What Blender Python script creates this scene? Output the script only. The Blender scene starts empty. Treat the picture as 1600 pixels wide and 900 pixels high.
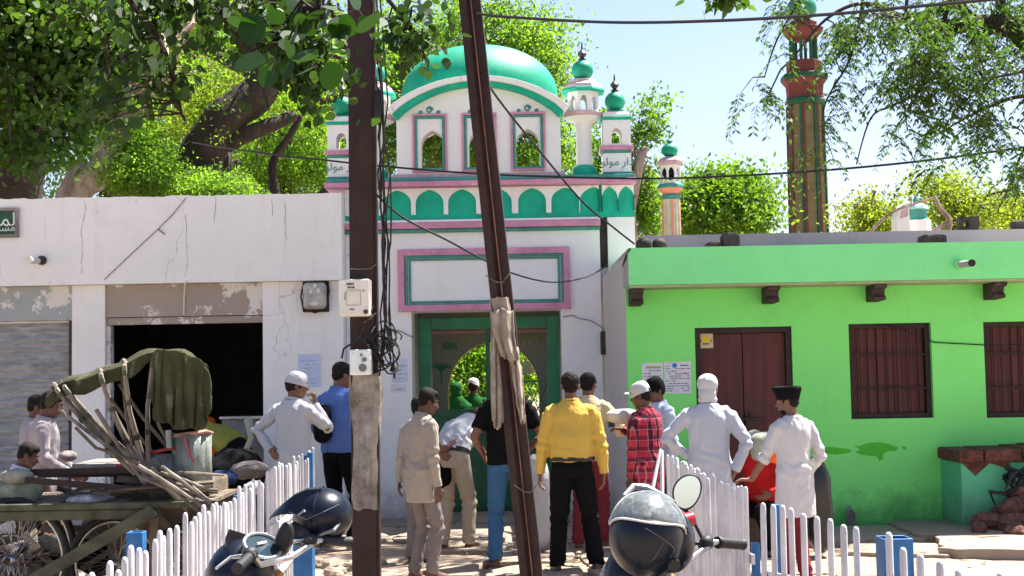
import bpy, bmesh, math, random
import numpy as np
from mathutils import Vector, Matrix, noise
from mathutils.geometry import tessellate_polygon
PI = math.pi
rad = math.radians
rnd = random.Random(7)
scene = bpy.context.scene
col = scene.collection

# ------------------------------------------------------------------ camera
CAM_H = 1.70; FPX = 2100.0; PITCH = math.atan(130/FPX); ROLL = 0.018
Fv = Vector((0, math.cos(PITCH), math.sin(PITCH)))
U0 = Vector((0, -math.sin(PITCH), math.cos(PITCH))); R0 = Vector((1, 0, 0))
Rv = R0*math.cos(ROLL) - U0*math.sin(ROLL)
Uv = U0*math.cos(ROLL) + R0*math.sin(ROLL)
cd = bpy.data.cameras.new("camera"); cam = bpy.data.objects.new("camera", cd); col.objects.link(cam)
cd.sensor_width = 36; cd.lens = 36*FPX/1600; cd.clip_start = 0.1; cd.clip_end = 3000
m = Matrix((Rv, Uv, -Fv)).transposed().to_4x4(); m.translation = Vector((0, 0, CAM_H)); cam.matrix_world = m
scene.camera = cam

# ------------------------------------------------------------------ light
SUN_EL = 62; SUN_AZ = 52      # azimuth in degrees east of +Y (behind the buildings, a little to the right)
w = bpy.data.worlds.new("World"); scene.world = w; w.use_nodes = True
nt = w.node_tree; nt.nodes.clear()
sky = nt.nodes.new("ShaderNodeTexSky"); sky.sky_type = 'NISHITA'; sky.sun_disc = False
sky.sun_elevation = rad(SUN_EL); sky.sun_rotation = rad(SUN_AZ)
sky.air_density = 1.0; sky.dust_density = 1.2; sky.ozone_density = 2.6
bg = nt.nodes.new("ShaderNodeBackground"); bg.inputs[1].default_value = 0.07
wo = nt.nodes.new("ShaderNodeOutputWorld")
tint = nt.nodes.new('ShaderNodeMix'); tint.data_type = 'RGBA'; tint.blend_type = 'MULTIPLY'; tint.inputs[0].default_value = 1; tint.inputs[7].default_value = (.94,.845,.86,1)
nt.links.new(sky.outputs[0], tint.inputs[6]); nt.links.new(tint.outputs[2], bg.inputs[0]); nt.links.new(bg.outputs[0], wo.inputs[0])
sd = bpy.data.lights.new("sun", 'SUN'); sd.energy = 4.8; sd.angle = rad(0.53); sd.color = (1, .955, .88)
so = bpy.data.objects.new("sun", sd); col.objects.link(so)
d = Vector((math.sin(rad(SUN_AZ))*math.cos(rad(SUN_EL)), math.cos(rad(SUN_AZ))*math.cos(rad(SUN_EL)), math.sin(rad(SUN_EL))))
so.rotation_euler = d.to_track_quat('Z', 'Y').to_euler(); so.location = (0, 0, 30)
scene.view_settings.view_transform = 'Standard'; scene.view_settings.look = 'None'
scene.view_settings.gamma = 1; scene.view_settings.use_curve_mapping = False
scene.view_settings.exposure = 1.93
scene.render.engine = 'CYCLES'
scene.cycles.max_bounces = 8; scene.cycles.transparent_max_bounces = 12
scene.cycles.diffuse_bounces = 4; scene.cycles.glossy_bounces = 3

# ------------------------------------------------------------------ helpers
def P(px, py, Y):
    "the world point at depth Y that this photograph pixel shows"
    v = Fv*FPX + Rv*(px-800) + Uv*(450-py)
    t = Y/v.y
    return Vector((v.x*t, Y, CAM_H + v.z*t))
def RC(x0, y0, x1, y1, Y):
    xm, ym = (x0+x1)/2, (y0+y1)/2
    return P(x0, ym, Y).x, P(x1, ym, Y).x, P(xm, y1, Y).z, P(xm, y0, Y).z
def GX(px, Y): return P(px, 700, Y).x

class MB:
    def __init__(s): s.v = []; s.f = []
    def add(s, vs, fs):
        o = len(s.v); s.v += [tuple(p) for p in vs]; s.f += [tuple(i+o for i in f) for f in fs]; return s
    def box(s, x0, x1, y0, y1, z0, z1):
        if x0 > x1: x0, x1 = x1, x0
        if y0 > y1: y0, y1 = y1, y0
        if z0 > z1: z0, z1 = z1, z0
        return s.add([(x0,y0,z0),(x1,y0,z0),(x1,y1,z0),(x0,y1,z0),(x0,y0,z1),(x1,y0,z1),(x1,y1,z1),(x0,y1,z1)],
                     [(0,3,2,1),(4,5,6,7),(0,1,5,4),(1,2,6,5),(2,3,7,6),(3,0,4,7)])
    def loft(s, rings, caps=True):
        n = len(rings[0]); vs = [p for r in rings for p in r]; fs = []
        for k in range(len(rings)-1):
            for i in range(n):
                j = (i+1) % n; a = k*n
                fs.append((a+i, a+j, a+n+j, a+n+i))
        if caps:
            fs.append(tuple(range(n))[::-1]); fs.append(tuple(range((len(rings)-1)*n, len(rings)*n)))
        return s.add(vs, fs)
    def tube(s, pts, r, n=8, caps=True):
        pts = [Vector(p) for p in pts]; N = len(pts)
        rs = r if isinstance(r, (list, tuple)) else [r]*N
        rings = []; up = None
        for i, p in enumerate(pts):
            t = (pts[min(i+1, N-1)] - pts[max(i-1, 0)]).normalized()
            if up is None:
                up = Vector((0,0,1)) if abs(t.z) < .9 else Vector((1,0,0))
            a = t.cross(up).normalized(); b = a.cross(t).normalized(); up = b
            rings.append([p + (a*math.cos(2*PI*k/n) + b*math.sin(2*PI*k/n))*rs[i] for k in range(n)])
        return s.loft(rings, caps)
    def bar(s, p, q, w, h, up=(0,0,1)):
        p = Vector(p); q = Vector(q); t = (q-p).normalized(); up = Vector(up)
        if abs(t.dot(up)) > .95: up = Vector((0,1,0))
        a = t.cross(up).normalized(); b = a.cross(t).normalized()
        r = lambda c: [c+a*x*w/2+b*y*h/2 for x, y in ((-1,-1),(1,-1),(1,1),(-1,1))]
        return s.loft([r(p), r(q)])
    def lathe(s, prof, c=(0,0,0), n=24, rot=0.0, sx=1, sy=1):
        c = Vector(c)
        return s.loft([[c+Vector((sx*r*math.cos(2*PI*k/n+rot), sy*r*math.sin(2*PI*k/n+rot), z)) for k in range(n)] for r, z in prof])
    def ell(s, c, r, n=16, m=10, M=None):
        c = Vector(c); rings = []
        for i in range(1, m):
            a = PI*i/m
            ring = []
            for k in range(n):
                v = Vector((r[0]*math.sin(a)*math.cos(2*PI*k/n), r[1]*math.sin(a)*math.sin(2*PI*k/n), -r[2]*math.cos(a)))
                if M is not None: v = M @ v
                ring.append(c+v)
            rings.append(ring)
        return s.loft(rings)
    def plate(s, outline, holes, y0, y1):
        "flat plate in XZ with holes, front at y0, back at y1"
        loops = [[Vector((x, z, 0)) for x, z in l] for l in [outline]+list(holes)]
        tris = tessellate_polygon(loops)
        pts = [p for l in loops for p in l]; n = len(pts)
        vs = [(p.x, y0, p.y) for p in pts] + [(p.x, y1, p.y) for p in pts]
        fs = [tuple(t) for t in tris] + [tuple(i+n for i in t[::-1]) for t in tris]
        o = 0
        for l in loops:
            k = len(l)
            for i in range(k):
                a, b = o+i, o+(i+1) % k
                fs.append((a, b, b+n, a+n))
            o += k
        return s.add(vs, fs)
    def mesh(s, name):
        me = bpy.data.meshes.new(name); me.from_pydata(s.v, [], s.f); me.update()
        bm = bmesh.new(); bm.from_mesh(me); bmesh.ops.recalc_face_normals(bm, faces=bm.faces); bm.to_mesh(me); bm.free()
        return me
    def build(s, name, mat, parent=None, smooth=False, bevel=0, local=False):
        me = s.mesh(name)
        return link(name, me, mat, parent, smooth, bevel, local)

def rootloc(o):
    v = Vector((0,0,0))
    while o is not None: v = v + o.location; o = o.parent
    return v
def link(name, me, mat, parent=None, smooth=False, bevel=0, local=False):
    if mat is not None and not len(me.materials): me.materials.append(mat)
    o = bpy.data.objects.new(name, me); col.objects.link(o)
    if parent is not None:
        if not local: me.transform(Matrix.Translation(-rootloc(parent)))
        o.parent = parent
    if smooth:
        me.polygons.foreach_set('use_smooth', [True]*len(me.polygons))
        if smooth != 'all':
            md = None
            try:
                me.set_sharp_from_angle(angle=rad(40))
            except Exception: pass
    if bevel:
        b = o.modifiers.new('bevel', 'BEVEL'); b.width = bevel; b.segments = 2; b.limit_method = 'ANGLE'; b.angle_limit = rad(35)
    return o
def tag(o, label=None, cat=None, group=None, kind=None):
    if label: o['label'] = label
    if cat: o['category'] = cat
    if group: o['group'] = group
    if kind: o['kind'] = kind
    return o
def thing(name, label, cat, loc=(0,0,0), rz=0, group=None):
    o = bpy.data.objects.new(name, None); col.objects.link(o); o.location = loc; o.rotation_euler = (0,0,rz)
    o.empty_display_size = .2
    return tag(o, label, cat, group)
def copy_tree(o, parent=None):
    c = o.copy(); col.objects.link(c); c.parent = parent
    for ch in list(o.children): copy_tree(ch, c)
    return c

# ------------------------------------------------------------------ materials
def L(n, t, a, b): t.links.new(a, b)
class Mat:
    def __init__(s, name, rough=.8, metal=0.0, spec=.5):
        s.m = bpy.data.materials.new(name); s.m.use_nodes = True; s.t = s.m.node_tree
        s.b = s.t.nodes['Principled BSDF']; s.out = s.t.nodes['Material Output']
        s.b.inputs['Roughness'].default_value = rough; s.b.inputs['Metallic'].default_value = metal
        s.b.inputs['Specular IOR Level'].default_value = spec
        s.co = None
    def n(s, typ, **kw):
        x = s.t.nodes.new(typ)
        for k, v in kw.items(): setattr(x, k, v)
        return x
    def l(s, a, b): s.t.links.new(a, b)
    def coord(s, scale=(1,1,1), kind='Object', loc=(0,0,0)):
        tc = s.n('ShaderNodeTexCoord'); mp = s.n('ShaderNodeMapping')
        mp.inputs['Scale'].default_value = scale; mp.inputs['Location'].default_value = loc
        s.l(tc.outputs[kind], mp.inputs[0]); return mp.outputs[0]
    def noise(s, scale=5, detail=6, rough=.6, sc=(1,1,1), loc=(0,0,0), dist=0):
        x = s.n('ShaderNodeTexNoise'); x.inputs['Scale'].default_value = scale; x.inputs['Detail'].default_value = detail
        x.inputs['Roughness'].default_value = rough; x.inputs['Distortion'].default_value = dist
        s.l(s.coord(sc, loc=loc), x.inputs['Vector']); return x.outputs[0]
    def ramp(s, v, a, b, c0=0.0, c1=1.0):
        x = s.n('ShaderNodeMapRange'); x.inputs[1].default_value = a; x.inputs[2].default_value = b
        x.inputs[3].default_value = c0; x.inputs[4].default_value = c1; s.l(v, x.inputs[0]); return x.outputs[0]
    def mul(s, a, b):
        x = s.n('ShaderNodeMath', operation='MULTIPLY')
        for i, v in enumerate((a, b)):
            if isinstance(v, (int, float)): x.inputs[i].default_value = v
            else: s.l(v, x.inputs[i])
        return x.outputs[0]
    def mathop(s, op, a, b=0.0):
        x = s.n('ShaderNodeMath', operation=op)
        for i, v in enumerate((a, b)):
            if isinstance(v, (int, float)): x.inputs[i].default_value = v
            else: s.l(v, x.inputs[i])
        return x.outputs[0]
    def mix(s, fac, c0, c1):
        x = s.n('ShaderNodeMix', data_type='RGBA')
        if isinstance(fac, (int, float)): x.inputs[0].default_value = fac
        else: s.l(fac, x.inputs[0])
        for i, c in ((6, c0), (7, c1)):
            if isinstance(c, tuple): x.inputs[i].default_value = c+(1,) if len(c) == 3 else c
            else: s.l(c, x.inputs[i])
        return x.outputs[2]
    def color(s, c):
        if isinstance(c, tuple): s.b.inputs['Base Color'].default_value = c+(1,)
        else: s.l(c, s.b.inputs['Base Color'])
        return s
    def bump(s, h, strength=.3, dist=.01):
        x = s.n('ShaderNodeBump'); x.inputs['Strength'].default_value = strength; x.inputs['Distance'].default_value = dist
        s.l(h, x.inputs['Height']); s.l(x.outputs[0], s.b.inputs['Normal']); return s

def simple(name, c, rough=.7, var=.18, scale=8, metal=0, spec=.4, bump=.15, bs=40, bd=.004, sc=(1,1,1), sheen=0):
    a = Mat(name, rough, metal, spec)
    dk = tuple(x*(1-var) for x in c); lt = tuple(min(1, x*(1+var*.6)) for x in c)
    a.color(a.mix(a.ramp(a.noise(scale, 5, .6, sc), .35, .65), dk, lt))
    if bump: a.bump(a.noise(bs, 4, .6, sc), bump, bd)
    if sheen: a.b.inputs['Sheen Weight'].default_value = sheen
    return a.m
def wall_mat(name, c, dirt=(.25,.2,.15), amt=.5, seed=0.0, crack=True, peel=None, peel_t=.62):
    a = Mat(name, .88, 0, .2)
    big = a.ramp(a.noise(.7, 5, .6, loc=(seed,0,0)), .3, .7)
    base = a.mix(big, tuple(x*.93 for x in c), tuple(min(.9, x*1.04) for x in c))
    # faint rollers and patches of another coat
    base = a.mix(a.mul(a.ramp(a.noise(2.4, 7, .7, loc=(seed,3,0)), .5, .72), .36), base, tuple(x*.8 for x in c))
    # runs of dirt drawn down the wall
    st = a.ramp(a.noise(1.0, 8, .75, sc=(7,7,.5), loc=(seed,0,1)), .56, .78)
    base = a.mix(a.mul(st, amt*.5), base, dirt)
    sp = a.ramp(a.noise(9, 8, .75, loc=(seed,1,2)), .63, .72)
    base = a.mix(a.mul(sp, amt), base, dirt)
    sx_ = a.n('ShaderNodeSeparateXYZ'); a.l(a.coord(), sx_.inputs[0])
    hz_ = a.mathop('ADD', sx_.outputs[2], a.mathop('MULTIPLY', a.noise(3.2, 7, .7, loc=(seed,2,7)), .9))
    base = a.mix(a.mul(a.ramp(hz_, .50, .85, 1, 0), .75), base, dirt)
    if peel is not None:
        pl = a.ramp(a.noise(1.8, 9, .72, loc=(seed,5,2)), peel_t, peel_t+.015)
        base = a.mix(pl, base, peel)
    if crack:
        v = a.n('ShaderNodeTexVoronoi', feature='DISTANCE_TO_EDGE'); v.inputs['Scale'].default_value = .9
        mp = a.coord((1,1,.8), loc=(seed,0,0))
        nn = a.n('ShaderNodeTexNoise'); nn.inputs['Scale'].default_value = 4; nn.inputs['Detail'].default_value = 8
        a.l(mp, nn.inputs['Vector'])
        vm = a.n('ShaderNodeVectorMath', operation='MULTIPLY_ADD'); a.l(nn.outputs['Color'], vm.inputs[0])
        vm.inputs[1].default_value = (.5,.5,.5); a.l(mp, vm.inputs[2]); a.l(vm.outputs[0], v.inputs['Vector'])
        ck = a.ramp(v.outputs['Distance'], .0, .006, 1, 0)
        ck = a.mul(ck, a.ramp(a.noise(.9, 3, .5, loc=(seed,9,9)), .5, .62))
        base = a.mix(a.mul(ck, .6), base, tuple(x*.5 for x in dirt))
    a.color(base)
    a.bump(a.noise(22, 8, .7), .25, .008)
    return a.m
def paint(name, c, chip=(.6,.58,.55), rough=.65, amt=.7, thr=.64, grime=(.10,.09,.08), sc=(1,1,1)):
    a = Mat(name, rough, 0, .3)
    b = a.mix(a.ramp(a.noise(4, 6, .65), .3, .7), tuple(x*.74 for x in c), tuple(min(1, x*1.12) for x in c))
    b = a.mix(a.mul(a.ramp(a.noise(17, 8, .75, sc), thr, thr+.03), amt), b, chip)
    b = a.mix(a.mul(a.ramp(a.noise(2.2, 8, .75, (3,3,.7), loc=(5,1,0)), .55, .75), .45), b, grime)
    a.color(b); a.bump(a.noise(30, 6, .7), .35, .006); return a.m
def leaf_mat(name, c, c2, trans=.5):
    a = Mat(name, .55, 0, .3)
    g = a.n('ShaderNodeNewGeometry')
    cc = a.mix(a.ramp(g.outputs['Random Per Island'], 0, 1), c, c2)
    cc2 = a.mix(a.ramp(a.noise(1.1, 3, .5), .4, .65), cc, tuple(x*.75 for x in c))
    a.color(cc2)
    tr = a.n('ShaderNodeBsdfTranslucent'); mx = a.n('ShaderNodeMixShader'); mx.inputs[0].default_value = trans
    hs = a.n('ShaderNodeHueSaturation'); hs.inputs['Hue'].default_value = .485; hs.inputs['Value'].default_value = 1.9; hs.inputs['Saturation'].default_value = 1.1
    a.l(cc2, hs.inputs['Color']); a.l(hs.outputs[0], tr.inputs[0])
    a.l(a.b.outputs[0], mx.inputs[1]); a.l(tr.outputs[0], mx.inputs[2]); a.l(mx.outputs[0], a.out.inputs[0])
    return a.m
M = {}
M['white'] = wall_mat('lime_white', (.83,.82,.785), (.33,.28,.24), .4, 0)
M['white_shop'] = wall_mat('shop_white', (.80,.79,.755), (.36,.28,.23), .75, 4)
M['gate_green'] = paint('gate_green_paint', (.005,.43,.27), (.35,.5,.42), .6, .4, .66, (.01,.22,.13))
M['dome_green'] = paint('dome_green_paint', (.005,.31,.185), (.12,.38,.26), .55, .35, .60, (.006,.15,.08))
M['teal'] = paint('teal_paint', (.06,.29,.24), (.5,.52,.50), .6, .6, .60)
M['pink'] = paint('pink_paint', (.62,.27,.39), (.66,.60,.60), .7, .6, .60, (.30,.16,.18))
M['pink_pale'] = paint('pale_pink_paint', (.60,.40,.44), (.62,.58,.56), .8, .6, .56, (.3,.2,.2))
M['green_wall'] = wall_mat('bright_green_wall', (.23,.82,.20), (.06,.24,.06), .34, 8, False)
M['green_fascia'] = wall_mat('pale_green_fascia', (.23,.80,.30), (.12,.40,.15), .3, 3, False)
M['green_patch'] = simple('wet_green_paint', (.055,.50,.015), .6, .08)
M['maroon'] = simple('maroon_door_paint', (.085,.012,.010), .5, .35, 3, sc=(6,6,.6))
M['dark_wood'] = simple('dark_wood', (.03,.018,.014), .7, .4, 6)
M['concrete'] = wall_mat('grey_concrete', (.40,.38,.37), (.12,.10,.09), .6, 2)
M['concrete_dark'] = simple('dark_concrete', (.06,.045,.04), .9, .4, 9, bump=.6, bs=20, bd=.02)
M['grey_panel'] = wall_mat('grey_lintel_paint', (.34,.37,.36), (.2,.17,.13), .6, 6, True, (.66,.63,.58), .545)
M['brown_panel'] = wall_mat('brown_lintel_plaster', (.36,.30,.25), (.2,.13,.09), .7, 7, True, (.66,.63,.58), .535)
M['shutter'] = simple('galvanised_shutter', (.42,.42,.41), .5, .3, 5, metal=.25, sc=(1,1,6))
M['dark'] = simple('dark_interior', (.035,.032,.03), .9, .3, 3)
M['rust'] = simple('rusted_steel', (.027,.010,.007), .62, .45, 9, spec=.4, bump=.5, bs=50, sc=(1,1,.4))
M['rust_bright'] = simple('light_rust', (.22,.10,.065), .5, .5, 20, sc=(1,1,.3))
M['black'] = simple('black_rubber', (.012,.012,.013), .6, .2)
M['wire'] = simple('wire_insulation', (.014,.013,.014), .6, .2)
M['wire_grey'] = simple('grey_wire', (.16,.15,.14), .6, .2)
M['bark_dark'] = simple('dark_bark', (.045,.030,.022), .9, .5, 5, bump=1, bs=14, bd=.05, sc=(1,1,.4))
M['bark_pale'] = simple('pale_bark', (.34,.25,.20), .9, .45, 7, bump=1, bs=16, bd=.03, sc=(1,1,.4))
M['bamboo'] = simple('old_bamboo', (.19,.155,.12), .55, .7, 9, sc=(1,1,.35))
M['old_wood'] = simple('grey_weathered_wood', (.13,.10,.07), .85, .5, 8, bump=.6, bs=30, bd=.01)
M['cart_green'] = simple('worn_olive_cart_paint', (.075,.075,.045), .8, .5, 6, bump=.5)
M['picket'] = paint('white_picket_paint', (.60,.585,.60), (.26,.21,.17), .6, .75, .62, (.34,.29,.26), (1,1,.35))
M['blue'] = simple('blue_post_paint', (.015,.12,.30), .5, .35, 14, sc=(1,1,.4))
M['gold'] = simple('brass_finial', (.35,.17,.05), .35, .3, metal=.8)
M['finial_dark'] = simple('dark_finial', (.035,.022,.025), .4, .3)
M['cream_box'] = simple('cream_plastic', (.66,.64,.58), .45, .12)
M['white_plastic'] = simple('white_plastic', (.72,.76,.74), .4, .08)
M['ink'] = simple('ink', (.05,.06,.08), .8, 0, bump=0)
M['green_ink'] = simple('green_ink', (.02,.22,.10), .8, 0, bump=0)
M['paper'] = simple('white_paper', (.68,.68,.72), .8, .1)
M['paper_blue'] = simple('pale_blue_paper', (.52,.60,.76), .8, .1)
# ------------------------------------------------------------------ ground
def ground_h(x, y):
    k = max(0, min(1, (22-y)/6))
    return k*(0.022*noise.noise(Vector((x*1.1, y*1.1, 3))) + .012*noise.noise(Vector((x*4, y*4, 7))))
def make_ground():
    xs = [-900,-200,-60,-25,-14] + [-9+i*.16 for i in range(114)] + [12,18,30,60,200,900]
    ys = [-60,-20,-6,0,2] + [3+i*.14 for i in range(108)] + [20,24,30,40,70,150,400,1500]
    b = MB(); nx = len(xs)
    vs = [(x, y, ground_h(x, y)) for y in ys for x in xs]
    fs = [(j*nx+i, j*nx+i+1, (j+1)*nx+i+1, (j+1)*nx+i) for j in range(len(ys)-1) for i in range(nx-1)]
    b.add(vs, fs)
    a = Mat('sandy_ground', .92, 0, .2)
    c = a.mix(a.ramp(a.noise(1.3, 9, .7), .35, .65), (.30,.23,.17), (.41,.325,.245))
    c = a.mix(a.ramp(a.noise(7, 9, .75, loc=(2,0,0)), .5, .72), c, (.23,.17,.13))
    c = a.mix(a.mul(a.ramp(a.noise(60, 4, .7), .58, .66), .6), c, (.38,.32,.25))
    c = a.mix(a.mul(a.ramp(a.noise(34, 3, .7, loc=(8,0,0)), .64, .68), .8), c, (.10,.07,.05))
    a.color(c); a.bump(a.noise(12, 9, .75), .7, .04)
    tag(b.build('ground', a.m, smooth='all'), kind='structure')
make_ground()
def stone_mat():
    a = Mat('paving_stone', .88, 0, .25)
    g = a.n('ShaderNodeNewGeometry')
    c = a.mix(g.outputs['Random Per Island'], (.25,.195,.15), (.35,.285,.225))
    c = a.mix(a.ramp(a.noise(3, 9, .75), .45, .7), c, (.27,.20,.15))
    c = a.mix(a.mul(a.ramp(a.noise(25, 6, .7), .6, .7), .6), c, (.14,.10,.08))
    a.color(c); a.bump(a.noise(16, 9, .75), .6, .02); return a.m
M['stone'] = stone_mat()
def slab(b, cx, cy, w, h, rz, t, z0=-.05, tilt=0, seg=14):
    r = random.Random(int(cx*999+cy*77))
    ring = []
    for k in range(seg):
        a = 2*PI*k/seg
        x = w/2*max(-1, min(1, 1.35*math.cos(a)))*(1+r.uniform(-.07,.04)+.06*noise.noise(Vector((math.cos(a)*2+cx, math.sin(a)*2, cy)))); y = h/2*max(-1, min(1, 1.35*math.sin(a)))*(1+r.uniform(-.09,.05))
        X = cx+x*math.cos(rz)-y*math.sin(rz); Y = cy+x*math.sin(rz)+y*math.cos(rz)
        ring.append(Vector((X, Y, t+tilt*x)))
    ins = [p.lerp(Vector((cx, cy, t+.004)), .04)+Vector((0,0,.006)) for p in ring]
    b.loft([[Vector((p.x, p.y, z0)) for p in ring], ring, ins])
# worn flagstones in front of the gate and broken concrete slabs by the green wall
b = MB()
for row in range(6):
    y = 15.35-row*.78; x = -2.6+rnd.uniform(0,.5)
    while x < 2.4:
        wd = rnd.uniform(.7, 1.25)
        if rnd.random() < .84: slab(b, x+wd/2, y+rnd.uniform(-.08,.08), wd*.97, .74, rnd.uniform(-.06,.06), rnd.uniform(.012,.045), tilt=rnd.uniform(-.02,.02))
        x += wd+.02
tag(b.build('stone_paving', M['stone']), kind='structure')
b = MB()
for (cx, cy, wd, h, rz, t) in [(3.2,13.3,1.3,1.0,.05,.06),(4.5,13.35,1.25,1.05,-.05,.09),(5.7,13.2,1.2,1.1,.03,.10),(4.55,12.2,1.3,1.0,-.25,.085),(5.6,12.0,1.1,1.1,-.2,.12),(3.5,12.35,.9,.7,-.35,.03),(5.2,11.1,1.1,.8,-.3,.05),(2.2,13.4,.9,.8,0,.04)]:
    slab(b, cx, cy, wd*1.12, h*1.1, rz, t, seg=46)
tag(b.build('concrete_pavement', M['stone']), kind='structure')

# ------------------------------------------------------------------ writing helper
def text_mesh(parts, name, body, x, z, Y, size, mat, parent, xs=1.0, depth=.004):
    cu = bpy.data.curves.new(name, 'FONT'); cu.body = body; cu.size = size; cu.extrude = depth/2
    cu.align_x = 'CENTER'; cu.align_y = 'CENTER'
    o = bpy.data.objects.new(name, cu); col.objects.link(o)
    dg = bpy.context.evaluated_depsgraph_get(); me = bpy.data.meshes.new_from_object(o.evaluated_get(dg))
    bpy.data.objects.remove(o)
    me.transform(Matrix.Translation((x, Y, z)) @ Matrix.Rotation(PI/2, 4, 'X') @ Matrix.Diagonal((xs,1,1,1)))
    me.materials.clear()
    return link(name, me, mat, parent)
def ar(*cps): return ''.join(chr(c) for c in cps)
def scrawl(b, x0, x1, z0, z1, Y, seed, n=5, t=.008):
    "strokes of handwriting"
    r = random.Random(seed); w = (x1-x0)/n
    for i in range(n):
        cx = x0+w*(i+.5); pts = []
        a = r.uniform(0, 6)
        for k in range(7):
            pts.append((cx+w*.55*math.cos(a+k*.8)*(1-.1*k), Y, (z0+z1)/2+(z1-z0)*.4*math.sin(a*1.7+k*1.1)))
        b.tube(pts, t/2, 4)
        if r.random() < .6: b.box(cx, cx+t, Y-.002, Y+.002, z1-t, z1)

def arch2d(cx, w, z0, zs, zt, n=9, point=True):
    "pointed arch outline: base z0, spring zs, top zt"
    pts = [(cx-w/2, z0), (cx-w/2, zs)]
    for k in range(1, n):
        t = k/n
        a = t*PI/2
        if point:
            x = -w/2*(math.cos(a)**.85)*(1-.10*math.sin(a*2)*0); z = zs+(zt-zs)*(math.sin(a)*.82+.18*t*t*t)
        else:
            x = -w/2*math.cos(a); z = zs+(zt-zs)*math.sin(a)
        pts.append((cx+x, z))
    pts.append((cx, zt))
    pts += [(2*cx-x, z) for x, z in pts[:-1][::-1]]
    return pts
def rect(x0, x1, z0, z1): return [(x0,z0),(x0,z1),(x1,z1),(x1,z0)]

# ------------------------------------------------------------------ gateway
YG = 15.9
gate = thing('mosque_gateway', 'white gateway with green dome, pink trim and green arch band', 'gateway', (P(757,805,YG).x, YG, 0))
CX = gate.location.x
px = 1/132.08            # metres per photograph pixel on the gate plane
def GZ(y): return P(757, y, YG).z
def gx(x): return CX+(x-757)*px
XL, XR = gx(546), gx(945)
# front wall with the door opening
dx0, dx1, dzt = gx(648), gx(882), GZ(485)
b = MB(); b.plate([(XL,-.1),(XL,GZ(346)),(XR,GZ(346)),(XR,-.1),(dx1,-.1),(dx1,dzt),(dx0,dzt),(dx0,-.1)], [], YG, YG+.45)
b.box(gx(944.5), gx(978), YG+.12, YG+.6, -.1, GZ(346))
b.build('wall', M['white'], gate)
b = MB(); b.box(gx(958), gx(1001), YG+.03, YG+.6, GZ(470), GZ(342.5)); b.build('pier', M['white'], gate)
b = MB(); b.box(gx(946), gx(957.5), YG+.10, YG+.118, GZ(420), GZ(332)); b.build('gap_shade_strip', M['concrete_dark'], gate)  # dark strip standing in for the shade of the gap beside the pier
# arch band
z0, z1 = GZ(342), GZ(292.5)
b = MB(); b.box(gx(545), gx(1001), YG+.02, YG+.5, z0, z1); b.build('arch_band', M['gate_green'], gate)
def spandrel(name, xa, xb, centers, wd, Yf):
    zs, zb = GZ(316), GZ(333)
    low = []
    pend = GZ(334)
    x = xa
    low.append((xa, pend))
    for c in centers:
        a = arch2d(c, wd, pend, zs, GZ(295), 8)
        a = [(min(max(q, xa), xb), z) for q, z in a]
        low += a
    low.append((xb, pend))
    cl = []
    for p in low:
        if not cl or abs(p[0]-cl[-1][0])+abs(p[1]-cl[-1][1]) > 1e-4: cl.append(p)
    b = MB(); b.plate([(xa, z1-.002)]+cl+[(xb, z1-.002)], [], Yf, Yf+.04); b.build(name, M['white'], gate)
spandrel('arch_spandrel', gx(546), gx(945), [gx(c) for c in (577,628,679,730,786,840,892,937)], 44*px, YG-.02)
spandrel('arch_spandrel', gx(950), gx(1000), [gx(962),gx(988)], 26*px, YG-.012)
# pink and teal mouldings
def band(name, xa, xb, ya, yb, out, mat, back=.3):
    b = MB(); b.box(gx(xa), gx(xb), YG-out, YG+back, GZ(yb), GZ(ya)); return b.build(name, mat, gate, bevel=.008)
band('moulding', 545, 946, 342.5, 346.5, .055, M['white'])
band('moulding', 545, 946, 347, 356.5, .085, M['pink'])
band('moulding', 545, 945.5, 357, 362.5, .05, M['teal'])
band('cornice', 516, 1003, 284, 292, .16, M['pink'], .5)
band('cornice', 519, 1001, 277.5, 283.6, .12, M['teal'], .48)
b = MB(); b.box(gx(621), gx(893), YG+.0, YG+1.9, GZ(277), GZ(270)); b.build('plinth', M['pink_pale'], gate)
b = MB(); b.box(gx(548), gx(998), YG+.46, YG+1.9, GZ(341), GZ(279)); b.build('roof', M['concrete'], gate)
# framed panel over the door
def frame(name, x0, y0, x1, y1, w, out, mat, parent, g=None):
    g = g or (gx, GZ, YG)
    X0, X1, Z0, Z1 = g[0](x0), g[0](x1), g[1](y1), g[1](y0); ww = w*px
    b = MB(); b.plate(rect(X0,X1,Z0,Z1), [rect(X0+ww,X1-ww,Z0+ww,Z1-ww)[::-1]], g[2]-out, g[2]+.01); return b.build(name, mat, parent, bevel=.006)
frame('panel_frame', 628, 388, 897, 485, 10, .05, M['pink'], gate)
frame('panel_frame', 639, 398, 887, 477, 4, .035, M['teal'], gate)
frame('panel_frame', 645, 403, 881, 472, 3, .022, M['teal'], gate)
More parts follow.
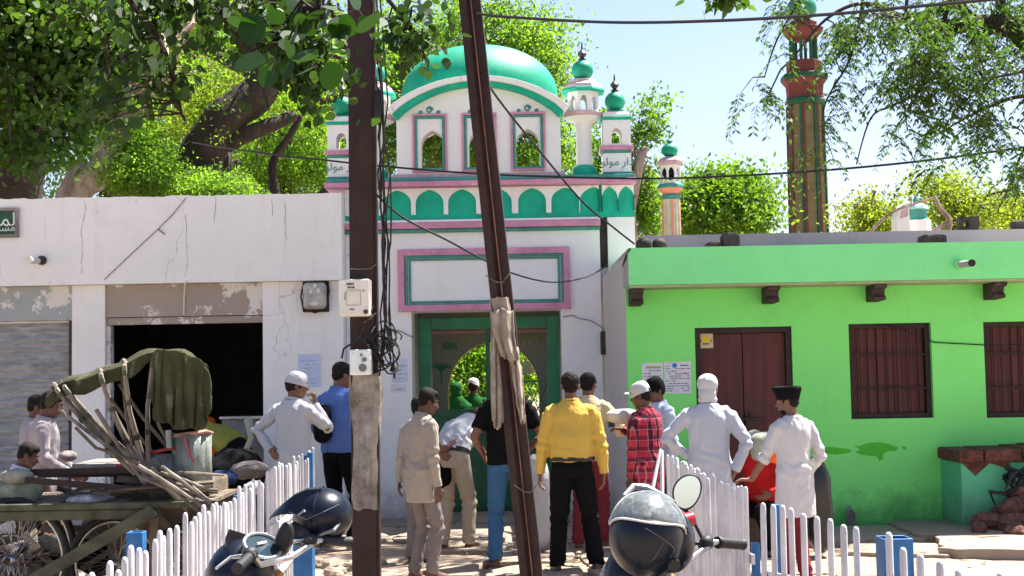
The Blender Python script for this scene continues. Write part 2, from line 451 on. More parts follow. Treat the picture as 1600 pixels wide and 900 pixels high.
# gable with three windows
def gable_pts(n=24, xa=628, xb=887, grow=0.0):
    pts = [(gx(xa)-grow, GZ(270))]
    for k in range(n+1):
        t = k/n; x = xa+(xb-xa)*t
        z = GZ(184-50*(1-(2*t-1)**2)**.85)
        pts.append((gx(x)+grow*(2*t-1), z+grow))
    pts.append((gx(xb)+grow, GZ(270)))
    return pts
holes = [arch2d(gx(c), 37*px, GZ(263), GZ(225), GZ(202), 9) for c in (685, 760.5, 835)]
b = MB(); b.plate(gable_pts(), [h[::-1] for h in holes], YG+.02, YG+.27); b.build('gable', M['white'], gate)
for c in (680.5, 758.5, 835.5):
    frame('window_surround', c-27.5, 176, c+27.5, 268, 3.5, .03, M['pink'], gate, (gx, GZ, YG+.02))
    frame('window_surround', c-23.5, 180, c+23.5, 265, 4, .022, M['teal'], gate, (gx, GZ, YG+.02))
    b = MB()
    for s, (ox, oz, r) in enumerate(((0, 170, 5.5), (-14, 174, 3), (14, 174, 3))):
        b.tube([(gx(c+ox)+math.cos(k*PI/8)*r*px*(1-.03*k), YG+.012, GZ(oz)+math.sin(k*PI/8)*r*px*(1-.03*k)) for k in range(22)], .010 if s == 0 else .008, 5)
    b.build('scroll_ornament', M['teal'] , gate)
# curved molding round the gable head
o1 = gable_pts(grow=.10)[1:-1]; o0 = gable_pts(grow=.035)[1:-1]
def strip(name, lo, hi, y0, y1, mat):
    b = MB(); rings = []
    for (a, c) in zip(lo, hi):
        rings.append([(a[0],y0,a[1]),(c[0],y0,c[1]),(c[0],y1,c[1]),(a[0],y1,a[1])])
    b.loft(rings); return b.build(name, mat, gate, bevel=.005)
g0 = gable_pts(grow=-.015)[1:-1]; g1 = gable_pts(grow=.04)[1:-1]; g2 = gable_pts(grow=.10)[1:-1]
strip('gable_moulding', g0, g1, YG-.10, YG+.3, M['gate_green'])
strip('gable_moulding', g1, g2, YG-.15, YG+.34, M['white'])
# side and back of the domed chamber, vault and dome
b = MB()
b.box(gx(628), gx(640), YG+.27, YG+1.8, GZ(270), GZ(180)); b.box(gx(875), gx(887), YG+.27, YG+1.8, GZ(270), GZ(180))
rings = []
for k in range(25):
    t = k/24; x = gx(628+(887-628)*t); z = GZ(186-50*(1-(2*t-1)**2)**.85)
    rings.append([(x,YG+.272,z),(x,YG+.272,z-.10),(x,YG+1.8,z-.10),(x,YG+1.8,z)])
b.loft(rings); b.build('chamber', M['white'], gate)
GD = lambda y: P(757, y, YG+1.08).z
b = MB(); prof = []
for k in range(15):
    a = -.35+(PI/2+.35)*k/14
    prof.append((max(.02, 132*px*math.cos(a)**.9 if math.cos(a) > 0 else .02), GD(152)+84*px*(math.sin(a) if a > 0 else math.sin(a)*1.1)))
b.lathe(prof, (gx(757), YG+1.08, 0), 64, 0, 1, .95)
dome = b.build('dome', M['dome_green'], gate, smooth='all')
b = MB(); zt = GD(71)
b.lathe([(.10,zt-.02),(.11,zt+.03),(.04,zt+.06),(.075,zt+.10),(.08,zt+.13),(.03,zt+.17),(.05,zt+.20),(.012,zt+.25),(.009,zt+.40)], (gx(757), YG+1.08, 0), 12)
b.build('finial', M['gold'], dome, smooth=True)

def finial(b, c, z, s=1):
    b.lathe([(.03*s,z-.02),(.045*s,z+.01),(.02*s,z+.03),(.04*s,z+.055),(.05*s,z+.08),(.025*s,z+.115),(.012*s,z+.13),(.006*s,z+.19*s)], c, 10)
def sphere_prof(zc, r, cut=.55, k=1.0): return [(r*math.cos(a), zc+k*r*math.sin(a)) for a in [-(PI/2-cut)+(PI-cut)*i/14 for i in range(15)]]
def round_kiosk(xc, dy=.22):
    GZ = lambda y: P(757, y, YG+dy).z
    c = (gx(xc), YG+dy, 0); oc = PI/8
    t = link_turret('turret')
    b = MB(); b.lathe([(r*px, GZ(y)) for r, y in ((14,266),(13,258),(12.5,205),(14,201),(14,197),(20,193),(31,187.5))], c, 24); b.build('column', M['white'], t, smooth=True)
    b = MB(); b.lathe([(r*px, GZ(y)) for r, y in ((20,278),(20,267),(17,264),(14.5,262))], c, 24); b.build('base', M['gate_green'], t, smooth=True)
    b = MB(); b.lathe([(r*px*1.05, GZ(y)) for r, y in ((29,187.5),(31,186),(32,181),(26,180.5))], c, 8, oc); b.build('gallery', M['pink_pale'], t, bevel=.006)
    # eight wall pieces with arched openings
    R = 26*px; ap = R*math.cos(PI/8); wdt = 2*R*math.sin(PI/8)
    b = MB()
    for k in range(8):
        p = MB(); p.plate(rect(-wdt/2, wdt/2, GZ(180.5), GZ(149)), [arch2d(0, wdt*.5, GZ(178), GZ(164), GZ(155), 5)[::-1]], -ap, -ap+.045)
        A = Matrix.Translation(c) @ Matrix.Rotation(PI/4*k, 4, 'Z')
        b.add([A @ Vector(v) for v in p.v], p.f)
    b.build('lantern', M['white'], t)
    b = MB(); b.lathe([(r*px*1.05, GZ(y)) for r, y in ((26,149),(34,150),(34.5,147),(33,143.5),(26,143))], c, 8, oc); b.build('eave', M['gate_green'], t, bevel=.006)
    b = MB(); b.lathe([(r*px*1.05, GZ(y)) for r, y in ((31,143.3),(29,138),(21,133),(20,129),(14,127))], c, 8, oc); b.build('roof', M['pink_pale'], t)
    b = MB(); b.lathe(sphere_prof(GZ(113), 17.5*px, .62, .95), c, 28); d = b.build('dome', M['dome_green'], t, smooth='all')
    b = MB(); finial(b, c, GZ(97), 1.15); b.build('finial', M['finial_dark'], d, smooth=True)
def link_turret(n):
    o = bpy.data.objects.new(n, None); col.objects.link(o); o.parent = gate; return o
def square_turret(xc, dy=.12):
    GZ = lambda y: P(757, y, YG+.22-22*px).z
    t = link_turret('turret'); x = gx(xc); y0 = YG-.03; s = 44*px
    def bx(b, w, ya, yb, o=0): h = w*px/2; b.box(x-h, x+h, YG+.22-h, YG+.22+h, GZ(yb), GZ(ya)); return b
    bx(MB(), 44, 243, 272).build('base', M['white'], t)
    bx(MB(), 46, 272.2, 278).build('base', M['teal'], t, bevel=.004)
    bx(MB(), 52, 231, 238).build('string_course', M['pink'], t, bevel=.006)
    bx(MB(), 46, 238.2, 243).build('string_course', M['teal'], t)
    h = 22*px; b = MB()
    for k in range(4):
        p = MB(); p.plate(rect(-h, h, GZ(230.8), GZ(191)), [arch2d(0, 16*px, GZ(228), GZ(213), GZ(203), 6)[::-1]], -h, -h+.06)
        A = Matrix.Translation((x, YG+.22, 0)) @ Matrix.Rotation(PI/2*k, 4, 'Z')
        b.add([A @ (Vector(v)*(.999 if k % 2 else 1)) if False else A @ Vector((v[0]*(.985 if k % 2 else 1), v[1], v[2])) for v in p.v], p.f)
    b.build('lantern', M['white'], t)
    bx(MB(), 49, 186, 190.8).build('eave', M['gate_green'], t, bevel=.006)
    b = bx(MB(), 42, 181, 186); bx(b, 35, 177, 181); b.build('roof', M['white'], t, bevel=.006)
    bx(MB(), 27, 174, 177).build('roof', M['teal'], t)
    b = MB(); b.lathe(sphere_prof(GZ(158.5), 16.3*px, .5, 1), (x, YG+.22, 0), 28); d = b.build('dome', M['dome_green'], t, smooth='all')
    b = MB(); finial(b, (x, YG+.22, 0), GZ(142), 1.1); b.build('finial', M['finial_dark'], d, smooth=True)
    text_mesh(None, 'lettering', ar(0xFEEE,0xFEDF,0xFEEE,0xFEE3,0x20,0xFEAD,0xFE8D,0xFEA9), x, GZ(257), YG+.22-h-.004, .13, M['teal'], t)
for xc in (925, 592): round_kiosk(xc)
for xc in (976, 540): square_turret(xc)
# passage behind the opening: side walls, ceiling, back wall with a second arch
YB = YG+1.35
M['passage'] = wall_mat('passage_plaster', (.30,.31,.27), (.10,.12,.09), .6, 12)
def bX(x): return P(x, 600, YB).x
def bZ(y): return P(770, y, YB).z
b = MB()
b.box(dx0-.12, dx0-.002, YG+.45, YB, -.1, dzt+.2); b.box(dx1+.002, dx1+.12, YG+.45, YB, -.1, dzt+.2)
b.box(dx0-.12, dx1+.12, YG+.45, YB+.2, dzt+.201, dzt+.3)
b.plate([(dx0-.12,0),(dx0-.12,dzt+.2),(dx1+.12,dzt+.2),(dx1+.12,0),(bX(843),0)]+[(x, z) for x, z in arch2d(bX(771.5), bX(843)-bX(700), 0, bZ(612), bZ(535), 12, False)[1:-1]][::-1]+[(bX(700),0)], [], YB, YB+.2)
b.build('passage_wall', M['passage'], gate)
b = MB(); b.box(dx0+.1, dx1-.1, YB-.004, YB-.03, bZ(521), bZ(516)); b.build('passage_trim', M['pink_pale'], gate)
arc = [(x, YB-.01, z) for x, z in arch2d(bX(771.5), bX(843)-bX(700), .3, bZ(612), bZ(535), 12, False)]
MB().tube(arc, .012, 6).build('arch_trim', simple('yellow_trim', (.55,.52,.2), .6), gate)
# steel door frame with tall stiles, fixed leaf panels and grille
YD = YG+.30
b = MB()
for (xa, xb, ya, yb) in ((655,676,494,812),(860,879,494,812)): b.box(gx(xa), gx(xb), YD, YD+.07, -.05, GZ(ya))
b.box(gx(676), gx(860), YD, YD+.07, GZ(512), GZ(494)); b.build('door_frame', simple('dark_green_enamel', (.008,.17,.065), .4, .3, 4), gate, bevel=.006)
M['enamel'] = simple('bottle_green_enamel', (.006,.09,.036), .35, .3, 4)
for (xa, xb, ya) in ((676.5,764,640),(770,860,655)):
    dl = MB().box(gx(xa), gx(xb), YD+.02, YD+.05, .03, GZ(ya)).build('door_leaf', M['enamel'], gate, bevel=.004)
    b = MB(); X0, X1 = gx(xa), gx(xb)
    for q in (0, 1): b.box(X0+.02+q*(X1-X0-.09), X0+.07+q*(X1-X0-.09), YD+.005, YD+.019, .05, GZ(ya)-.03)
    for zz in (.08, .75, GZ(ya)-.09): b.box(X0+.071, X1-.071, YD+.005, YD+.019, zz, zz+.05)
    b.build('rib', M['enamel'], dl, bevel=.003)
MB().box(gx(762), gx(769), YD+.0, YD+.06, .0, GZ(512.5)).build('door_post', M['enamel'], gate)
b = MB(); YQ = YD+.045
for k in range(4):
    b.tube([(gx(815+k*12), YQ, GZ(652)), (gx(815+k*12+22), YQ, GZ(598))], .006, 5); b.tube([(gx(860-k*12), YQ, GZ(652)), (gx(860-k*12-22), YQ, GZ(598))], .006, 5)
b.box(gx(812), gx(860), YQ-.01, YQ+.01, GZ(599), GZ(596)); b.build('grille', M['enamel'], gate)
# yellowed fanlight pane in the arch
b = MB(); Xc = bX(771.5); f = []
f = [(x, z) for x, z in arch2d(Xc, bX(841)-bX(702), 0, bZ(612), bZ(537), 12, False) if x > Xc+.36 and z > bZ(586)]
f = [(Xc+.36, bZ(584))] + f + [(bX(838), bZ(584))]
b.plate(f, [], YB+.02, YB+.035); b.build('fanlight', simple('yellow_pane', (.60,.58,.40), .4, .3, 8), gate)
# painted drawings and letters on the passage wall
b = MB()
for k in range(5):
    a = PI*(.1+.2*k); b.tube([(bX(690), YB-.008, bZ(578)), (bX(690)+.12*math.cos(a)*.7, YB-.008, bZ(572)+.05*math.sin(a)), (bX(690)+.13*math.cos(a), YB-.008, bZ(574)+.01*math.sin(a))], .012, 5)
b.tube([(bX(690), YB-.008, bZ(578)), (bX(690), YB-.008, bZ(602))], .008, 5)
scrawl(b, bX(692), bX(715), bZ(547), bZ(532), YB-.008, 5, 6, .008)
b.build('painted_palm', simple('green_drawing', (.01,.30,.14), .6), gate)
b = MB(); scrawl(b, bX(722), bX(738), bZ(536), bZ(522), YB-.008, 9, 3, .007); scrawl(b, bX(808), bX(846), bZ(535), bZ(522), YB-.008, 11, 6, .007)
b.build('painted_lettering', simple('yellow_drawing', (.55,.55,.12), .6), gate)
text_mesh(None, 'painted_lettering', '6 s', bX(824), bZ(537), YB-.012, .09, simple('yellow_digits', (.6,.6,.12), .6), gate)

# ------------------------------------------------------------------ white shop
YS = 15.68
shop = thing('shop_building', 'long white shop front with flat parapet and two shutter bays', 'building', (P(270,805,YS).x, YS, 0))
def sx(x, y=600): return P(x, y, YS).x
def sz(y, x=270): return P(x, y, YS).z
XA = sx(-140); XB = gx(545.5)
top, bot = sz(308), sz(443)
b = MB()
n = 90; tops = []
for i in range(n+1):
    x = XA+(XB-XA)*i/n; tops.append((x, top+.012*noise.noise(Vector((x*3,0,0)))+.012*noise.noise(Vector((x*11,4,0)))))
b.plate(tops+[(XB,bot),(XA,bot)], [], YS-.10, YS+.3)
b.box(sx(-40), sx(108), YS+.1, YS+.3, sz(500), bot-.003)
b.build('parapet', M['white_shop'], shop)
for xa_, xb_ in ((sx(112), sx(164)), (sx(411), XB-.001), (XA, sx(-42))): MB().box(xa_, xb_, YS, YS+.3, -.1, bot-.002).build('wall', M['white_shop'], shop, bevel=.006)
MB().box(sx(-41), sx(111.6), YS+.04, YS+.2, sz(497), bot-.004).build('lintel', M['grey_panel'], shop)
MB().box(sx(164.5), sx(410.5), YS+.03, YS+.2, sz(494), bot-.004).build('lintel', M['brown_panel'], shop)
b = MB(); zz = sz(497); k = 0       # corrugated roller shutter
ring = []
while zz > 0:
    ring.append((YS+.09+(.034 if k % 2 else 0), zz)); zz -= .034; k += 1
rings = [[(sx(-41), y, z), (sx(106), y, z)] for y, z in ring]
vs = [p for r in rings for p in r]; fs = [(2*i, 2*i+1, 2*i+3, 2*i+2) for i in range(len(rings)-1)]
b.add(vs, fs); b.build('roller_shutter', M['shutter'], shop)
b = MB(); b.box(sx(106), sx(111.6), YS+.03, YS+.12, 0, sz(498)); b.build('shutter_guide', M['concrete_dark'], shop)
b = MB(); b.box(sx(165), sx(411), YS+.05, YS+.14, sz(506), sz(495)); b.box(sx(166), sx(411), YS+.045, YS+.06, sz(504), sz(498)); b.build('rolled_shutter', M['brown_panel'], shop, bevel=.006)
MB().box(sx(164.5), sx(170), YS+.06, YS+.2, 0, sz(507)).build('shutter_guide', M['grey_panel'], shop)
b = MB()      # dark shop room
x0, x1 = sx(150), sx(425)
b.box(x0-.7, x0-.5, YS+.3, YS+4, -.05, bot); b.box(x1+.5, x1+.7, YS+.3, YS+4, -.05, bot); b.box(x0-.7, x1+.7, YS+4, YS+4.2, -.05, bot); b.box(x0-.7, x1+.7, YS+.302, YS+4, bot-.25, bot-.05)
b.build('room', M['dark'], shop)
b = MB(); b.box(sx(-140), x1+.7, YS+.3, YS+5, top-.45, top-.3); b.build('roof', M['concrete'], shop)
b = MB(); b.tube([P(60,408,YS-.10), P(60,408,YS-.10)+Vector((-.01,-.28,-.01))], .04, 14); 
tag(b.build('drain_spout', M['cream_box'], shop, smooth=True))
MB().tube([P(66,407,YS-.10)+Vector((0,.01,0)), P(66,407,YS-.10)+Vector((0,-.03,0))], .055, 12).build('spout_collar', M['concrete_dark'], shop)
b = MB(); b.tube([P(292,439,YS-.12), P(289,444,YS-.1), P(288,460,YS+.01), P(287,491,YS+.01)], .009, 6); b.build('conduit', M['cream_box'], shop)
b = MB(); b.tube([P(163,437,YS-.112), P(205,397,YS-.112), P(247,358,YS-.112), P(270,335,YS-.112), P(291,309,YS-.112)], .005, 5); b.tube([P(247,358,YS-.112), P(257,366,YS-.115)], .007, 5)
b.build('parapet_wire', M['wire_grey'], shop)
r = random.Random(44)
for (xa, ya, yb) in ((133,313,432),(290,336,438),(336,308,352),(424,312,340),(447,315,378)):
    pts = []; x = xa
    for y in range(ya, yb, 6): x += r.uniform(-1.6,1.6); pts.append(P(x, y, YS-.101))
    MB().tube(pts, [.0012+.0022*r.random() for _ in pts], 4).build('crack', simple('crack_grey', (.16,.13,.11)), shop)
# Urdu sign board
sg = thing('name_board', 'green board with white Urdu lettering in a grey frame on the parapet', 'sign', tuple(P(-20,345,YS-.12)))
X0, X1, Z0, Z1 = RC(-70, 325, 30, 372, YS-.11)
MB().box(X0, X1-.03, YS-.125, YS-.102, Z0+.03, Z1-.03).build('board', simple('sign_green', (.015,.075,.03), .5), sg)
b = MB(); b.plate(rect(X0,X1,Z0,Z1), [rect(X0+.04,X1-.04,Z0+.04,Z1-.04)[::-1]], YS-.15, YS-.104); b.build('frame', M['concrete'], sg, bevel=.004)
text_mesh(None, 'lettering', ar(0xFEAA,0xFED7,0xFEE4,0xFEDF,0xFE8D), P(8,347,YS).x, P(8,346,YS).z, YS-.128, .22, M['white_plastic'], sg)
text_mesh(None, 'lettering', ar(0xFEAA,0xFEA0,0xFEB4,0xFEE3), P(10,357,YS).x, P(10,358,YS).z, YS-.128, .12, M['white_plastic'], sg)

# ------------------------------------------------------------------ green house
YH = 14.1; YF = 13.62
house = thing('green_house', 'bright green single storey house with pale green roof fascia', 'building', (P(1290,835,YH).x, YH, 0))
def hx(x, y=600): return P(x, y, YH).x
def hz(y, x=1290): return P(x, y, YH).z
XHL = hx(981); XHR = hx(1800)
htop = P(1290, 440, YF).z
dX0, dX1, dZ1 = hx(1089,650), hx(1241,650), P(1165,511,YH).z
wn = [RC(1328,505,1457,654,YH), RC(1539,502,1668,652,YH)]
b = MB(); b.plate([(XHL,-.1),(XHL,htop+.02),(XHR,htop+.02),(XHR,-.1),(dX1,-.1),(dX1,dZ1),(dX0,dZ1),(dX0,-.1)], [rect(a,c,e,f)[::-1] for a, c, e, f in wn], YH, YH+.3)
b.build('wall', M['green_wall'], house)
# slanting white flank towards the gateway
xa, xb = XHL, P(945,600,YG).x+.0
b = MB(); zt0 = P(985,392,YF).z
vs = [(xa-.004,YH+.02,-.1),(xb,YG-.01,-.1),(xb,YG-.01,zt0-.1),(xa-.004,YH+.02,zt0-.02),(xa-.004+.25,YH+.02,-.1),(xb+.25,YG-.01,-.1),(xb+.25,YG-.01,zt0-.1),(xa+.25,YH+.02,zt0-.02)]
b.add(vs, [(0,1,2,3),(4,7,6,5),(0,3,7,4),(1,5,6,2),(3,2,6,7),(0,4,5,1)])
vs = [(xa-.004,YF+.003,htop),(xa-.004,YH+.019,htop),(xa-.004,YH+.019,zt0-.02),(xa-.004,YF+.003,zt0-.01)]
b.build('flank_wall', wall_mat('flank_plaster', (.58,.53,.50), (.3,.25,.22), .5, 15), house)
FX0 = P(982,415,YF).x
b = MB(); b.box(FX0, XHR, YF, YH+3.2, htop, P(1290,382,YF).z); b.build('fascia', M['green_fascia'], house)
MB().box(FX0-.006, FX0-.001, YF+.002, YH+1.6, htop+.01, P(1290,382,YF).z-.01).build('fascia_end', M['concrete'], house)
MB().box(FX0+.01, XHR, YF+.03, YH-.002, htop-.025, htop-.002).build('eave_soffit', simple('soffit_plaster', (.36,.40,.25), .9), house)
zr = P(1290,382,YF).z; MB().box(FX0+.12, XHR, YF+.13, YH+3.1, zr-.01, zr+.004).build('roof_deck', M['concrete'], house)
b = MB()
x0, x1, z0, z1 = RC(1003, 362, 1700, 384, YF+.9); b.box(x0, x1, YF+.9, YF+1.1, zr, z1); b.build('roof_kerb', M['concrete'], house)
def corbel(px_, py_):
    p = P(px_, py_, YH); b = MB()
    pr = [(YH-.001,.0),(YF+.10,.0),(YF+.12,-.05),(YF+.20,-.06),(YF+.22,-.12),(YF+.17,-.15),(YF+.17,-.19),(YH-.001,-.20)]
    z = htop-.027
    r = lambda x: [(x, y, z+dz*.85) for y, dz in pr]
    b.loft([r(p.x-.065), r(p.x+.065)]); b.build('corbel', M['concrete_dark'], house, bevel=.01)
for q in (991, 1199, 1362, 1545): corbel(q, 455)
# door
b = MB(); b.plate([(dX0,-.02),(dX0,dZ1),(dX1,dZ1),(dX1,-.02),(dX1-.06,-.02),(dX1-.06,dZ1-.06),(dX0+.06,dZ1-.06),(dX0+.06,-.02)], [], YH+.03, YH+.14); b.build('door_frame', M['dark_wood'], house)
xm = (dX0+dX1)/2
door = MB().box(dX0+.061, xm-.004, YH+.09, YH+.13, .03, dZ1-.062).build('door', M['maroon'], house, bevel=.004)
d2 = MB().box(xm+.004, dX1-.061, YH+.09, YH+.13, .03, dZ1-.062).build('door', M['maroon'], house, bevel=.004)
b = MB(); zz = P(1180,655,YH).z; b.box(xm-.12, xm+.22, YH+.06, YH+.085, zz-.012, zz+.012); b.tube([(xm+.02,YH+.07,zz+.02),(xm+.02,YH+.05,zz+.07),(xm+.06,YH+.05,zz+.07),(xm+.06,YH+.07,zz+.02)], .008, 6); b.box(xm+.01, xm+.08, YH+.04, YH+.06, zz-.07, zz-.01)
b.build('latch', M['concrete_dark'], d2)
X0, X1, Z0, Z1 = RC(1092, 517, 1114, 544, YH+.09)
stk = thing('door_sticker', 'small pale sticker with a yellow emblem on the maroon door', 'sticker', (X0, YH+.087, Z0))
MB().box(X0, X1, YH+.084, YH+.0895, Z0, Z1).build('sheet', simple('sticker_paper', (.60,.52,.32), .6), stk)
b = MB(); xc, zc = (X0+X1)/2, (Z0+Z1)/2; b.plate([(xc-.045,zc-.03),(xc-.045,zc+.01),(xc-.02,zc+.03),(xc,zc+.055),(xc+.02,zc+.03),(xc+.045,zc+.01),(xc+.045,zc-.03)], [], YH+.0815, YH+.0835); b.build('emblem', simple('emblem_yellow', (.75,.55,.02), .6), stk)
b = MB(); b.box(xc-.035, xc+.035, YH+.081, YH+.0835, zc-.052, zc-.04); b.box(xc-.058,xc-.05,YH+.081,YH+.0835,zc-.03,zc+.0); b.box(xc+.05,xc+.058,YH+.081,YH+.0835,zc-.03,zc+.0); b.build('print', M['ink'], stk)
b = MB(); b.box(XHL+.02, XHR, YH+.35, YH+.36, -.1, htop); b.build('room', M['dark'], house)  # dark sheet added behind the wall so no light shows through the gaps
# windows
for (a, c, e, f) in wn:
    wd = MB(); wd.plate(rect(a,c,e,f), [rect(a+.05,c-.05,e+.05,f-.05)[::-1]], YH+.06, YH+.14); wf = wd.build('window', M['dark_wood'], house)
    b = MB(); k = 0; x = a+.051
    while x < c-.06:
        w_ = min(.085, c-.052-x); b.box(x, x+w_-.003, YH+.12+rnd.uniform(0,.006), YH+.135, e+.051, f-.051); x += .088
    b.build('shutter_boards', M['maroon'], wf)
    b = MB(); x = a+.10
    while x < c-.07: b.tube([(x,YH+.08,e+.03),(x,YH+.08,f-.03)], .007, 6); x += .105
    for zz in (.3,.66): b.box(a+.05, c-.05, YH+.072, YH+.079, e+(f-e)*zz, e+(f-e)*zz+.02)
    b.build('bars', M['rust'], wf)
b = MB(); p = P(1498,414,YF); b.tube([p, p+Vector((.0,-.06,0))], [.055,.05], 14); 
b.build('pipe_collar', M['green_fascia'], house, smooth=True)
b = MB(); b.tube([p+Vector((0,-.05,0)), p+Vector((.05,-.24,0))], .035, 14); b.build('drain_pipe', M['concrete'], house, smooth=True)
MB().tube([p+Vector((.05,-.235,0)), p+Vector((.0515,-.25,0))], .037, 14).build('pipe_mouth', M['black'], house)
def blob(cx, cy, pts, mat, name, par, Y, off):
    poly = [(P(cx+x, cy+y, Y).x, P(cx+x, cy+y, Y).z) for x, y in pts]
    MB().plate(poly, [], Y-off, Y-off+.0015).build(name, mat, par)
blob(1365,703,[(-30,-10),(-25,-5),(-8,-11),(10,-12),(24,-9),(38,-4),(36,1),(22,2),(15,6),(14,14),(9,18),(5,10),(-8,9),(-20,7),(-29,3),(-20,0),(-27,-5)], M['green_patch'], 'paint_patch', house, YH, .004)
blob(1300,704,[(-18,-3),(-5,-6),(12,-4),(28,-2),(30,2),(18,5),(4,6),(-10,4)], M['green_patch'], 'paint_patch', house, YH, .004)
blob(1413,700,[(-4,-1),(-1,-3),(3,-1),(2,3),(-2,2)], M['green_patch'], 'paint_patch', house, YH, .004)
MB().tube([P(1370,506,YH+.07),P(1395,509,YH-.02),P(1460,535,YH-.015),P(1537,539,YH-.015),P(1600,538,YH-.012),P(1660,541,YH-.012)], .006, 5).build('wall_wire', M['wire'], house)
b = MB(); b.tube([P(985,388,YF-.01),P(978,400,YF+.02),P(966,440,YG-.6),P(958,480,YG-.2),P(949,500,YG-.05),P(946,512,YG-.03)], .009, 6)
b.build('flank_cable', M['wire'], house)
# low broken wall at the end of the house
lw = thing('broken_low_wall', 'low green plastered wall with its red brick coping broken open', 'wall', (P(1560,835,13.6).x, 13.55, 0))
X0 = P(1503,770,13.45).x; zt = P(1560,722,13.45).z
b = MB(); b.box(X0, X0+2.4, 13.45, 14.098, -.05, zt); b.build('wall', wall_mat('aqua_green_plaster', (.12,.50,.26), (.12,.2,.1), .3, 21, False), lw, bevel=.015)
b = MB(); x = X0-.03; r = random.Random(3)
while x < X0+2.4:
    wd = r.uniform(.18,.5); hh = r.uniform(.09,.15)
    if not (X0+.32 < x < X0+.46): b.box(x, x+wd-.01, 13.40+r.uniform(-.02,.02), 14.097, zt+.003, zt+hh)
    x += wd
b.build('coping', simple('broken_brick', (.15,.055,.038), .95, .5, 12, bump=1, bs=25, bd=.03), lw, bevel=.02)
blob(1526,728,[(-22,-18),(-24,-5),(-12,6),(-2,16),(6,8),(20,-4),(42,2),(52,12),(56,5),(50,-6),(70,-10),(70,-20)], simple('bare_brick', (.13,.055,.04), .95, .5, 14, bump=1), 'bare_patch', lw, 13.45, .006)
# rubble, rusty junk at the wall foot
r = random.Random(5)
def rock(name, lab, cat, c, s, mat, grp=None, seed=0):
    b = MB(); b.ell((0,0,0), s, 10, 7)
    b.v = [tuple(Vector(v)*(1+.35*noise.noise(Vector(v)*5/max(s)*.3+Vector((seed*7.7,0,0))))) for v in b.v]
    o = b.build(name, mat); o.location = c; o.rotation_euler = (0,0,seed*1.3); return tag(o, lab, cat, grp)
M['brick'] = simple('red_brick', (.16,.07,.05), .95, .5, 14, bump=1, bs=25, bd=.03)
for i, (x, y, s) in enumerate([(1545,815,.17),(1575,818,.2),(1600,822,.22),(1585,795,.2),(1612,790,.25),(1567,800,.12),(1530,825,.10),(1600,770,.16),(1590,840,.18),(1620,845,.2)]):
    Y = 13.15-.04*i if y > 800 else 13.3
    p = P(x, y, Y)
    rock('brick_rubble', 'broken brick lump heaped at the foot of the low green wall', 'rubble', (p.x, Y, max(s*.5, p.z)), (s, s*.7, s*.6), M['brick'], 'brick lumps heaped by the low wall', i)
b = MB()
for k in range(26):
    p = P(r.uniform(1562,1625), r.uniform(730,782), 13.28); q = p+Vector((r.uniform(-.15,.15), r.uniform(-.08,.08), r.uniform(-.15,.15))); mm = (p+q)/2+Vector((r.uniform(-.1,.1),0,r.uniform(-.1,.1)))
    b.tube([p,mm,q], [.02,.028,.008], 5)
b.tube([P(1598,835,13.2),P(1594,800,13.25),P(1590,760,13.28),P(1604,735,13.3)], .035, 7)
tag(b.build('dead_shrub', M['black']), 'black withered shrub leaning on the broken low wall', 'plant')
# things on the roof
def roof_block(x0,y0,x1,y1,Y,lab,name='concrete_block',cat='block',dep=.25,mat='concrete_dark'):
    X0,X1,Z0,Z1 = RC(x0,y0,x1,y1,Y); z0 = zr+.001 if Y < YF+.88 else RC(1003, 362, 1700, 384, YF+.9)[3]+.001
    b = MB(); b.box(X0,X1,Y,Y+min(dep, .14 if Y > YF+.88 else 1),z0,Z1)
    return tag(b.build(name, M[mat], bevel=.035), lab, cat)
def bags(x0,x1,y0,lab):
    X0,X1,Z0,Z1 = RC(x0,y0,x1,384,YF+.25)
    b = MB(); b.ell(((X0+X1)/2,YF+.4,(zr+Z1)/2),((X1-X0)/2,.14,(Z1-zr)/2+.01),14,8); tag(b.build('roof_stone', M['concrete_dark'], smooth=True), lab, 'stone')
bags(995,1020,370,'dark rounded stone on the roof corner beside the gateway'); bags(1021,1045,371,'dark stone second from the roof corner of the green house')
roof_block(1130,363,1157,381,YF+.3,'dark square block on the roof edge right above the maroon door')
roof_block(1105,377,1129,381,YF+.3,'thin flat dark tile lying beside the square roof block','roof_tile','tile')
roof_block(1443,365,1481,376,YF+.3,'broken dark slab lying on the roof edge left of the drain pipe','concrete_slab','slab')
b = MB(); X0,X1,Z0,Z1 = RC(1497,336,1529,356,YF+.95); Z0 = P(1290,362,YF+.9).z
Z0 = RC(1003,362,1700,384,YF+.9)[3]+.001; Z1 = Z0+.15
b.plate([(X0+.02,Z0),(X0+.03,Z0+.09),(X0-.01,Z1-.01),(X1,Z1),(X1-.01,Z0)], [[(X0+.08+.035*math.cos(a), Z0+.065+.045*math.sin(a)) for a in [k*PI/5 for k in range(10)]]], YF+.92, YF+1.06)
tag(b.build('pierced_block', M['concrete_dark']), 'dark concrete block with a round hole standing on the roof kerb', 'block')
roof_block(1583,344,1606,356,YF+.95,'small dark block on the roof kerb above the far window')
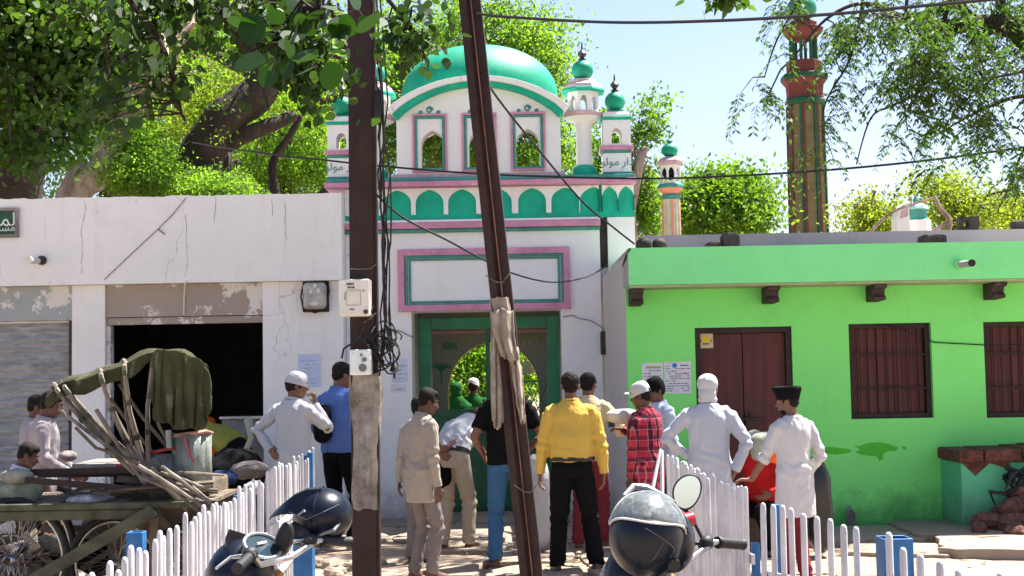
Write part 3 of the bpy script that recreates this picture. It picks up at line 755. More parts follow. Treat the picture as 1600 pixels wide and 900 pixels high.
# ------------------------------------------------------------------ minarets beyond
def minaret_tall():
    Y = 40.0; s = Y/2100*1.0; c0 = P(1263, 300, Y); X = P(1264, 360, Y).x
    Z = lambda y: P(1264, y, Y).z
    t = thing('minaret', 'tall striped minaret in red, ochre and green with a green dome, under the tree branches', 'minaret', (X, Y, 0))
    c = (X, Y, 0); o = PI/8
    red = simple('brick_red_paint', (.15,.036,.03), .8, .25, 3); och = simple('ochre_paint', (.17,.145,.065), .8, .2, 3); gr = simple('dark_green_paint', (.012,.085,.04), .7, .2, 3)
    M['m_red'], M['m_och'], M['m_gr'] = red, och, gr
    n = 16
    R0_, R1_ = 33*s, 29*s
    b = MB(); b.lathe([(R0_*.97, 0), (R1_*.97, Z(165))], c, 8, .1+PI*2/20); b.build('shaft', och, t)
    for k in range(n):
        a = 2*PI*(k//2)/(n//2)+.1+PI*2/20+(.075 if k % 2 else -.075)
        b = MB(); b.bar((X+R0_*.97*math.cos(a), Y+R0_*.97*math.sin(a), 0), (X+R1_*.97*math.cos(a), Y+R1_*.97*math.sin(a), Z(165)), .075, .06, (math.cos(a), math.sin(a), 0))
        b.build('rib', red if k % 2 else gr, t)
    def ring(name, prof, mat, nn=8):
        MB().lathe([(r*s, Z(y)) for r, y in prof], c, nn, o).build(name, mat, t, bevel=.02)
    ring('string_course', [(28,166),(32,164),(32,158),(30,155)], gr)
    ring('cavetto', [(30,155),(29,148),(30,135),(37,126)], red)
    ring('string_course', [(37,126),(38,124),(37,118),(29,116)], gr)
    ring('gallery_parapet', [(28,116),(28,97),(25,97)], red)
    for k in range(8):
        a = 2*PI*k/8+o; b = MB(); b.tube([(X+20*s*math.cos(a), Y+20*s*math.sin(a), Z(98)), (X+20*s*math.cos(a), Y+20*s*math.sin(a), Z(62))], 2.6*s, 8); b.build('post', gr, t)
    ring('eave', [(14,64),(24,60),(33,48),(33,45),(22,44)], red)
    ring('collar', [(22,44),(23,36),(20,34)], red)
    b = MB(); b.lathe(sphere_prof(Z(14), 23*s, .5, .9), c, 28); d = b.build('dome', simple('wet_green_dome', (.01,.20,.09), .35), t, smooth='all')
    b = MB(); finial(b, c, Z(-8), 2.5); b.build('finial', M['gold'], d, smooth=True)
minaret_tall()
def minaret_small():
    Y = 28.0; s = Y/2100; X = P(1049, 340, Y).x; Z = lambda y: P(1049, y, Y).z; c = (X, Y, 0); o = PI/8
    t = thing('minaret', 'slender cream minaret with a loudspeaker opening and small teal dome, behind the roof', 'minaret', (X, Y, 0))
    cr = simple('cream_paint', (.62,.57,.42), .8, .2, 3); orr = simple('orange_pink_paint', (.72,.30,.20), .8, .2, 3)
    def ring(name, prof, mat, nn=8): MB().lathe([(r*s, Z(y)) for r, y in prof], c, nn, o).build(name, mat, t, bevel=.01)
    ring('shaft', [(14,560),(13,312)], cr, 12)
    for k in range(12):
        a = 2*PI*k/12; b = MB(); b.tube([(X+13.4*s*math.cos(a), Y+13.4*s*math.sin(a), Z(560)), (X+12.7*s*math.cos(a), Y+12.7*s*math.sin(a), Z(312))], .028, 5); b.build('rib', orr if k % 3 == 0 else cr, t)
    ring('string_course', [(13,312),(16,310),(16,306),(14,304)], M['teal']); ring('cavetto', [(13,304),(15,300),(21,295)], orr)
    ring('string_course', [(21,295),(22,293),(21,289),(17,288)], M['teal'])
    R = 16.5*s; ap = R*math.cos(o); wdt = 2*R*math.sin(o); b = MB()
    for k in range(8):
        p = MB(); p.plate(rect(-wdt/2, wdt/2, Z(288), Z(259)), [arch2d(0, wdt*.7, Z(285), Z(272), Z(263), 5)[::-1]], -ap, -ap+.03)
        A = Matrix.Translation(c) @ Matrix.Rotation(PI/4*k, 4, 'Z'); b.add([A @ Vector(v) for v in p.v], p.f)
    b.build('lantern', M['white'], t)
    b = MB(); b.lathe([(.04,-.3),(.05,-.12),(.12,-.03),(.15,0),(.14,-.005),(.05,-.1)], (0,0,0), 16)
    A = Matrix.Translation((X-.03, Y-ap+.06, Z(272))) @ Matrix.Rotation(PI/2, 4, 'X'); b.v = [tuple(A @ Vector(v)) for v in b.v]; b.build('horn', M['black'], t)
    ring('eave', [(15,259),(21,256),(21,252),(15,248),(12,246)], M['pink_pale'])
    b = MB(); b.lathe(sphere_prof(Z(235), 13*s, .55, .85), c, 20); d = b.build('dome', M['dome_green'], t, smooth='all')
    b = MB(); finial(b, c, Z(226), 1.5); b.build('finial', M['teal'], d)
minaret_small()
def small_dome():
    Y = 22.0; s = Y/2100; X = P(1432, 340, Y).x; Z = lambda y: P(1432, y, Y).z; c = (X, Y, 0); o = PI/8
    t = thing('domed_kiosk', 'small white octagonal kiosk with teal stepped top seen over the roof among branches', 'kiosk', (X, Y, 0))
    for name, prof, mat in (('wall', [(24,560),(22,345)], M['white']), ('band', [(20,345),(17,341),(16,330),(17,328)], M['teal']), ('roof', [(20,328),(17,322),(9,318),(3,316)], simple('pale_teal', (.35,.62,.58))), ('knob', [(4,316),(5,313),(3,309),(1,305)], M['teal'])):
        MB().lathe([(r*s, Z(y)) for r, y in prof], c, 8, o).build(name, mat, t, bevel=.01)
    p = P(1405, 340, 21.5); 
    t = thing('broken_turret', 'chipped white and pink turret stub leaning beside the small teal topped kiosk', 'turret', (p.x, 21.5, 0))
    b = MB(); zz = lambda y: P(1405, y, 21.5).z; xx = lambda x: P(x, 340, 21.5).x
    b.plate([(xx(1400),0),(xx(1400),zz(340)),(xx(1404),zz(328)),(xx(1412),zz(318)),(xx(1424),zz(314)),(xx(1421),zz(322)),(xx(1422),zz(345)),(xx(1424),0)], [], 21.5, 21.8); b.build('wall', M['white'], t, bevel=.02)
    MB().plate([(xx(1406),zz(342)),(xx(1408),zz(330)),(xx(1420),zz(324)),(xx(1419),zz(338))], [], 21.49, 21.5).build('bare_patch', M['pink_pale'], t)
small_dome()

# ------------------------------------------------------------------ foliage
def np_mesh(name, verts, loops_per_face, mat, parent=None):
    me = bpy.data.meshes.new(name); nv = len(verts); nf = nv//loops_per_face
    me.vertices.add(nv); me.vertices.foreach_set('co', np.asarray(verts, dtype=np.float32).ravel())
    me.loops.add(nv); me.loops.foreach_set('vertex_index', np.arange(nv, dtype=np.int32))
    me.polygons.add(nf); me.polygons.foreach_set('loop_start', np.arange(0, nv, loops_per_face, dtype=np.int32))
    me.update(calc_edges=True); me.validate()
    return link(name, me, mat, parent, local=True)
def leaves(centers, size, shape, rng, dirs=None, jitter=1.0, droop=.35, sv=.35):
    "an (N,k,3) array of single polygon leaves"
    N = len(centers); shp = np.asarray(shape, dtype=float); k = len(shp)
    d = rng.normal(size=(N,3))*jitter
    if dirs is not None: d = d*.55 + dirs
    d[:,2] -= droop; d /= np.linalg.norm(d, axis=1, keepdims=True)+1e-9
    u = rng.normal(size=(N,3)); u[:,2] += .8
    u -= (u*d).sum(1, keepdims=True)*d; u /= np.linalg.norm(u, axis=1, keepdims=True)+1e-9
    s = np.cross(d, u)
    sz = size*(1+sv*(rng.random(N)*2-1))
    # shape rows: (along, side, lift)
    v = centers[:,None,:] + sz[:,None,None]*(shp[None,:,0:1]*d[:,None,:] + shp[None,:,1:2]*s[:,None,:] + shp[None,:,2:3]*u[:,None,:])
    return v.reshape(-1,3), k
LEAF = [(0,0,0),(.45,.24,.05),(1,0,-.06),(.45,-.24,.05)]
ROUND_FINE = [(0,0,0)]+[(.5+.54*math.cos(a_)*1.0, .44*math.sin(a_), .05-.10*((.5+.54*math.cos(a_))-.4)**2) for a_ in [PI*.86-PI*1.72*k/16 for k in range(17)]]
ROUND = [(0,0,0),(.12,.28,.03),(.45,.44,.06),(.8,.26,.02),(1.12,0,-.08),(.8,-.26,.02),(.45,-.44,.06),(.12,-.28,.03)]
def clumps(rng, n, blobs, per, spread, shell=.55):
    "n clumps spread through ellipsoid blobs (c, r); returns centres of leaves"
    w = np.array([b[1][0]*b[1][1]*b[1][2] for b in blobs])**.67; w /= w.sum()
    idx = rng.choice(len(blobs), n, p=w)
    v = rng.normal(size=(n,3)); v /= np.linalg.norm(v, axis=1, keepdims=True)
    rr = (shell + (1-shell)*rng.random(n)**.6)[:,None]
    wv = np.array([.72+.75*noise.noise(Vector((q[0]*1.7, q[1]*1.7, q[2]*1.7+i*3.1)))+.28 for q, i in zip(v, idx)])[:,None]
    c = np.array([blobs[i][0] for i in idx]) + v*rr*wv*np.array([blobs[i][1] for i in idx])
    k = rng.poisson(per, n)
    cc = np.repeat(c, k, axis=0)
    sp = np.repeat(spread*(.5+rng.random(n)), k)[:,None]
    off = rng.normal(size=cc.shape)*sp*np.array([1,1,.6])
    return cc+off, c
def limb(b, pts, r0, r1, n=9, wob=.06, seed=0):
    pts = [Vector(p) for p in pts]; out = []
    K = 6
    for i in range(len(pts)-1):
        p0 = pts[max(i-1,0)]; p1 = pts[i]; p2 = pts[i+1]; p3 = pts[min(i+2,len(pts)-1)]
        for j in range(K):
            t = j/K; q = .5*((2*p1)+(p2-p0)*t+(2*p0-5*p1+4*p2-p3)*t*t+(3*p1-p0-3*p2+p3)*t**3)
            q += Vector((noise.noise(q*1.3+Vector((seed,0,0))), noise.noise(q*1.3+Vector((0,seed,5))), 0))*wob
            out.append(q)
    out.append(pts[-1]); N = len(out)
    rs = [(r0+(r1-r0)*i/(N-1))*(1+.16*noise.noise(out[i]*3+Vector((seed,1,1)))) for i in range(N)]
    b.tube(out, rs, n); return out
def PB(x, y, Y): return P(x, y, Y)
def blobpx(x, y, Y, rx, ry, rd):
    p = P(x, y, Y); s = Y/2100; return (tuple(p), (rx*s, rd, ry*s))
M['leaf_bright'] = leaf_mat('bright_neem_leaf', (.095,.20,.028), (.15,.27,.035), .62)
M['leaf_mid'] = leaf_mat('mid_green_leaf', (.07,.16,.02), (.13,.23,.03), .55)
M['leaf_dark'] = leaf_mat('dark_round_leaf', (.035,.085,.012), (.07,.13,.02), .5)
M['leaf_yellow'] = leaf_mat('yellow_green_leaf', (.13,.20,.025), (.20,.25,.04), .62)
M['leaf_shade'] = leaf_mat('shaded_round_leaf', (.018,.048,.008), (.035,.080,.012), .32)  # leaf colour darkened so the near boughs read as shaded silhouettes
M['leaf_neem'] = leaf_mat('neem_leaflet', (.038,.095,.014), (.065,.14,.022), .45)
def tree(name, label, trunk_pts, r0, r1, blobs, n, per, spread, size, mat, bark, seed, shape=LEAF, limbs=6, group=None, droop=.35, shell=.5, extra=None):
    rng = np.random.default_rng(seed)
    base = Vector(trunk_pts[0])
    t = thing(name, label, 'tree', (base.x, base.y, 0), 0, group)
    b = MB(); path = limb(b, trunk_pts, r0, r1, 12, .10, seed)
    cc, c = clumps(rng, n, blobs, per, spread, shell)
    r = random.Random(seed)
    if extra:
        for (pp, ra, rb) in extra: limb(b, pp, ra, rb, 10, .08, seed+3)
    for k in range(limbs):
        tgt = Vector(c[r.randrange(len(c))]); s = path[int(len(path)*r.uniform(.55,.98))]
        mid = s.lerp(tgt, .5)+Vector((r.uniform(-.3,.3), r.uniform(-.3,.3), r.uniform(.1,.5)))
        pp = limb(b, [s, mid, tgt], r1*.6, r1*.1, 6, .1, seed+k)
        for q in range(3):
            t2 = Vector(c[r.randrange(len(c))])
            if (t2-tgt).length < 2.5: limb(b, [pp[int(len(pp)*.6)], (pp[-1]+t2)/2+Vector((0,0,.15)), t2], r1*.25, r1*.05, 5, .08, seed+k+q)
    b.build('trunk', bark, t, smooth='all')
    v, kk = leaves(cc, size, shape, rng, droop=droop)
    v = v - np.array(rootloc(t))[None,:]
    np_mesh('crown', v, kk, mat, t)
    return t

# --- left: old trees behind the shop
tree('old_tree', 'thick dark trunked tree furthest along the shop roof, hung with dull leaves',
     [P(10,700,19), P(22,320,19), P(42,200,19), P(62,60,19.3), P(95,-60,19.5)], .42, .24,
     [blobpx(60,130,18.2,100,130,1.0), blobpx(50,30,18,140,80,1.2), blobpx(150,90,18.5,60,70,.7)], 430, 20, .17, .10, M['leaf_dark'], M['bark_dark'], 11, ROUND, 10)
tree('leaning_tree', 'tree with a pale pinkish trunk leaning right above the shop parapet',
     [P(95,700,20.5), P(112,330,20.5), P(150,270,20.5), P(172,225,20.6), P(205,170,20.8), P(240,60,21)], .29, .15,
     [blobpx(180,60,21,160,110,1.3), blobpx(260,120,21,110,90,1.2)], 170, 20, .16, .075, M['leaf_mid'], M['bark_pale'], 12, LEAF, 8)
tree('sprawling_tree', 'massive dark limbed tree whose boughs sweep up to the right beside the iron pole',
     [P(225,700,22), P(245,330,22), P(300,265,22), P(350,190,22), P(410,130,22.2), P(450,60,22.4), P(500,-40,22.6)], .48, .21,
     [blobpx(380,50,23,170,80,1.4), blobpx(520,90,23.5,120,110,1.4)], 260, 22, .17, .08, M['leaf_bright'], M['bark_dark'], 13, LEAF, 9,
     extra=[([P(300,300,22),P(330,240,22),P(400,205,22),P(460,180,22.3)], .20, .10), ([P(245,320,22),P(215,250,22),P(190,200,21.8),P(150,160,21.6)], .16, .08), ([P(440,360,23),P(430,290,23),P(432,240,23),P(470,180,23)], .11, .05), ([P(480,330,23.2),P(520,280,23.2),P(530,230,23)], .12, .05)])
neem = [(225,250,21.2,52,58,1.0,.062,14,'bright green bush crown of a neem rising just behind the shop parapet'),
        (345,296,21.0,30,16,1.0,.06,15,'sunlit neem crown low between the dark boughs and the pole'),
        (450,230,25,100,90,1.2,.065,16,'bright neem tree filling the gap left of the iron pole'),
        (400,150,27,140,80,1.4,.07,17,'yellow green neem crown high behind the dark boughs')]
for (x, y, Y, rx, ry, rd, sz_, sd_, lab) in neem:
    tree('neem_tree', lab, [P(x+5,700,Y), P(x,y+ry,Y), P(x+10,y,Y)], .16, .09, [blobpx(x,y,Y,rx,ry,rd), blobpx(x-rx*.5,y+ry*.4,Y-.3,rx*.5,ry*.5,rd*.8), blobpx(x+rx*.5,y+ry*.35,Y-.3,rx*.55,ry*.5,rd*.8)],
         620, 34, .13, sz_, M['leaf_bright'] if sd_ != 17 else M['leaf_yellow'], M['bark_dark'], sd_, LEAF, 6, 'neem trees behind the shop', shell=.3)
tree('background_tree', 'broad leafy tree filling the view far behind the left hand shop trees', [P(180,700,34), P(180,300,34), P(200,150,34)], .5, .3, [blobpx(60,150,34,180,170,1.5), blobpx(300,120,34,210,190,1.5), blobpx(450,190,34,150,140,1.5)], 2000, 30, .26, .13, M['leaf_mid'], M['bark_dark'], 18, LEAF, 8, shell=.2)
tree('background_tree', 'tall pale green tree rising behind the green dome', [P(700,700,30), P(690,300,30), P(660,180,30), P(700,80,30)], .35, .2,
     [blobpx(620,120,30,90,140,1.3), blobpx(760,50,30,110,80,1.3), blobpx(840,110,30,60,95,1.2), blobpx(700,220,30,90,90,1.2), blobpx(830,240,30,100,90,1.2), blobpx(560,220,30,70,90,1)], 2000, 28, .24, .10, M['leaf_bright'], M['bark_pale'], 19, LEAF, 12, shell=.2)
tree('background_tree', 'tree seen through the door arch of the gateway', [P(760,760,27), P(750,640,27), P(745,580,27)], .2, .12, [blobpx(735,590,27,85,80,1.3), blobpx(800,570,27,60,70,1.3)], 900, 26, .18, .10, M['leaf_bright'], M['bark_dark'], 20, LEAF, 6, shell=.2)
tree('background_tree', 'sparse tall tree showing between the gateway turrets and slender minaret', [P(1000,700,29), P(990,330,29), P(1010,230,29)], .16, .07, [blobpx(985,290,30,45,80,.9), blobpx(1015,190,30,28,45,.6), blobpx(955,250,30,40,80,.8), blobpx(1010,335,30,30,50,.8)], 420, 20, .17, .12, M['leaf_mid'], M['bark_pale'], 21, LEAF, 8, shell=.3)
tree('background_tree', 'round leafy tree behind the roof between the two minarets', [P(1140,700,33), P(1140,380,33), P(1140,330,33)], .25, .14, [blobpx(1110,325,33,75,60,1.5), blobpx(1160,342,33,42,34,1.3), blobpx(1145,300,33,60,30,1.2)], 620, 24, .34, .15, M['leaf_mid'], M['bark_dark'], 22, LEAF, 12, shell=.2)
tree('background_tree', 'thin yellow green tree right of the tall striped minaret', [P(1350,700,27), P(1348,380,27), P(1360,320,27)], .14, .05, [blobpx(1352,340,27,28,38,.8), blobpx(1392,350,27,40,28,.8)], 330, 16, .22, .085, M['leaf_yellow'], M['bark_pale'], 23, LEAF, 12, shell=.3)
tree('background_tree', 'bright yellow green tree behind the roof at the pierced block', [P(1500,700,26), P(1490,380,26), P(1485,320,26)], .16, .07, [blobpx(1475,310,26,50,42,.9), blobpx(1520,340,26,60,35,.9), blobpx(1590,335,27,60,45,.9), blobpx(1440,290,26,26,18,.4)], 620, 22, .22, .075, M['leaf_yellow'], M['bark_dark'], 24, LEAF, 10, shell=.3)
# --- near round-leaved branches hanging into the top of the view
def spray(name, label, blobs, n, per, spread, size, mat, seed, wood, group=None, shape=None):
    rng = np.random.default_rng(seed); base = Vector(wood[0][0][0])
    t = thing(name, label, 'tree branch', tuple(base), 0, group)
    cc, c = clumps(rng, n, blobs, per, spread, .1)
    b = MB()
    ends = []
    for pts, ra, rb in wood: ends += limb(b, pts, ra, rb, 7, .03, seed)
    for q in c[::1]:
        q = Vector(q); e = min(ends, key=lambda z: (z-q).length)
        if (e-q).length < 1.6: b.tube([e, (e+q)/2+Vector((0,0,.06)), q], [.007,.005,.003], 4)
    b.build('twigs', simple('shaded_twig', (.02,.014,.01), .9), t)
    v, k = leaves(cc, size, shape or ROUND, rng, droop=1.1, sv=.3)
    np_mesh('leaves', v-np.array(tuple(base))[None,:], k, mat, t)
YL = 8.0
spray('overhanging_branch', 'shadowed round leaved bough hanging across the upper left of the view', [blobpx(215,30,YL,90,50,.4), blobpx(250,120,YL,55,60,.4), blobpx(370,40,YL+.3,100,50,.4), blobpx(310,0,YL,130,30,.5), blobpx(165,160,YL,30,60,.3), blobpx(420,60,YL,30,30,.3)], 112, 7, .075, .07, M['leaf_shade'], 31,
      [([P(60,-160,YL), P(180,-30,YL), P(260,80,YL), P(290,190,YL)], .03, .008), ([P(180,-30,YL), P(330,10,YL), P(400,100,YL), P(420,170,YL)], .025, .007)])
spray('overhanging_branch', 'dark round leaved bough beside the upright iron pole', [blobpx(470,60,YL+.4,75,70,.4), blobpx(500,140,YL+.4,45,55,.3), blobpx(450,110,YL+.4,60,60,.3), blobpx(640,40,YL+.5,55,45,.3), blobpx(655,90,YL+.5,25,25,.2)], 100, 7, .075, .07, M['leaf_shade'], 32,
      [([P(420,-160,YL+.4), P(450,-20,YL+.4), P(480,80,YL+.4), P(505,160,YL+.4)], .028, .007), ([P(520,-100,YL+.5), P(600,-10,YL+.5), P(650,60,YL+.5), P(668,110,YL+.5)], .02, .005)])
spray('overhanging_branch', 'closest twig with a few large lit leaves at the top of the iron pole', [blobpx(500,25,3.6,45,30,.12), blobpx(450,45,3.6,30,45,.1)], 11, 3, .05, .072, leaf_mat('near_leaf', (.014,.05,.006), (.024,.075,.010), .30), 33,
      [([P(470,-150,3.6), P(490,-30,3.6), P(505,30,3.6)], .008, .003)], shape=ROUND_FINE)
spray('overhanging_branch', 'small twig tip of pointed leaves at the top edge near the upper wire', [blobpx(1140,-5,7,22,14,.1)], 12, 7, .05, .05, M['leaf_dark'], 34, [([P(1150,-120,7), P(1140,-10,7)], .01, .003)])
# --- high canopy above the gate that dapples the ground (its shadow is in view)
tree('canopy_tree', 'high spreading crown over the forecourt that dapples the ground', [P(-350,760,17.5), (-8.4,17.5,5), (-5.5,16.5,7.6), (-1,15.4,8.4)], .4, .2,
     [((-4.5,15.5,8.6),(2.4,1.6,.7)), ((-1.0,15.2,8.9),(2.3,1.5,.7)), ((2.4,15.6,8.8),(2.0,1.5,.6)), ((5.6,15.8,8.9),(2.0,1.4,.6))], 620, 20, .16, .13, M['leaf_mid'], M['bark_dark'], 25, LEAF, 10, shell=.0)
# --- neem on the right: branch wood and drooping compound fronds
def neem_branch():
    Y = 9.0; rng = np.random.default_rng(41); r = random.Random(41)
    t = thing('neem_bough', 'dark neem bough reaching in from the upper right with drooping feathery leaves', 'tree branch', tuple(P(1800,60,Y)))
    b = MB()
    br = [([P(1820,110,Y), P(1640,75,Y), P(1590,45,Y), P(1530,38,Y), P(1480,42,Y)], .12, .05),
          ([P(1530,38,Y), P(1500,5,Y), P(1490,-60,Y)], .05, .03), ([P(1590,45,Y), P(1565,10,Y), P(1575,-60,Y)], .045, .03),
          ([P(1500,5,Y), P(1420,25,Y), P(1350,5,Y), P(1290,30,Y), P(1240,90,Y)], .024, .006),
          ([P(1490,-40,Y-.2), P(1480,20,Y-.2), P(1455,90,Y-.2), P(1440,140,Y-.2), P(1395,165,Y-.2), P(1360,185,Y-.2), P(1338,256,Y-.2)], .018, .004),
          ([P(1350,5,Y+.1), P(1330,90,Y+.1), P(1290,160,Y+.1), P(1285,220,Y+.1)], .012, .003),
          ([P(1420,-60,Y-.4), P(1415,30,Y-.4), P(1430,80,Y-.4), P(1420,150,Y-.4)], .014, .004),
          ([P(1700,150,Y+.2), P(1600,150,Y+.2), P(1540,170,Y+.2), P(1500,190,Y+.2), P(1455,215,Y+.2)], .02, .004),
          ([P(1700,60,Y-.3), P(1600,110,Y-.3), P(1540,130,Y-.3), P(1520,200,Y-.3)], .016, .004),
          ([P(1700,150,Y+.4), P(1610,220,Y+.4), P(1580,290,Y+.4), P(1560,330,Y+.4)], .015, .004),
          ([P(1300,-120,Y+.3), P(1260,-20,Y+.3), P(1215,60,Y+.3), P(1195,120,Y+.3)], .014, .004)]
    paths = [limb(b, *q, 7, .02, i) for i, q in enumerate(br)]
    b.build('wood', M['bark_dark'], t, smooth='all')
    # anchor points of fronds: regions in the picture plane at these depths
    regs = [(1215,60,Y,22,50,.3,20),(1198,150,Y,20,45,.3,30),(1300,190,Y,22,60,.25,36),(1335,55,Y,42,50,.4,90),(1400,60,Y-.3,55,70,.4,120),(1420,150,Y-.2,50,40,.3,80),(1440,200,Y-.2,30,30,.2,35),(1500,110,Y-.3,60,60,.4,110),
            (1560,60,Y,60,70,.4,110),(1570,160,Y+.2,50,60,.4,110),(1540,215,Y,40,30,.3,50),(1590,250,Y+.3,30,40,.3,60),(1480,20,Y,60,40,.4,90),(1240,0,Y+.2,60,20,.3,24),(1600,20,Y,60,50,.4,80)]
    fr = []
    for (x, y, yy, rx, ry, rd, n) in regs:
        n = int(n*(.95 if y < 125 and x > 1300 else .5))
        s = yy/2100; c = np.array(tuple(P(x, y, yy)))
        nc = max(3, n//9); cl = rng.normal(size=(nc,3))*np.array([rx*s*.62, rd*.6, ry*s*.62]) + c
        fr.append(cl[rng.integers(0, nc, n)] + rng.normal(size=(n,3))*np.array([.06,.06,.05]))
    fr = np.concatenate(fr); N = len(fr)
    # frond: curved rachis with leaflet pairs
    a = rng.random(N)*2*PI; out = np.stack([np.cos(a), np.sin(a), np.zeros(N)], 1); Lr = .19+.13*rng.random(N)
    allv = []
    tw = MB()
    pairs = 8
    for j in range(pairs):
        tt = (j+.6)/pairs
        pos = fr + out*(Lr*tt*.75)[:,None] + np.array([0,0,-1.0])*(Lr*tt*tt*.8)[:,None]
        dirr = out*(1-tt*.6) + np.array([0,0,-1])*(.3+1.0*tt)
        side = np.cross(dirr, np.array([0,0,1.0])); side /= np.linalg.norm(side, axis=1, keepdims=True)+1e-9
        for sg in (-1, 1):
            dd = side*sg + dirr*.55 + rng.normal(size=(N,3))*.15 + np.array([0,0,-.35])
            v, k = leaves(pos, .047, [(0,0,0),(.5,.17,.03),(1,0,-.05),(.5,-.17,.03)], rng, dirs=dd*3, jitter=.6, droop=0, sv=.25)
            allv.append(v)
    for i in range(N):
        p0 = Vector(fr[i]); o = Vector(out[i]); l = float(Lr[i])
        tw.tube([p0, p0+o*l*.37+Vector((0,0,-l*.2)), p0+o*l*.75+Vector((0,0,-l*.8))], [.0022,.0018,.0012], 3, False)
        if i % 6 == 0:
            e = min((q for pth in paths for q in pth[::2]), key=lambda q: (q-p0).length)
            if (e-p0).length < 1.3: tw.tube([e, (e+p0)/2+Vector((0,0,.05)), p0], [.006,.005,.003], 4, False)
    tw.build('twigs', M['bark_dark'], t)
    v = np.concatenate(allv) - np.array(tuple(rootloc(t)))[None,:]
    np_mesh('leaflets', v, 4, M['leaf_neem'], t)
neem_branch()
# bare fallen bough seen over the roof kerb
t = MB(); limb(t, [P(1340,385,21),P(1390,335,21),P(1430,318,21),P(1462,308,21)], .03, .02, 6, .02, 2); limb(t, [P(1462,308,21),P(1470,325,21),P(1484,345,21),P(1478,372,21)], .03, .05, 6, .03, 3); limb(t, [P(1484,345,21),P(1455,365,21),P(1440,385,21)], .03, .05, 6, .03, 4)
t.build('dead_bough', M['bark_pale'], None, True); tag(bpy.data.objects['dead_bough'], 'bare broken bough arching over the small teal topped kiosk', 'dead branch')

# ------------------------------------------------------------------ iron poles
def rail_pole(name, label, p, q, w, dpt):
    t = thing(name, label, 'pole', (p.x, p.y, 0))
    d_ = (q-p).normalized(); a = Vector((1,0,0)); a = (a-d_*a.dot(d_)).normalized(); n_ = d_.cross(a).normalized()
    sec = [(-w/2,-dpt/2),(w/2,-dpt/2),(w/2,-dpt/2+.012),(.012,-dpt/2+.03),(.012,dpt/2-.02),(w/2,dpt/2-.01),(w/2,dpt/2),(-w/2,dpt/2),(-w/2,dpt/2-.01),(-.012,dpt/2-.02),(-.012,-dpt/2+.03),(-w/2,-dpt/2+.012)]
    N = 26; rings = []
    for i in range(N+1):
        c = p.lerp(q, i/N); j = .002*noise.noise(c*9)
        rings.append([c+a*(x+j)+n_*(y*(1 if n_.y > 0 else -1)+j) for x, y in sec])
    MB().loft(rings).build('beam', M['rust'], t, bevel=.003)
    return t, a, n_, d_
YP = 10.0
pA, qA = P(573, 937, YP), P(564, -60, YP); pA.z = 0
# i-beam turned so one flange faces the camera, the second shows on its right
poleA = thing('iron_pole', 'upright rusted iron beam pole carrying two electric boxes', 'pole', (pA.x, YP, 0))
b = MB(); N = 30; rings = []
sec = [(-.100,-.05),(.078,-.05),(.084,-.044),(.094,-.055),(.106,-.05),(.106,.045),(.092,.05),(.086,.03),(-.088,.03),(-.1,.05)]
for i in range(N+1):
    c = pA.lerp(qA, i/N); j = .003*noise.noise(c*7)
    rings.append([c+Vector((x+j, y-j, 0)) for x, y in sec])
b.loft(rings); b.build('beam', M['rust'], poleA, bevel=.003)
c0 = P(569, 450, YP)
def strapbox(): 
    b = MB(); p = P(568,420,YP); b.tube([p+Vector((-.10,-.056,.0)), p+Vector((-.02,-.062,-.008)), p+Vector((.06,-.06,-.003)), p+Vector((.112,-.06,.035))], .005, 5)
    p = P(570,12,YP); pts = [p+Vector((.02+.06*math.cos(a), -.07-.02*math.sin(a*2), .06*math.sin(a)*1.6)) for a in [k*.7 for k in range(11)]]
    b.tube(pts, .004, 5); p = P(575,500,YP); b.tube([p+Vector((-.02,-.06,-.02)), p+Vector((.03,-.08,.01)), p+Vector((.07,-.07,.05))], .006, 5)
    return b.build('tie_wire', M['bamboo'], poleA)
strapbox()
# torn sack wrapping on the lower pole
def wrap(name, label, prof, Y, mat, seed, depth=.16):
    "cloth wrapped round a pole; prof rows: (y, xleft, xright) in the picture"
    b = MB(); rings = []
    n = 44
    rows = []
    for k in range(len(prof)-1):
        for j in range(5):
            t = j/5; rows.append(tuple(prof[k][i]+(prof[k+1][i]-prof[k][i])*t for i in range(3)))
    rows.append(prof[-1])
    for y, xl, xr in rows:
        a, c = P(xl, y, Y), P(xr, y, Y); mid = (a+c)/2; w = (c.x-a.x)/2
        ring = []
        for i in range(n):
            th = 2*PI*i/n; cs, sn = math.cos(th), math.sin(th)
            sq = 1/max(abs(cs), abs(sn))**.6
            v = mid+Vector((w*cs*min(sq,1.25)*.92, depth/2*sn*min(sq,1.3), 0))
            f = noise.noise(Vector((th*2.2+seed, mid.z*2.4, seed)))*.6+.8*noise.noise(Vector((math.cos(th)*3.2, math.sin(th)*3.2+mid.z*2.5, seed+4)))+.45*noise.noise(Vector((math.cos(th)*7+mid.z*5, math.sin(th)*7, seed+9+mid.z*3)))
            v += Vector((cs, sn, 0))*f*.030+Vector((0,0,.02*noise.noise(Vector((th*2, seed, y*.05)))))
            ring.append(v)
        rings.append(ring)
    b.loft(rings, False)
    o = b.build(name, mat, None, True); return tag(o, label, 'cloth')
a = Mat('dusty_sackcloth', .8, 0, .3); c = a.mix(a.ramp(a.noise(5, 7, .7), .35, .65), (.22,.17,.13), (.40,.34,.28)); a.color(c); a.bump(a.noise(18, 6, .7, (1,1,.3)), .8, .02); M['sack'] = a.m
a = Mat('cloudy_plastic_wrap', .35, 0, .5); c = a.mix(a.ramp(a.noise(5, 8, .75), .35, .65), (.11,.08,.06), (.44,.40,.34)); a.color(c); a.bump(a.noise(14, 7, .75, (1,1,.4)), 1, .03); M['wrap'] = a.m
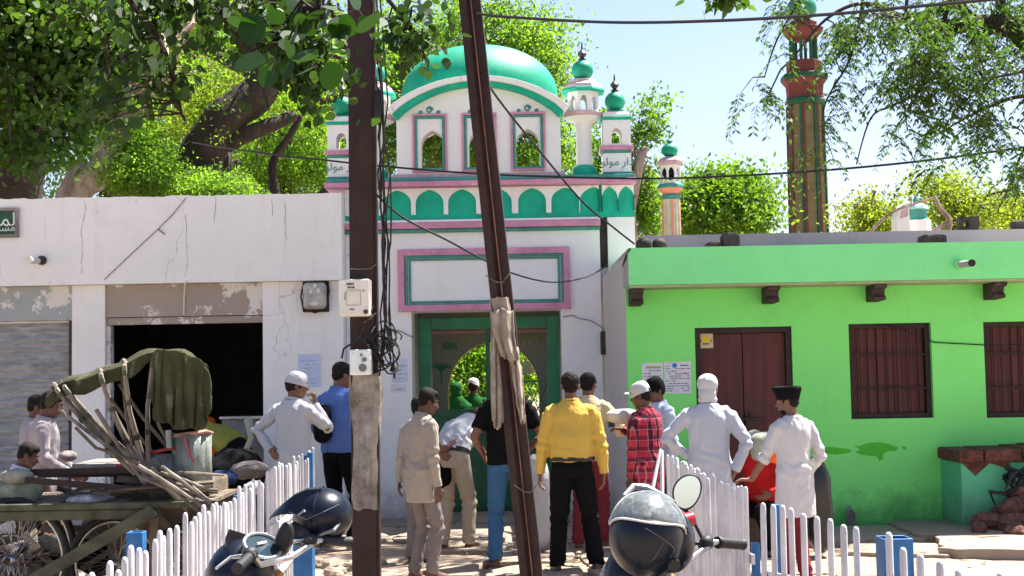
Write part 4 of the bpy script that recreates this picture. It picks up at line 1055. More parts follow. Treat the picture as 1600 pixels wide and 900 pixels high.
wrap('plastic_wrapping', 'dusty plastic sheet wrapped round the upright iron pole below the white box', [(583,547,594),(620,547,598),(700,549,593),(760,549,592),(795,551,594)], YP, M['wrap'], 1.0, .16)
# leaning pole
pB, qB = P(832, 920, YP), P(727, -60, YP); pB = pB+(pB-qB)*((pB.z)/(qB-pB).z) if True else pB
d_ = (qB-pB).normalized()
poleB = thing('iron_pole', 'leaning rusted iron rail pole crossing in front of the gateway', 'pole', (pB.x, YP, 0))
sec = [(-.082,-.055),(-.03,-.06),(-.004,-.045),(.004,-.07),(.016,-.07),(.022,-.045),(.082,-.055),(.088,.05),(-.082,.05)]
rings = []
for i in range(31):
    c = pB.lerp(qB, i/30); j = .003*noise.noise(c*7+Vector((5,0,0)))
    rings.append([c+Vector((x+j, y, 0)) for x, y in sec])
MB().loft(rings).build('beam', M['rust'], poleB, bevel=.003)
b = MB(); b.tube([pB.lerp(qB, k/24)+Vector((.010,-.071,0)) for k in range(25)], .0045, 5); b.build('edge_highlight', M['rust_bright'], poleB)  # vertical highlight put in as a lighter coloured strip along the rib
b = MB()
for (yy) in (437, 762): 
    p = P(778 if yy < 500 else 822, yy, YP); MB().tube([p+Vector((-.09,-.06,.03)), p+Vector((-.02,-.085,-.02)), p+Vector((.03,-.085,-.03)), p+Vector((.09,-.06,.04))], .004, 5).build('tie_wire', M['bamboo'], poleB)
def ragged(name, label, rows, Y, mat, seed, thick=.012):
    "hanging rag: rows (y, xl, xr)"
    b = MB(); n = 12; F = []; 
    rr = []
    for k in range(len(rows)-1):
        for j in range(4):
            t = j/4; rr.append(tuple(rows[k][i]+(rows[k+1][i]-rows[k][i])*t for i in range(3)))
    rr.append(rows[-1])
    g = []
    for y, xl, xr in rr:
        row = []
        for i in range(n+1):
            t = i/n; x = xl+(xr-xl)*t; yy = y+3*math.sin(t*9+y)
            p = P(x, yy, Y-.09-.03*math.sin(t*PI)+.022*math.sin(t*13+seed+y*.03)+.012*noise.noise(Vector((x*.05,y*.05,seed))))
            row.append(p)
        g.append(row)
    vs = [p for row in g for p in row]; W = n+1
    fs = [(r*W+i, r*W+i+1, (r+1)*W+i+1, (r+1)*W+i) for r in range(len(g)-1) for i in range(n)]
    b.add(vs, fs); o = b.build(name, mat, None, True)
    md = o.modifiers.new('t', 'SOLIDIFY'); md.thickness = thick; return o
rag = wrap('cloth_wrapping', 'grey beige rag knotted round the leaning pole with torn tails', [(466,765,799),(480,767,801),(492,770,801),(520,772,803),(545,780,806)], YP, M['sack'], 3.0, .17)
for i, rows in enumerate(([(484,766,802),(520,771,804),(545,779,808),(563,789,813)], [(500,768,782),(560,766,780),(620,768,786),(655,770,788),(669,774,781)], [(540,790,808),(575,800,815),(620,806,820),(660,813,820)])):
    o = ragged('torn_tail', '', rows, YP-(.02 if i == 0 else -.03 if i == 1 else -.01), M['sack'], i*2.0, .008); o.parent = rag
# electric boxes
def ebox(name, label, x0, y0, x1, y1, Yf, dep, mat, deco):
    X0,X1,Z0,Z1 = RC(x0,y0,x1,y1,Yf); t = thing(name, label, 'electric box', ((X0+X1)/2, Yf, Z0))
    MB().box(X0,X1,Yf,Yf+dep,Z0,Z1).build('case', mat, t, bevel=.012); deco(t, X0, X1, Z0, Z1, Yf); return t
def deco1(t, X0, X1, Z0, Z1, Y):
    w, h = X1-X0, Z1-Z0
    b = MB(); b.box(X0+.006, X1-.006, Y-.012, Y-.001, Z0+.008, Z1-.006); lid = b.build('lid', M['cream_box'], t, bevel=.006)
    b = MB(); b.plate(rect(X0+w*.25,X0+w*.72,Z0+h*.28,Z0+h*.7), [rect(X0+w*.27,X0+w*.70,Z0+h*.30,Z0+h*.68)[::-1]], Y-.016, Y-.012); b.build('window_rim', simple('grey_line', (.4,.4,.37)), lid)
    b = MB(); scrawl(b, X0+w*.25, X0+w*.5, Z0+h*.82, Z0+h*.9, Y-.0135, 3, 6, .004); scrawl(b, X0+w*.28, X0+w*.52, Z0+h*.74, Z0+h*.80, Y-.0135, 4, 6, .004); scrawl(b, X0+w*.35, X0+w*.5, Z0+h*.16, Z0+h*.2, Y-.0135, 6, 4, .004)
    scrawl(b, X0+w*.2, X0+w*.23, Z0+h*.4, Z0+h*.68, Y-.0135, 8, 1, .004); b.box(X0+w*.78, X0+w*.83, Y-.014, Y-.012, Z0+h*.66, Z0+h*.7); b.build('print', M['ink'], lid)
    b = MB(); b.tube([(X1-.03,Y-.012,Z0+.03),(X1-.03,Y-.02,Z0+.03)], .017, 12); b.build('lock', M['concrete_dark'], lid)
def deco2(t, X0, X1, Z0, Z1, Y):
    w, h = X1-X0, Z1-Z0; b = MB()
    for (u, v, r_) in ((.62,.28,.030),(.70,.6,.018),(.55,.78,.010)): b.tube([(X0+w*u,Y,Z0+h*v),(X0+w*u,Y-.018,Z0+h*v)], [r_,r_*.8], 14)
    b.build('knob', simple('grey_green_knob', (.12,.15,.13), .4), t, True)
    b = MB(); b.box(X0+w*.12, X0+w*.2, Y-.002, Y-.0005, Z0+h*.84, Z0+h*.85); b.build('print', M['ink'], t)
ebox('meter_box', 'larger cream electric box high on the upright iron pole', 529, 436, 578, 494, YP-.20, .14, M['cream_box'], deco1)
ebox('switch_box', 'white switch box with round knobs above the plastic wrapping', 546, 546, 579, 586, YP-.19, .13, M['white_plastic'], deco2)
# old meter on the shop wall
X0,X1,Z0,Z1 = RC(474,441,513,485,YS-.02); t = thing('old_meter', 'old round cornered grey meter under a clouded glass cover on the shop wall', 'electric meter', ((X0+X1)/2, YS, Z0))
MB().box(X0-.01,X1+.01,YS-.03,YS-.001,Z0-.02,Z1+.01).build('back_plate', M['rust'], t, bevel=.02)
MB().box(X0+.01,X1-.01,YS-.16,YS-.031,Z0+.01,Z1-.01).build('case', simple('clouded_meter_cover', (.36,.34,.30), .18, .3, 7, spec=.8), t, bevel=.045)
b = MB(); xm = (X0+X1)/2; b.ell((xm,YS-.16,Z0+.07),(.05,.012,.025),12,8); b.ell((xm-.04,YS-.16,Z1-.12),(.02,.01,.025),10,6); b.ell((xm+.05,YS-.16,Z1-.11),(.02,.01,.03),10,6); b.ell((xm+.01,YS-.16,Z1-.05),(.02,.01,.03),10,6)
b.build('dial', M['cream_box'], t, True)
MB().tube([(X0,YS-.05,Z1-.05),(X0-.02,YS-.08,(Z0+Z1)/2),(X0+.01,YS-.1,Z0+.01),(xm,YS-.1,Z0-.03),(X1-.02,YS-.1,Z0+.0),(X1+.02,YS-.08,(Z0+Z1)/2+.05),(X1,YS-.05,Z1)], .010, 6).build('band', M['rust'], t)
b = MB(); Yw = YS-.012; b.tube([P(493,441,YS-.03),P(487,420,Yw),P(490,395,Yw),P(491,374,Yw),P(484,367,Yw)], .005, 5); b.tube([P(491,376,Yw-.01),P(496,373,Yw-.01)], .013, 6); b.tube([P(493,405,Yw-.01),P(495,408,Yw-.01)], .016, 6); b.build('feed_wire', M['wire'], t)
# box low on the flank by the gate
X0,X1,Z0,Z1 = RC(939,517,953,554,YG-.12); b = MB(); b.box(X0,X1,YG-.16,YG+.02,Z0,Z1); tag(b.build('rusty_switch_box', M['concrete_dark'], bevel=.02), 'small rusty box fixed to the gateway corner beside the green house', 'electric box')
# wires
def wire(label, pts, r=.010, sag=0, mat='wire', name='cable', grp='cables strung over the forecourt'):
    K = []; pts = [Vector(p) for p in pts]
    for i in range(len(pts)-1):
        for j in range(8):
            t = j/8; p0=pts[max(i-1,0)];p1=pts[i];p2=pts[i+1];p3=pts[min(i+2,len(pts)-1)]
            K.append(.5*((2*p1)+(p2-p0)*t+(2*p0-5*p1+4*p2-p3)*t*t+(3*p1-p0-3*p2+p3)*t**3))
    K.append(pts[-1]); o = MB().tube(K, r, 6).build(name, M[mat], None, True); return tag(o, label, 'cable', grp)
wire('black cable from the leaning pole out across the open sky at the top', [P(745,21,YP-.08),P(800,27,9.8),P(960,35,9.3),P(1130,32,8.8),P(1300,22,8.4),P(1420,11,8.1),P(1700,-15,7.5)], .011)
wire('long cable crossing the turrets and the tall striped minaret', [P(300,222,16),P(400,238,15.5),P(515,251,15.2),P(590,259,15),P(760,272,14.6),P(1000,279,14),P(1200,272,13.3),P(1400,256,12.6),P(1600,230,12),P(1800,195,11.4)], .012)
wire('cable dropping from the leaning pole to the roof corner of the green house', [P(752,110,YP-.08),P(775,150,10.5),P(840,232,11.6),P(910,315,12.8),P(958,355,13.3),P(991,381,YF-.03)], .010)
wire('cable sagging from the upright pole across the framed panel to the gateway corner', [P(587,303,YP-.08),P(630,340,10.4),P(700,376,11),P(760,408,12),P(810,430,13),P(865,441,14),P(915,433,15),P(946,417,YG-.1)], .009)
wire('thin grey wire pinned from the door jamb to the rusty switch box', [P(880,495,YG-.02),P(895,493,YG-.02),P(903,497,YG-.02),P(925,502,YG-.02),P(946,516,YG-.1)], .006, mat='wire_grey')
wire('short grey wires between the tangle and the door jamb', [P(600,520,YG-.03),P(620,516,YG-.03),P(640,525,YG-.02),P(648,527,YG-.02)], .006, mat='wire_grey')
r = random.Random(12)
hang = thing('cable_tangle', 'bundle of black cables hanging down the right side of the upright iron pole', 'cables', tuple(P(600,560,YP)))
for k in range(7):
    pts = [P(593+r.uniform(-6,6),[-20,95,90,60,-20,120,270][k],YP-.03)]
    for y in range(160, 560, 55):
        if y > [0,100,95,100,0,160,300][k]: pts.append(P(599+6*math.sin(y*.012+k)+r.uniform(-5,5)+(y-160)*.012, y, YP-.05+r.uniform(-.05,.03)))
    pts.append(P(r.uniform(585,615), r.uniform(545,590), YP-.08))
    K = []
    for i in range(len(pts)-1):
        for j in range(4): K.append(pts[i].lerp(pts[i+1], j/4))
    MB().tube(K+[pts[-1]], .0065, 5).build('strand', M['wire'], hang)
for k in range(7):
    cx, cy = r.uniform(592,606), r.uniform(520,560); pts = []
    a0 = r.uniform(0,6)
    for j in range(22):
        a = a0+j*.36; pts.append(P(cx+(16+8*math.sin(j*.7+k))*math.cos(a)*(.7+.02*j), cy+(22+8*math.cos(j*.5+k))*math.sin(a), YP-.07+.04*math.sin(j+k)))
    MB().tube(pts, .006, 5).build('strand', M['wire'], hang)
MB().tube([P(585,478,YP-.1),P(560,530,YP-.13),P(537,545,YP-.1),P(534,560,YP-.1)], .008, 5).build('strand', M['wire'], hang)
MB().tube([P(556,515,YP-.1),P(590,560,YP-.1),P(600,576,YP-.1),P(592,580,YP-.08)], .009, 5).build('strand', M['wire'], hang)
b = MB(); b.lathe([(.004,.06),(.02,.045),(.03,.02),(.034,.0),(.01,-.01),(.008,-.05)], P(616,580,YP-.06), 10); b.build('lamp_holder', M['black'], hang, True)
MB().tube([P(608,470,YP-.05),P(612,530,YP-.05),P(616,574,YP-.06)], .006, 5).build('strand', M['wire'], hang)
b = MB(); b.lathe([(.006,.16),(.028,.12),(.034,.02),(.034,-.09),(.018,-.11),(.006,-.12)], P(591,150,YP-.06)-Vector((0,0,.1)), 10); b.build('insulator', M['black'], hang, True)
b = MB(); b.ell(P(594,92,YP-.05), (.026,.026,.03), 10, 8); b.build('insulator_ball', M['rust_bright'], hang, True)
# papers pasted up
def paper(label, x0, y0, x1, y1, Y, mat, rows, seed, head=None, tilt=0.0, group=None):
    X0,X1,Z0,Z1 = RC(x0,y0,x1,y1,Y); t = thing('paper_notice', label, 'notice', ((X0+X1)/2, Y, Z0), 0, group)
    r = random.Random(seed); n = 8
    out = []
    for (a, c) in (((X0,Z0),(X0,Z1)), ((X0,Z1),(X1,Z1)), ((X1,Z1),(X1,Z0)), ((X1,Z0),(X0,Z0))):
        for k in range(n): out.append((a[0]+(c[0]-a[0])*k/n+r.uniform(-.003,.003), a[1]+(c[1]-a[1])*k/n+r.uniform(-.003,.003)))
    MB().plate(out, [], Y-.004, Y-.001).build('sheet', mat, t)
    b = MB(); h = (Z1-Z0)/(rows+2)
    for k in range(rows):
        z = Z1-h*(k+2); x = X0+.012+r.uniform(0,.03)
        while x < X1-.03:
            wd = min(r.uniform(.01,.045), X1-.012-x)
            if r.random() < .8: b.box(x, x+wd, Y-.0065, Y-.0045, z, z+h*.28)
            x += wd+.008
            if r.random() < .08: break
    b.build('print', M['ink'] if head != 'faint' else simple('faint_ink', (.35,.40,.52)), t)
    return t, (X0, X1, Z0, Z1)
paper('pale blue handwritten notice pasted above the white skullcap', 466, 553, 501, 605, YS-.001, M['paper_blue'], 7, 1, 'faint')
paper('faded pale notice pasted on the gateway wall left of the door', 612, 560, 637, 598, YG-.001, simple('faded_notice', (.66,.67,.74), .8), 4, 2, 'faint')
paper('small white slip pasted below the faded notice left of the door', 611, 600, 634, 613, YG-.001, M['paper'], 1, 3)
t, (X0,X1,Z0,Z1) = paper('printed notice with green heading, nearer the gateway, on the green wall', 1003, 567, 1036, 614, YH-.001, M['paper'], 9, 4)
MB().box(X0+.05, X1-.015, YH-.0095, YH-.0075, Z1-.055, Z1-.035).build('heading', simple('lime_heading', (.35,.45,.08)), t)
t, (X0,X1,Z0,Z1) = paper('printed notice with blue emblem beside the maroon door', 1038, 565, 1080, 615, YH-.001, M['paper'], 11, 5)
b = MB(); b.ell((X0+.11,YH-.008,Z1-.04),(.026,.002,.026),14,8); b.build('emblem', simple('blue_emblem', (.02,.22,.6)), t)
MB().box(X1-.11, X1-.03, YH-.0095, YH-.0075, Z1-.045, Z1-.035).build('heading', M['ink'], t)
MB().box(X1-.08, X1-.045, YH-.0095, YH-.0075, Z1-.13, Z1-.115).build('heading', simple('pink_mark', (.6,.1,.25)), t)
# ------------------------------------------------------------------ people
def cloth_mat(name, c, rough=.85, var=.06, extra=None, bump=.5):
    a = Mat(name, rough, 0, .2)
    cc = extra(a) if extra else c
    b0 = a.mix(a.ramp(a.noise(7, 5, .6), .35, .65), tuple(x*(1-var) for x in c), c) if not extra else cc
    a.color(b0); a.b.inputs['Specular IOR Level'].default_value = .08
    n1 = a.noise(9, 2, .4, (1,1,.5), dist=2.5)
    a.bump(n1, .35, .04); return a.m
def plaid(a):
    tc = a.n('ShaderNodeTexCoord'); sp = a.n('ShaderNodeSeparateXYZ'); a.l(tc.outputs['Object'], sp.inputs[0])
    def stripe(o, f, w): 
        m_ = a.mathop('FRACT', a.mathop('MULTIPLY', o, f)); return a.mathop('LESS_THAN', m_, w)
    xy = a.mathop('ADD', sp.outputs[0], a.mathop('MULTIPLY', sp.outputs[1], .8))
    c = a.mix(stripe(xy, 13, .45), (.42,.04,.07), (.09,.015,.03)); c = a.mix(a.mul(stripe(sp.outputs[2], 11, .45), .62), c, (.05,.01,.02))
    c = a.mix(a.mul(stripe(xy, 26, .10), .4), c, (.65,.35,.40)); return a.mix(a.mul(stripe(sp.outputs[2], 11, .07), .35), c, (.65,.35,.40))
C = {}
for n_, c_ in dict(white=(.50,.50,.51), offwhite=(.34,.30,.31), blue=(.10,.17,.42), grey=(.36,.31,.26), greytr=(.19,.165,.155), khaki=(.42,.35,.26), black=(.006,.006,.007),
                   jeans=(.045,.12,.24), navy=(.02,.035,.09), yellow=(.62,.41,.085), cream=(.62,.50,.30), maroon=(.20,.03,.045), red=(.45,.02,.02), orange=(.85,.13,.02),
                   green=(.010,.085,.02), lime=(.24,.25,.05), pale_blue=(.45,.52,.62), kurta=(.45,.47,.53), stripe=(.50,.53,.58), brown=(.10,.06,.045), greycloth=(.33,.35,.28)).items():
    C[n_] = cloth_mat(n_+'_cloth', c_)
C['plaid'] = cloth_mat('red_plaid_cloth', (.4,.05,.08), extra=plaid)
def skin(name, c):
    a = Mat(name, .55, 0, .35); a.color(a.mix(a.ramp(a.noise(9, 4, .5), .35, .65), tuple(x*.85 for x in c), c)); a.b.inputs['Subsurface Weight'].default_value = .05
    a.b.inputs['Subsurface Radius'].default_value = (.02,.01,.005); a.bump(a.noise(60, 3, .5), .08, .002); return a.m
SK = [skin('brown_skin', (.20,.095,.058)), skin('deep_brown_skin', (.13,.06,.04)), skin('light_brown_skin', (.27,.14,.09))]
a = Mat('black_hair', .7, 0, .12); a.color(a.mix(a.noise(20, 4, .6), (.006,.005,.005), (.022,.017,.014))); a.bump(a.noise(55, 4, .7, (1,1,.3)), .9, .01); HAIR = a.m
EYE = simple('eye_white', (.55,.5,.47), .3, 0, bump=0); PUP = simple('dark_iris', (.02,.012,.01), .2, 0, bump=0)
LEATHER = simple('black_leather', (.018,.015,.015), .4, .3, 12); TAN = simple('brown_leather', (.13,.06,.035), .5, .3, 12); SOLE = simple('pale_sole', (.45,.38,.32), .8, .2)

def remeshed(mb, voxel, smooth=3):
    me = mb.mesh('tmp'); o = bpy.data.objects.new('tmp', me); col.objects.link(o)
    r = o.modifiers.new('r', 'REMESH'); r.mode = 'VOXEL'; r.voxel_size = voxel; r.adaptivity = 0
    s = o.modifiers.new('s', 'SMOOTH'); s.factor = .5; s.iterations = smooth
    dg = bpy.context.evaluated_depsgraph_get(); out = bpy.data.meshes.new_from_object(o.evaluated_get(dg))
    bpy.data.objects.remove(o); bpy.data.meshes.remove(me); out.materials.clear(); return out
def wrinkle(me, amp, seed, joints=(), f=9.0, stretch=.45):
    n = len(me.vertices); co = np.empty(n*3, dtype=np.float32); me.vertices.foreach_get('co', co); co = co.reshape(-1,3)
    no = np.empty(n*3, dtype=np.float32); me.vertex_normals.foreach_get('vector', no); no = no.reshape(-1,3)
    S = Vector((seed*3.1, seed*1.7, seed)); out = np.empty(n, dtype=np.float32)
    J = [(Vector(j[0]), j[1], Vector(j[2]).normalized()) for j in joints]
    K1 = Vector((42, 26, 9)); K2 = Vector((-36, 24, 13))
    for i in range(n):
        p = Vector(co[i]); q = Vector((p.x*f, p.y*f, p.z*f*stretch))+S
        w = noise.noise(q+Vector((0,0,noise.noise(q*.6)*1.3)))
        u_ = noise.noise(p*3.1+S); h = .55*w + .2*noise.noise(q*2.3) + .55*max(0, u_)*math.sin(p.dot(K1)+7*noise.noise(p*4+S)) + .55*max(0, -u_)*math.sin(p.dot(K2)+7*noise.noise(p*4.4-S))
        for c, rr, ax in J:
            d = (p-c).length
            if d < rr: h += (1-d/rr)*1.1*math.sin((p-c).dot(ax)*75+3*noise.noise(p*8+S))
        out[i] = h
    co = co + no*(out*amp)[:,None]; me.vertices.foreach_set('co', co.ravel()); me.update()
def ik(a, b, l1, l2, hint):
    a, b = Vector(a), Vector(b); d = b-a; L_ = d.length
    if L_ > (l1+l2)*.995: b = a+d.normalized()*(l1+l2)*.995; d = b-a; L_ = d.length
    k = (l1*l1-l2*l2+L_*L_)/(2*L_); h = math.sqrt(max(0, l1*l1-k*k)); u = d.normalized()
    hv = Vector(hint); hv = hv-u*hv.dot(u); hv.normalize()
    return a+u*k+hv*h, b
def hand(b, W, d, up, side, s, curl=.6, spread=1.0):
    "W wrist, d direction of the hand, up = back of the hand, side = thumb side"
    d = Vector(d).normalized(); up = Vector(up); up = (up-d*up.dot(d)).normalized(); sd_ = d.cross(up).normalized()
    if sd_.dot(Vector(side)) < 0: sd_ = -sd_
    for k, (off, L1, LF) in enumerate(((.027,.088,.072),(.009,.092,.080),(-.010,.088,.075),(-.028,.080,.060))):
        base = W+sd_*off*.55*s; kn = W+d*L1*s+sd_*off*spread*s
        b.tube([base-d*.02*s, kn], [.017*s, .0125*s], 8)
        c1, c2 = curl*.7, curl*1.5
        f1 = kn+(d*math.cos(c1)-up*math.sin(c1))*LF*.55*s; f2 = f1+(d*math.cos(c2)-up*math.sin(c2))*LF*.5*s
        b.tube([kn, f1, f2], [.0105*s, .0095*s, .0078*s], 8)
    t0 = W+d*.025*s+sd_*.022*s; t1 = t0+(d*.62+sd_*.78-up*.15).normalized()*.042*s; t2 = t1+(d*.9+sd_*.25-up*.35).normalized()*.036*s
    b.tube([t0-sd_*.01*s, t1, t2], [.015*s, .012*s, .009*s], 8)
LINKS = []
def person(label, x, Y, H=1.7, rz=0, skin_=0, girth=1.0, lean=0, drop=0, head=(0,0,0), arms=None, feet=None, shirt='white', hem=.80, sleeve='long', trousers='black', cap=None, shoes='shoe',
           seed=1, hair=True, tuck=False, flare=0, collar=True, group=None, twist=0, stubble=False, wid=1.0, gz=0.0, trouser_w=1.0, X=None):
    X = GX(x, Y) if X is None else X
    s = H/1.72; rzr = rad(rz)
    t = thing('person', label, 'person', (X, Y, gz), rzr, group)
    drop = drop/s; t.scale = (wid, wid, 1)
    def sp(z):
        "spine: position and angle at base height z"
        z0 = .90
        if z <= z0 or lean == 0: return Vector((0,0,z)), 0.0
        n = 12; dz = (z-z0)/n; p = Vector((0,0,z0))
        for i in range(n):
            zz = z0+dz*(i+.5); th = lean*min(1, (zz-z0)/.20); p += Vector((0, math.sin(th), math.cos(th)))*dz
        return p, lean*min(1, (z-z0)/.20)
    def T(p):
        p = Vector(p); c, th = sp(p.z)
        off = Vector((p.x, p.y, 0)); off = Matrix.Rotation(-th, 3, 'X') @ off
        if twist: off = Matrix.Rotation(twist*max(0, min(1, (p.z-.95)/.4)), 3, 'Z') @ off
        return (c+off-Vector((0,0,drop)))*s
    def ring(z, rx, ry, yo=0, n=24):
        return [T((rx*math.cos(2*PI*k/n)*(1), yo+ry*math.sin(2*PI*k/n), z)) for k in range(n)]
    g = girth
    torso = [(.82,.140,.098,0),(.90,.162,.112,-.006),(.98,.155,.108,-.004),(1.06,.142*g,.102*g,.004),(1.16,.148*g,.106*g,.006),(1.27,.164,.112,.002),(1.345,.160,.102,-.004),(1.395,.130,.084,-.008),(1.43,.095,.068,-.008),(1.462,.066,.058,-.008)]
    arms = arms or {}
    A = {}
    for sg, key in ((1,'R'),(-1,'L')):
        a_ = dict(w=(sg*.25,.03,.80), h=(sg*.3,-1,0), d=None, curl=.7, up=(sg,0,0)); a_.update(arms.get(key, {}))
        S_ = T((sg*.166*(1+.4*(g-1)), -.005, 1.372)); E, W = ik(S_, Vector(a_['w'])*s, .285*s, .25*s, a_['h']); A[key] = (S_, E, W, a_)
    feet = feet or {}
    Lg = {}
    for sg, key in ((1,'R'),(-1,'L')):
        f_ = dict(p=(sg*.10, 0, .075), h=(sg*.05,1,0), yaw=-sg*.15); f_.update(feet.get(key, {}))
        Hp = T((sg*.085, 0, .88)); p = Vector(f_['p']); 
        if len(p) == 2: p = Vector((p[0], p[1], .075))
        K, An = ik(Hp, p*s, .42*s, .41*s, f_['h']); Lg[key] = (Hp, K, An, f_)
    # ---- the body, one continuous surface
    b = MB()
    b.loft([ring(z, rx*.78, ry*.78, yo) for z, rx, ry, yo in torso])
    hc = Vector((0, .022, 1.598)); nb = T((0, -.012, 1.44))
    hb, hth = sp(1.50)
    HR = Matrix.Rotation(-hth, 4, 'X') @ Matrix.Rotation(rad(head[0]), 4, 'Z') @ Matrix.Rotation(rad(-head[1]), 4, 'X') @ Matrix.Rotation(rad(head[2]), 4, 'Y')
    np_ = T((0, 0, 1.49))
    HM = Matrix.Translation(np_) @ HR @ Matrix.Scale(s*.97, 4) @ Matrix.Translation((0, .026, .098))
    R3 = HM.to_3x3()
    def he(bb, c, r, n=16, m=10): bb.ell(HM @ Vector(c), r, n, m, R3)
    he(b, (0,-.014,.030), (.074,.092,.088)); he(b, (0,.024,-.032), (.058,.068,.084)); he(b, (0,.060,-.098), (.027,.024,.020), 10, 6)
    he(b, (0,.050,-.062), (.048,.040,.034)); he(b, (0,.078,.024), (.052,.014,.012), 12, 6)
    b.tube([HM @ Vector((0,.084,.016)), HM @ Vector((0,.112,-.026)), HM @ Vector((0,.094,-.036))], [.008*s,.0155*s,.010*s], 8)
    he(b, (0,.092,-.058), (.023,.010,.006), 10, 6); he(b, (0,.090,-.070), (.021,.010,.006), 10, 6)
    for q in (-1, 1):
        he(b, (q*.075,-.008,-.008), (.011,.024,.033), 10, 8); he(b, (q*.040,.062,-.020), (.018,.018,.016), 8, 6)
    b.tube([HM @ Vector((0,-.030,-.03)), HM @ Vector((0,-.024,-.10)), nb, T((0,-.005,1.36))], [.052*s,.052*s,.055*s,.055*s], 14)
    for key, sg in (('R',1),('L',-1)):
        S_, E, W, a_ = A[key]
        b.tube([T((sg*.09,-.005,1.38)), S_, S_.lerp(E,.45), E, E.lerp(W,.35), W], [.042*s,.043*s,.042*s,.037*s,.036*s,.026*s], 12)
        dd = Vector(a_['d']) if a_['d'] is not None else (W-E)
        b.tube([W-(W-E).normalized()*.02*s, W+dd.normalized()*.02*s], [.026*s,.024*s], 10)
        th = Vector(a_.get('thumb', (0,1,.1)))
        hand(b, W+dd.normalized()*.006, dd, a_['up'], th, s, a_['curl'])
        Hp, K, An, f_ = Lg[key]
        b.tube([Hp+Vector((0,0,.03)), Hp.lerp(K,.5), K, K.lerp(An,.3), An], [.080*s,.070*s,.052*s,.052*s,.036*s], 12)
        fd = Vector((math.sin(-f_['yaw']), math.cos(f_['yaw']), 0))
        if An.z > .16*s: fd = (fd+Vector((0,0,-.3))).normalized()
        heel = An+Vector((0,0,-.038*s))-fd*.035*s; toe = An+fd*.16*s+Vector((0,0,-.050*s)); 
        b.tube([heel, An+Vector((0,0,-.01))*s, An+fd*.07*s+Vector((0,0,-.028*s)), toe], [.030*s,.038*s,.036*s,.020*s], 10)
    me = remeshed(b, .0075, 2); link('body', me, SK[skin_], t, 'all', local=True)
    # eyes, brows
    for q in (-1, 1):
        b = MB(); he(b, (q*.030,.0785,.008), (.013,.009,.008), 10, 6); e = b.build('eye', EYE, t, True, local=True)
        b = MB(); he(b, (q*.030,.0865,.008), (.0055,.003,.0055), 8, 6); b.build('iris', PUP, e, True, local=True)
    b = MB()
    for q in (-1, 1): b.tube([HM @ Vector((q*.014,.091,.026)), HM @ Vector((q*.034,.088,.033)), HM @ Vector((q*.052,.074,.027))], .0045*s, 5)
    if stubble: he(b, (0,.040,-.082), (.053,.048,.036), 12, 8)
    b.build('eyebrows', HAIR, t, local=True)
    r = random.Random(seed)
    if hair:
        b = MB(); lo = cap is not None and cap != 'wide'
        k = .0 if not lo else -.022
        he(b, (0,-.024,.046+k), (.083,.094,.085)); he(b, (0,-.058,-.004), (.070,.052,.066)); he(b, (0,.028,.078+k), (.066,.056,.042))
        for q in (-1,1): he(b, (q*.068,.004,.018), (.016,.026,.045), 10, 8)
        me = remeshed(b, .009, 1); wrinkle(me, .007, seed, f=22, stretch=1); link('hair', me, HAIR, t, 'all', local=True)
    if cap in ('skullcap','black_cap','peaked_cap'):
        b = MB(); mc = {'skullcap':C['white'],'black_cap':C['black'],'peaked_cap':C['white']}[cap]
        tilt = Matrix.Rotation(rad(-10), 4, 'X'); rings = []
        prof = [(.1,.022),(.101,.05),(.098,.080),(.088,.108),(.070,.128),(.040,.141),(.008,.145)]
        for rr, z in prof: rings.append([HM @ (tilt @ Vector((rr*.92*math.cos(2*PI*k/28)*.94, rr*1.06*math.sin(2*PI*k/28)*.98-.012, z-.008))) for k in range(28)])
        b.loft(rings); me = b.mesh('cap'); wrinkle(me, .002, seed, f=30, stretch=1); cp = link('cap', me, mc, t, 'all', local=True)
        b = MB(); 
        b.loft([[HM @ (tilt @ Vector((.094*math.cos(2*PI*k/28)*.95, .107*math.sin(2*PI*k/28)-.012, z))) for k in range(28)] for z in (.008,.036)]); b.build('band', mc, cp, True, local=True)
        if cap == 'peaked_cap':
            b = MB(); rings = []
            for i in range(6):
                u = i/5; w_ = .078*(1-.35*u*u); rings.append([HM @ Vector((w_*c_, .075+.075*u, .045+.018*u+zz-.014*c_*c_)) for c_ in (-1,-.5,0,.5,1) for zz in (0,)]+[HM @ Vector((w_*c_, .075+.075*u, .039+.018*u-.014*c_*c_)) for c_ in (1,.5,0,-.5,-1)])
            b.loft(rings); b.build('peak', mc, cp, True, local=True)
    if cap == 'wide':      # tall black felt cap, broader on top, pointed front and back
        b = MB(); rings = []
        for z, a_, c_ in ((.020,.088,.102),(.06,.094,.118),(.10,.098,.135),(.128,.095,.140),(.136,.070,.11)):
            rings.append([HM @ Vector((a_*math.cos(q), c_*(abs(math.sin(q))**.85)*(1 if math.sin(q) > 0 else -1)-.012, z+.016*(math.sin(q)**3))) for q in [2*PI*k/28 for k in range(28)]])
        b.loft(rings); me = b.mesh('cap'); wrinkle(me, .003, seed, f=14, stretch=1); link('cap', me, C['black'], t, 'all', local=True)
    if isinstance(cap, tuple):       # head scarf
        b = MB(); he(b, (0,-.020,.042), (.092,.104,.094)); he(b, (0,-.050,-.045), (.080,.066,.085)); he(b, (0,-.035,-.10), (.088,.075,.05))
        if len(cap) > 1 and cap[1] == 'shawl':
            b.loft([ring(1.49,.08,.08,-.02), ring(1.44,.15,.11,-.01), ring(1.36,.215,.14), ring(1.20,.235,.155), ring(1.10,.22,.15)])
        me = remeshed(b, .010, 3); wrinkle(me, .008, seed, f=12, stretch=.8); link('head_scarf', me, C[cap[0]], t, 'all', local=True)
    # ---- shirt
    b = MB(); ez = .016
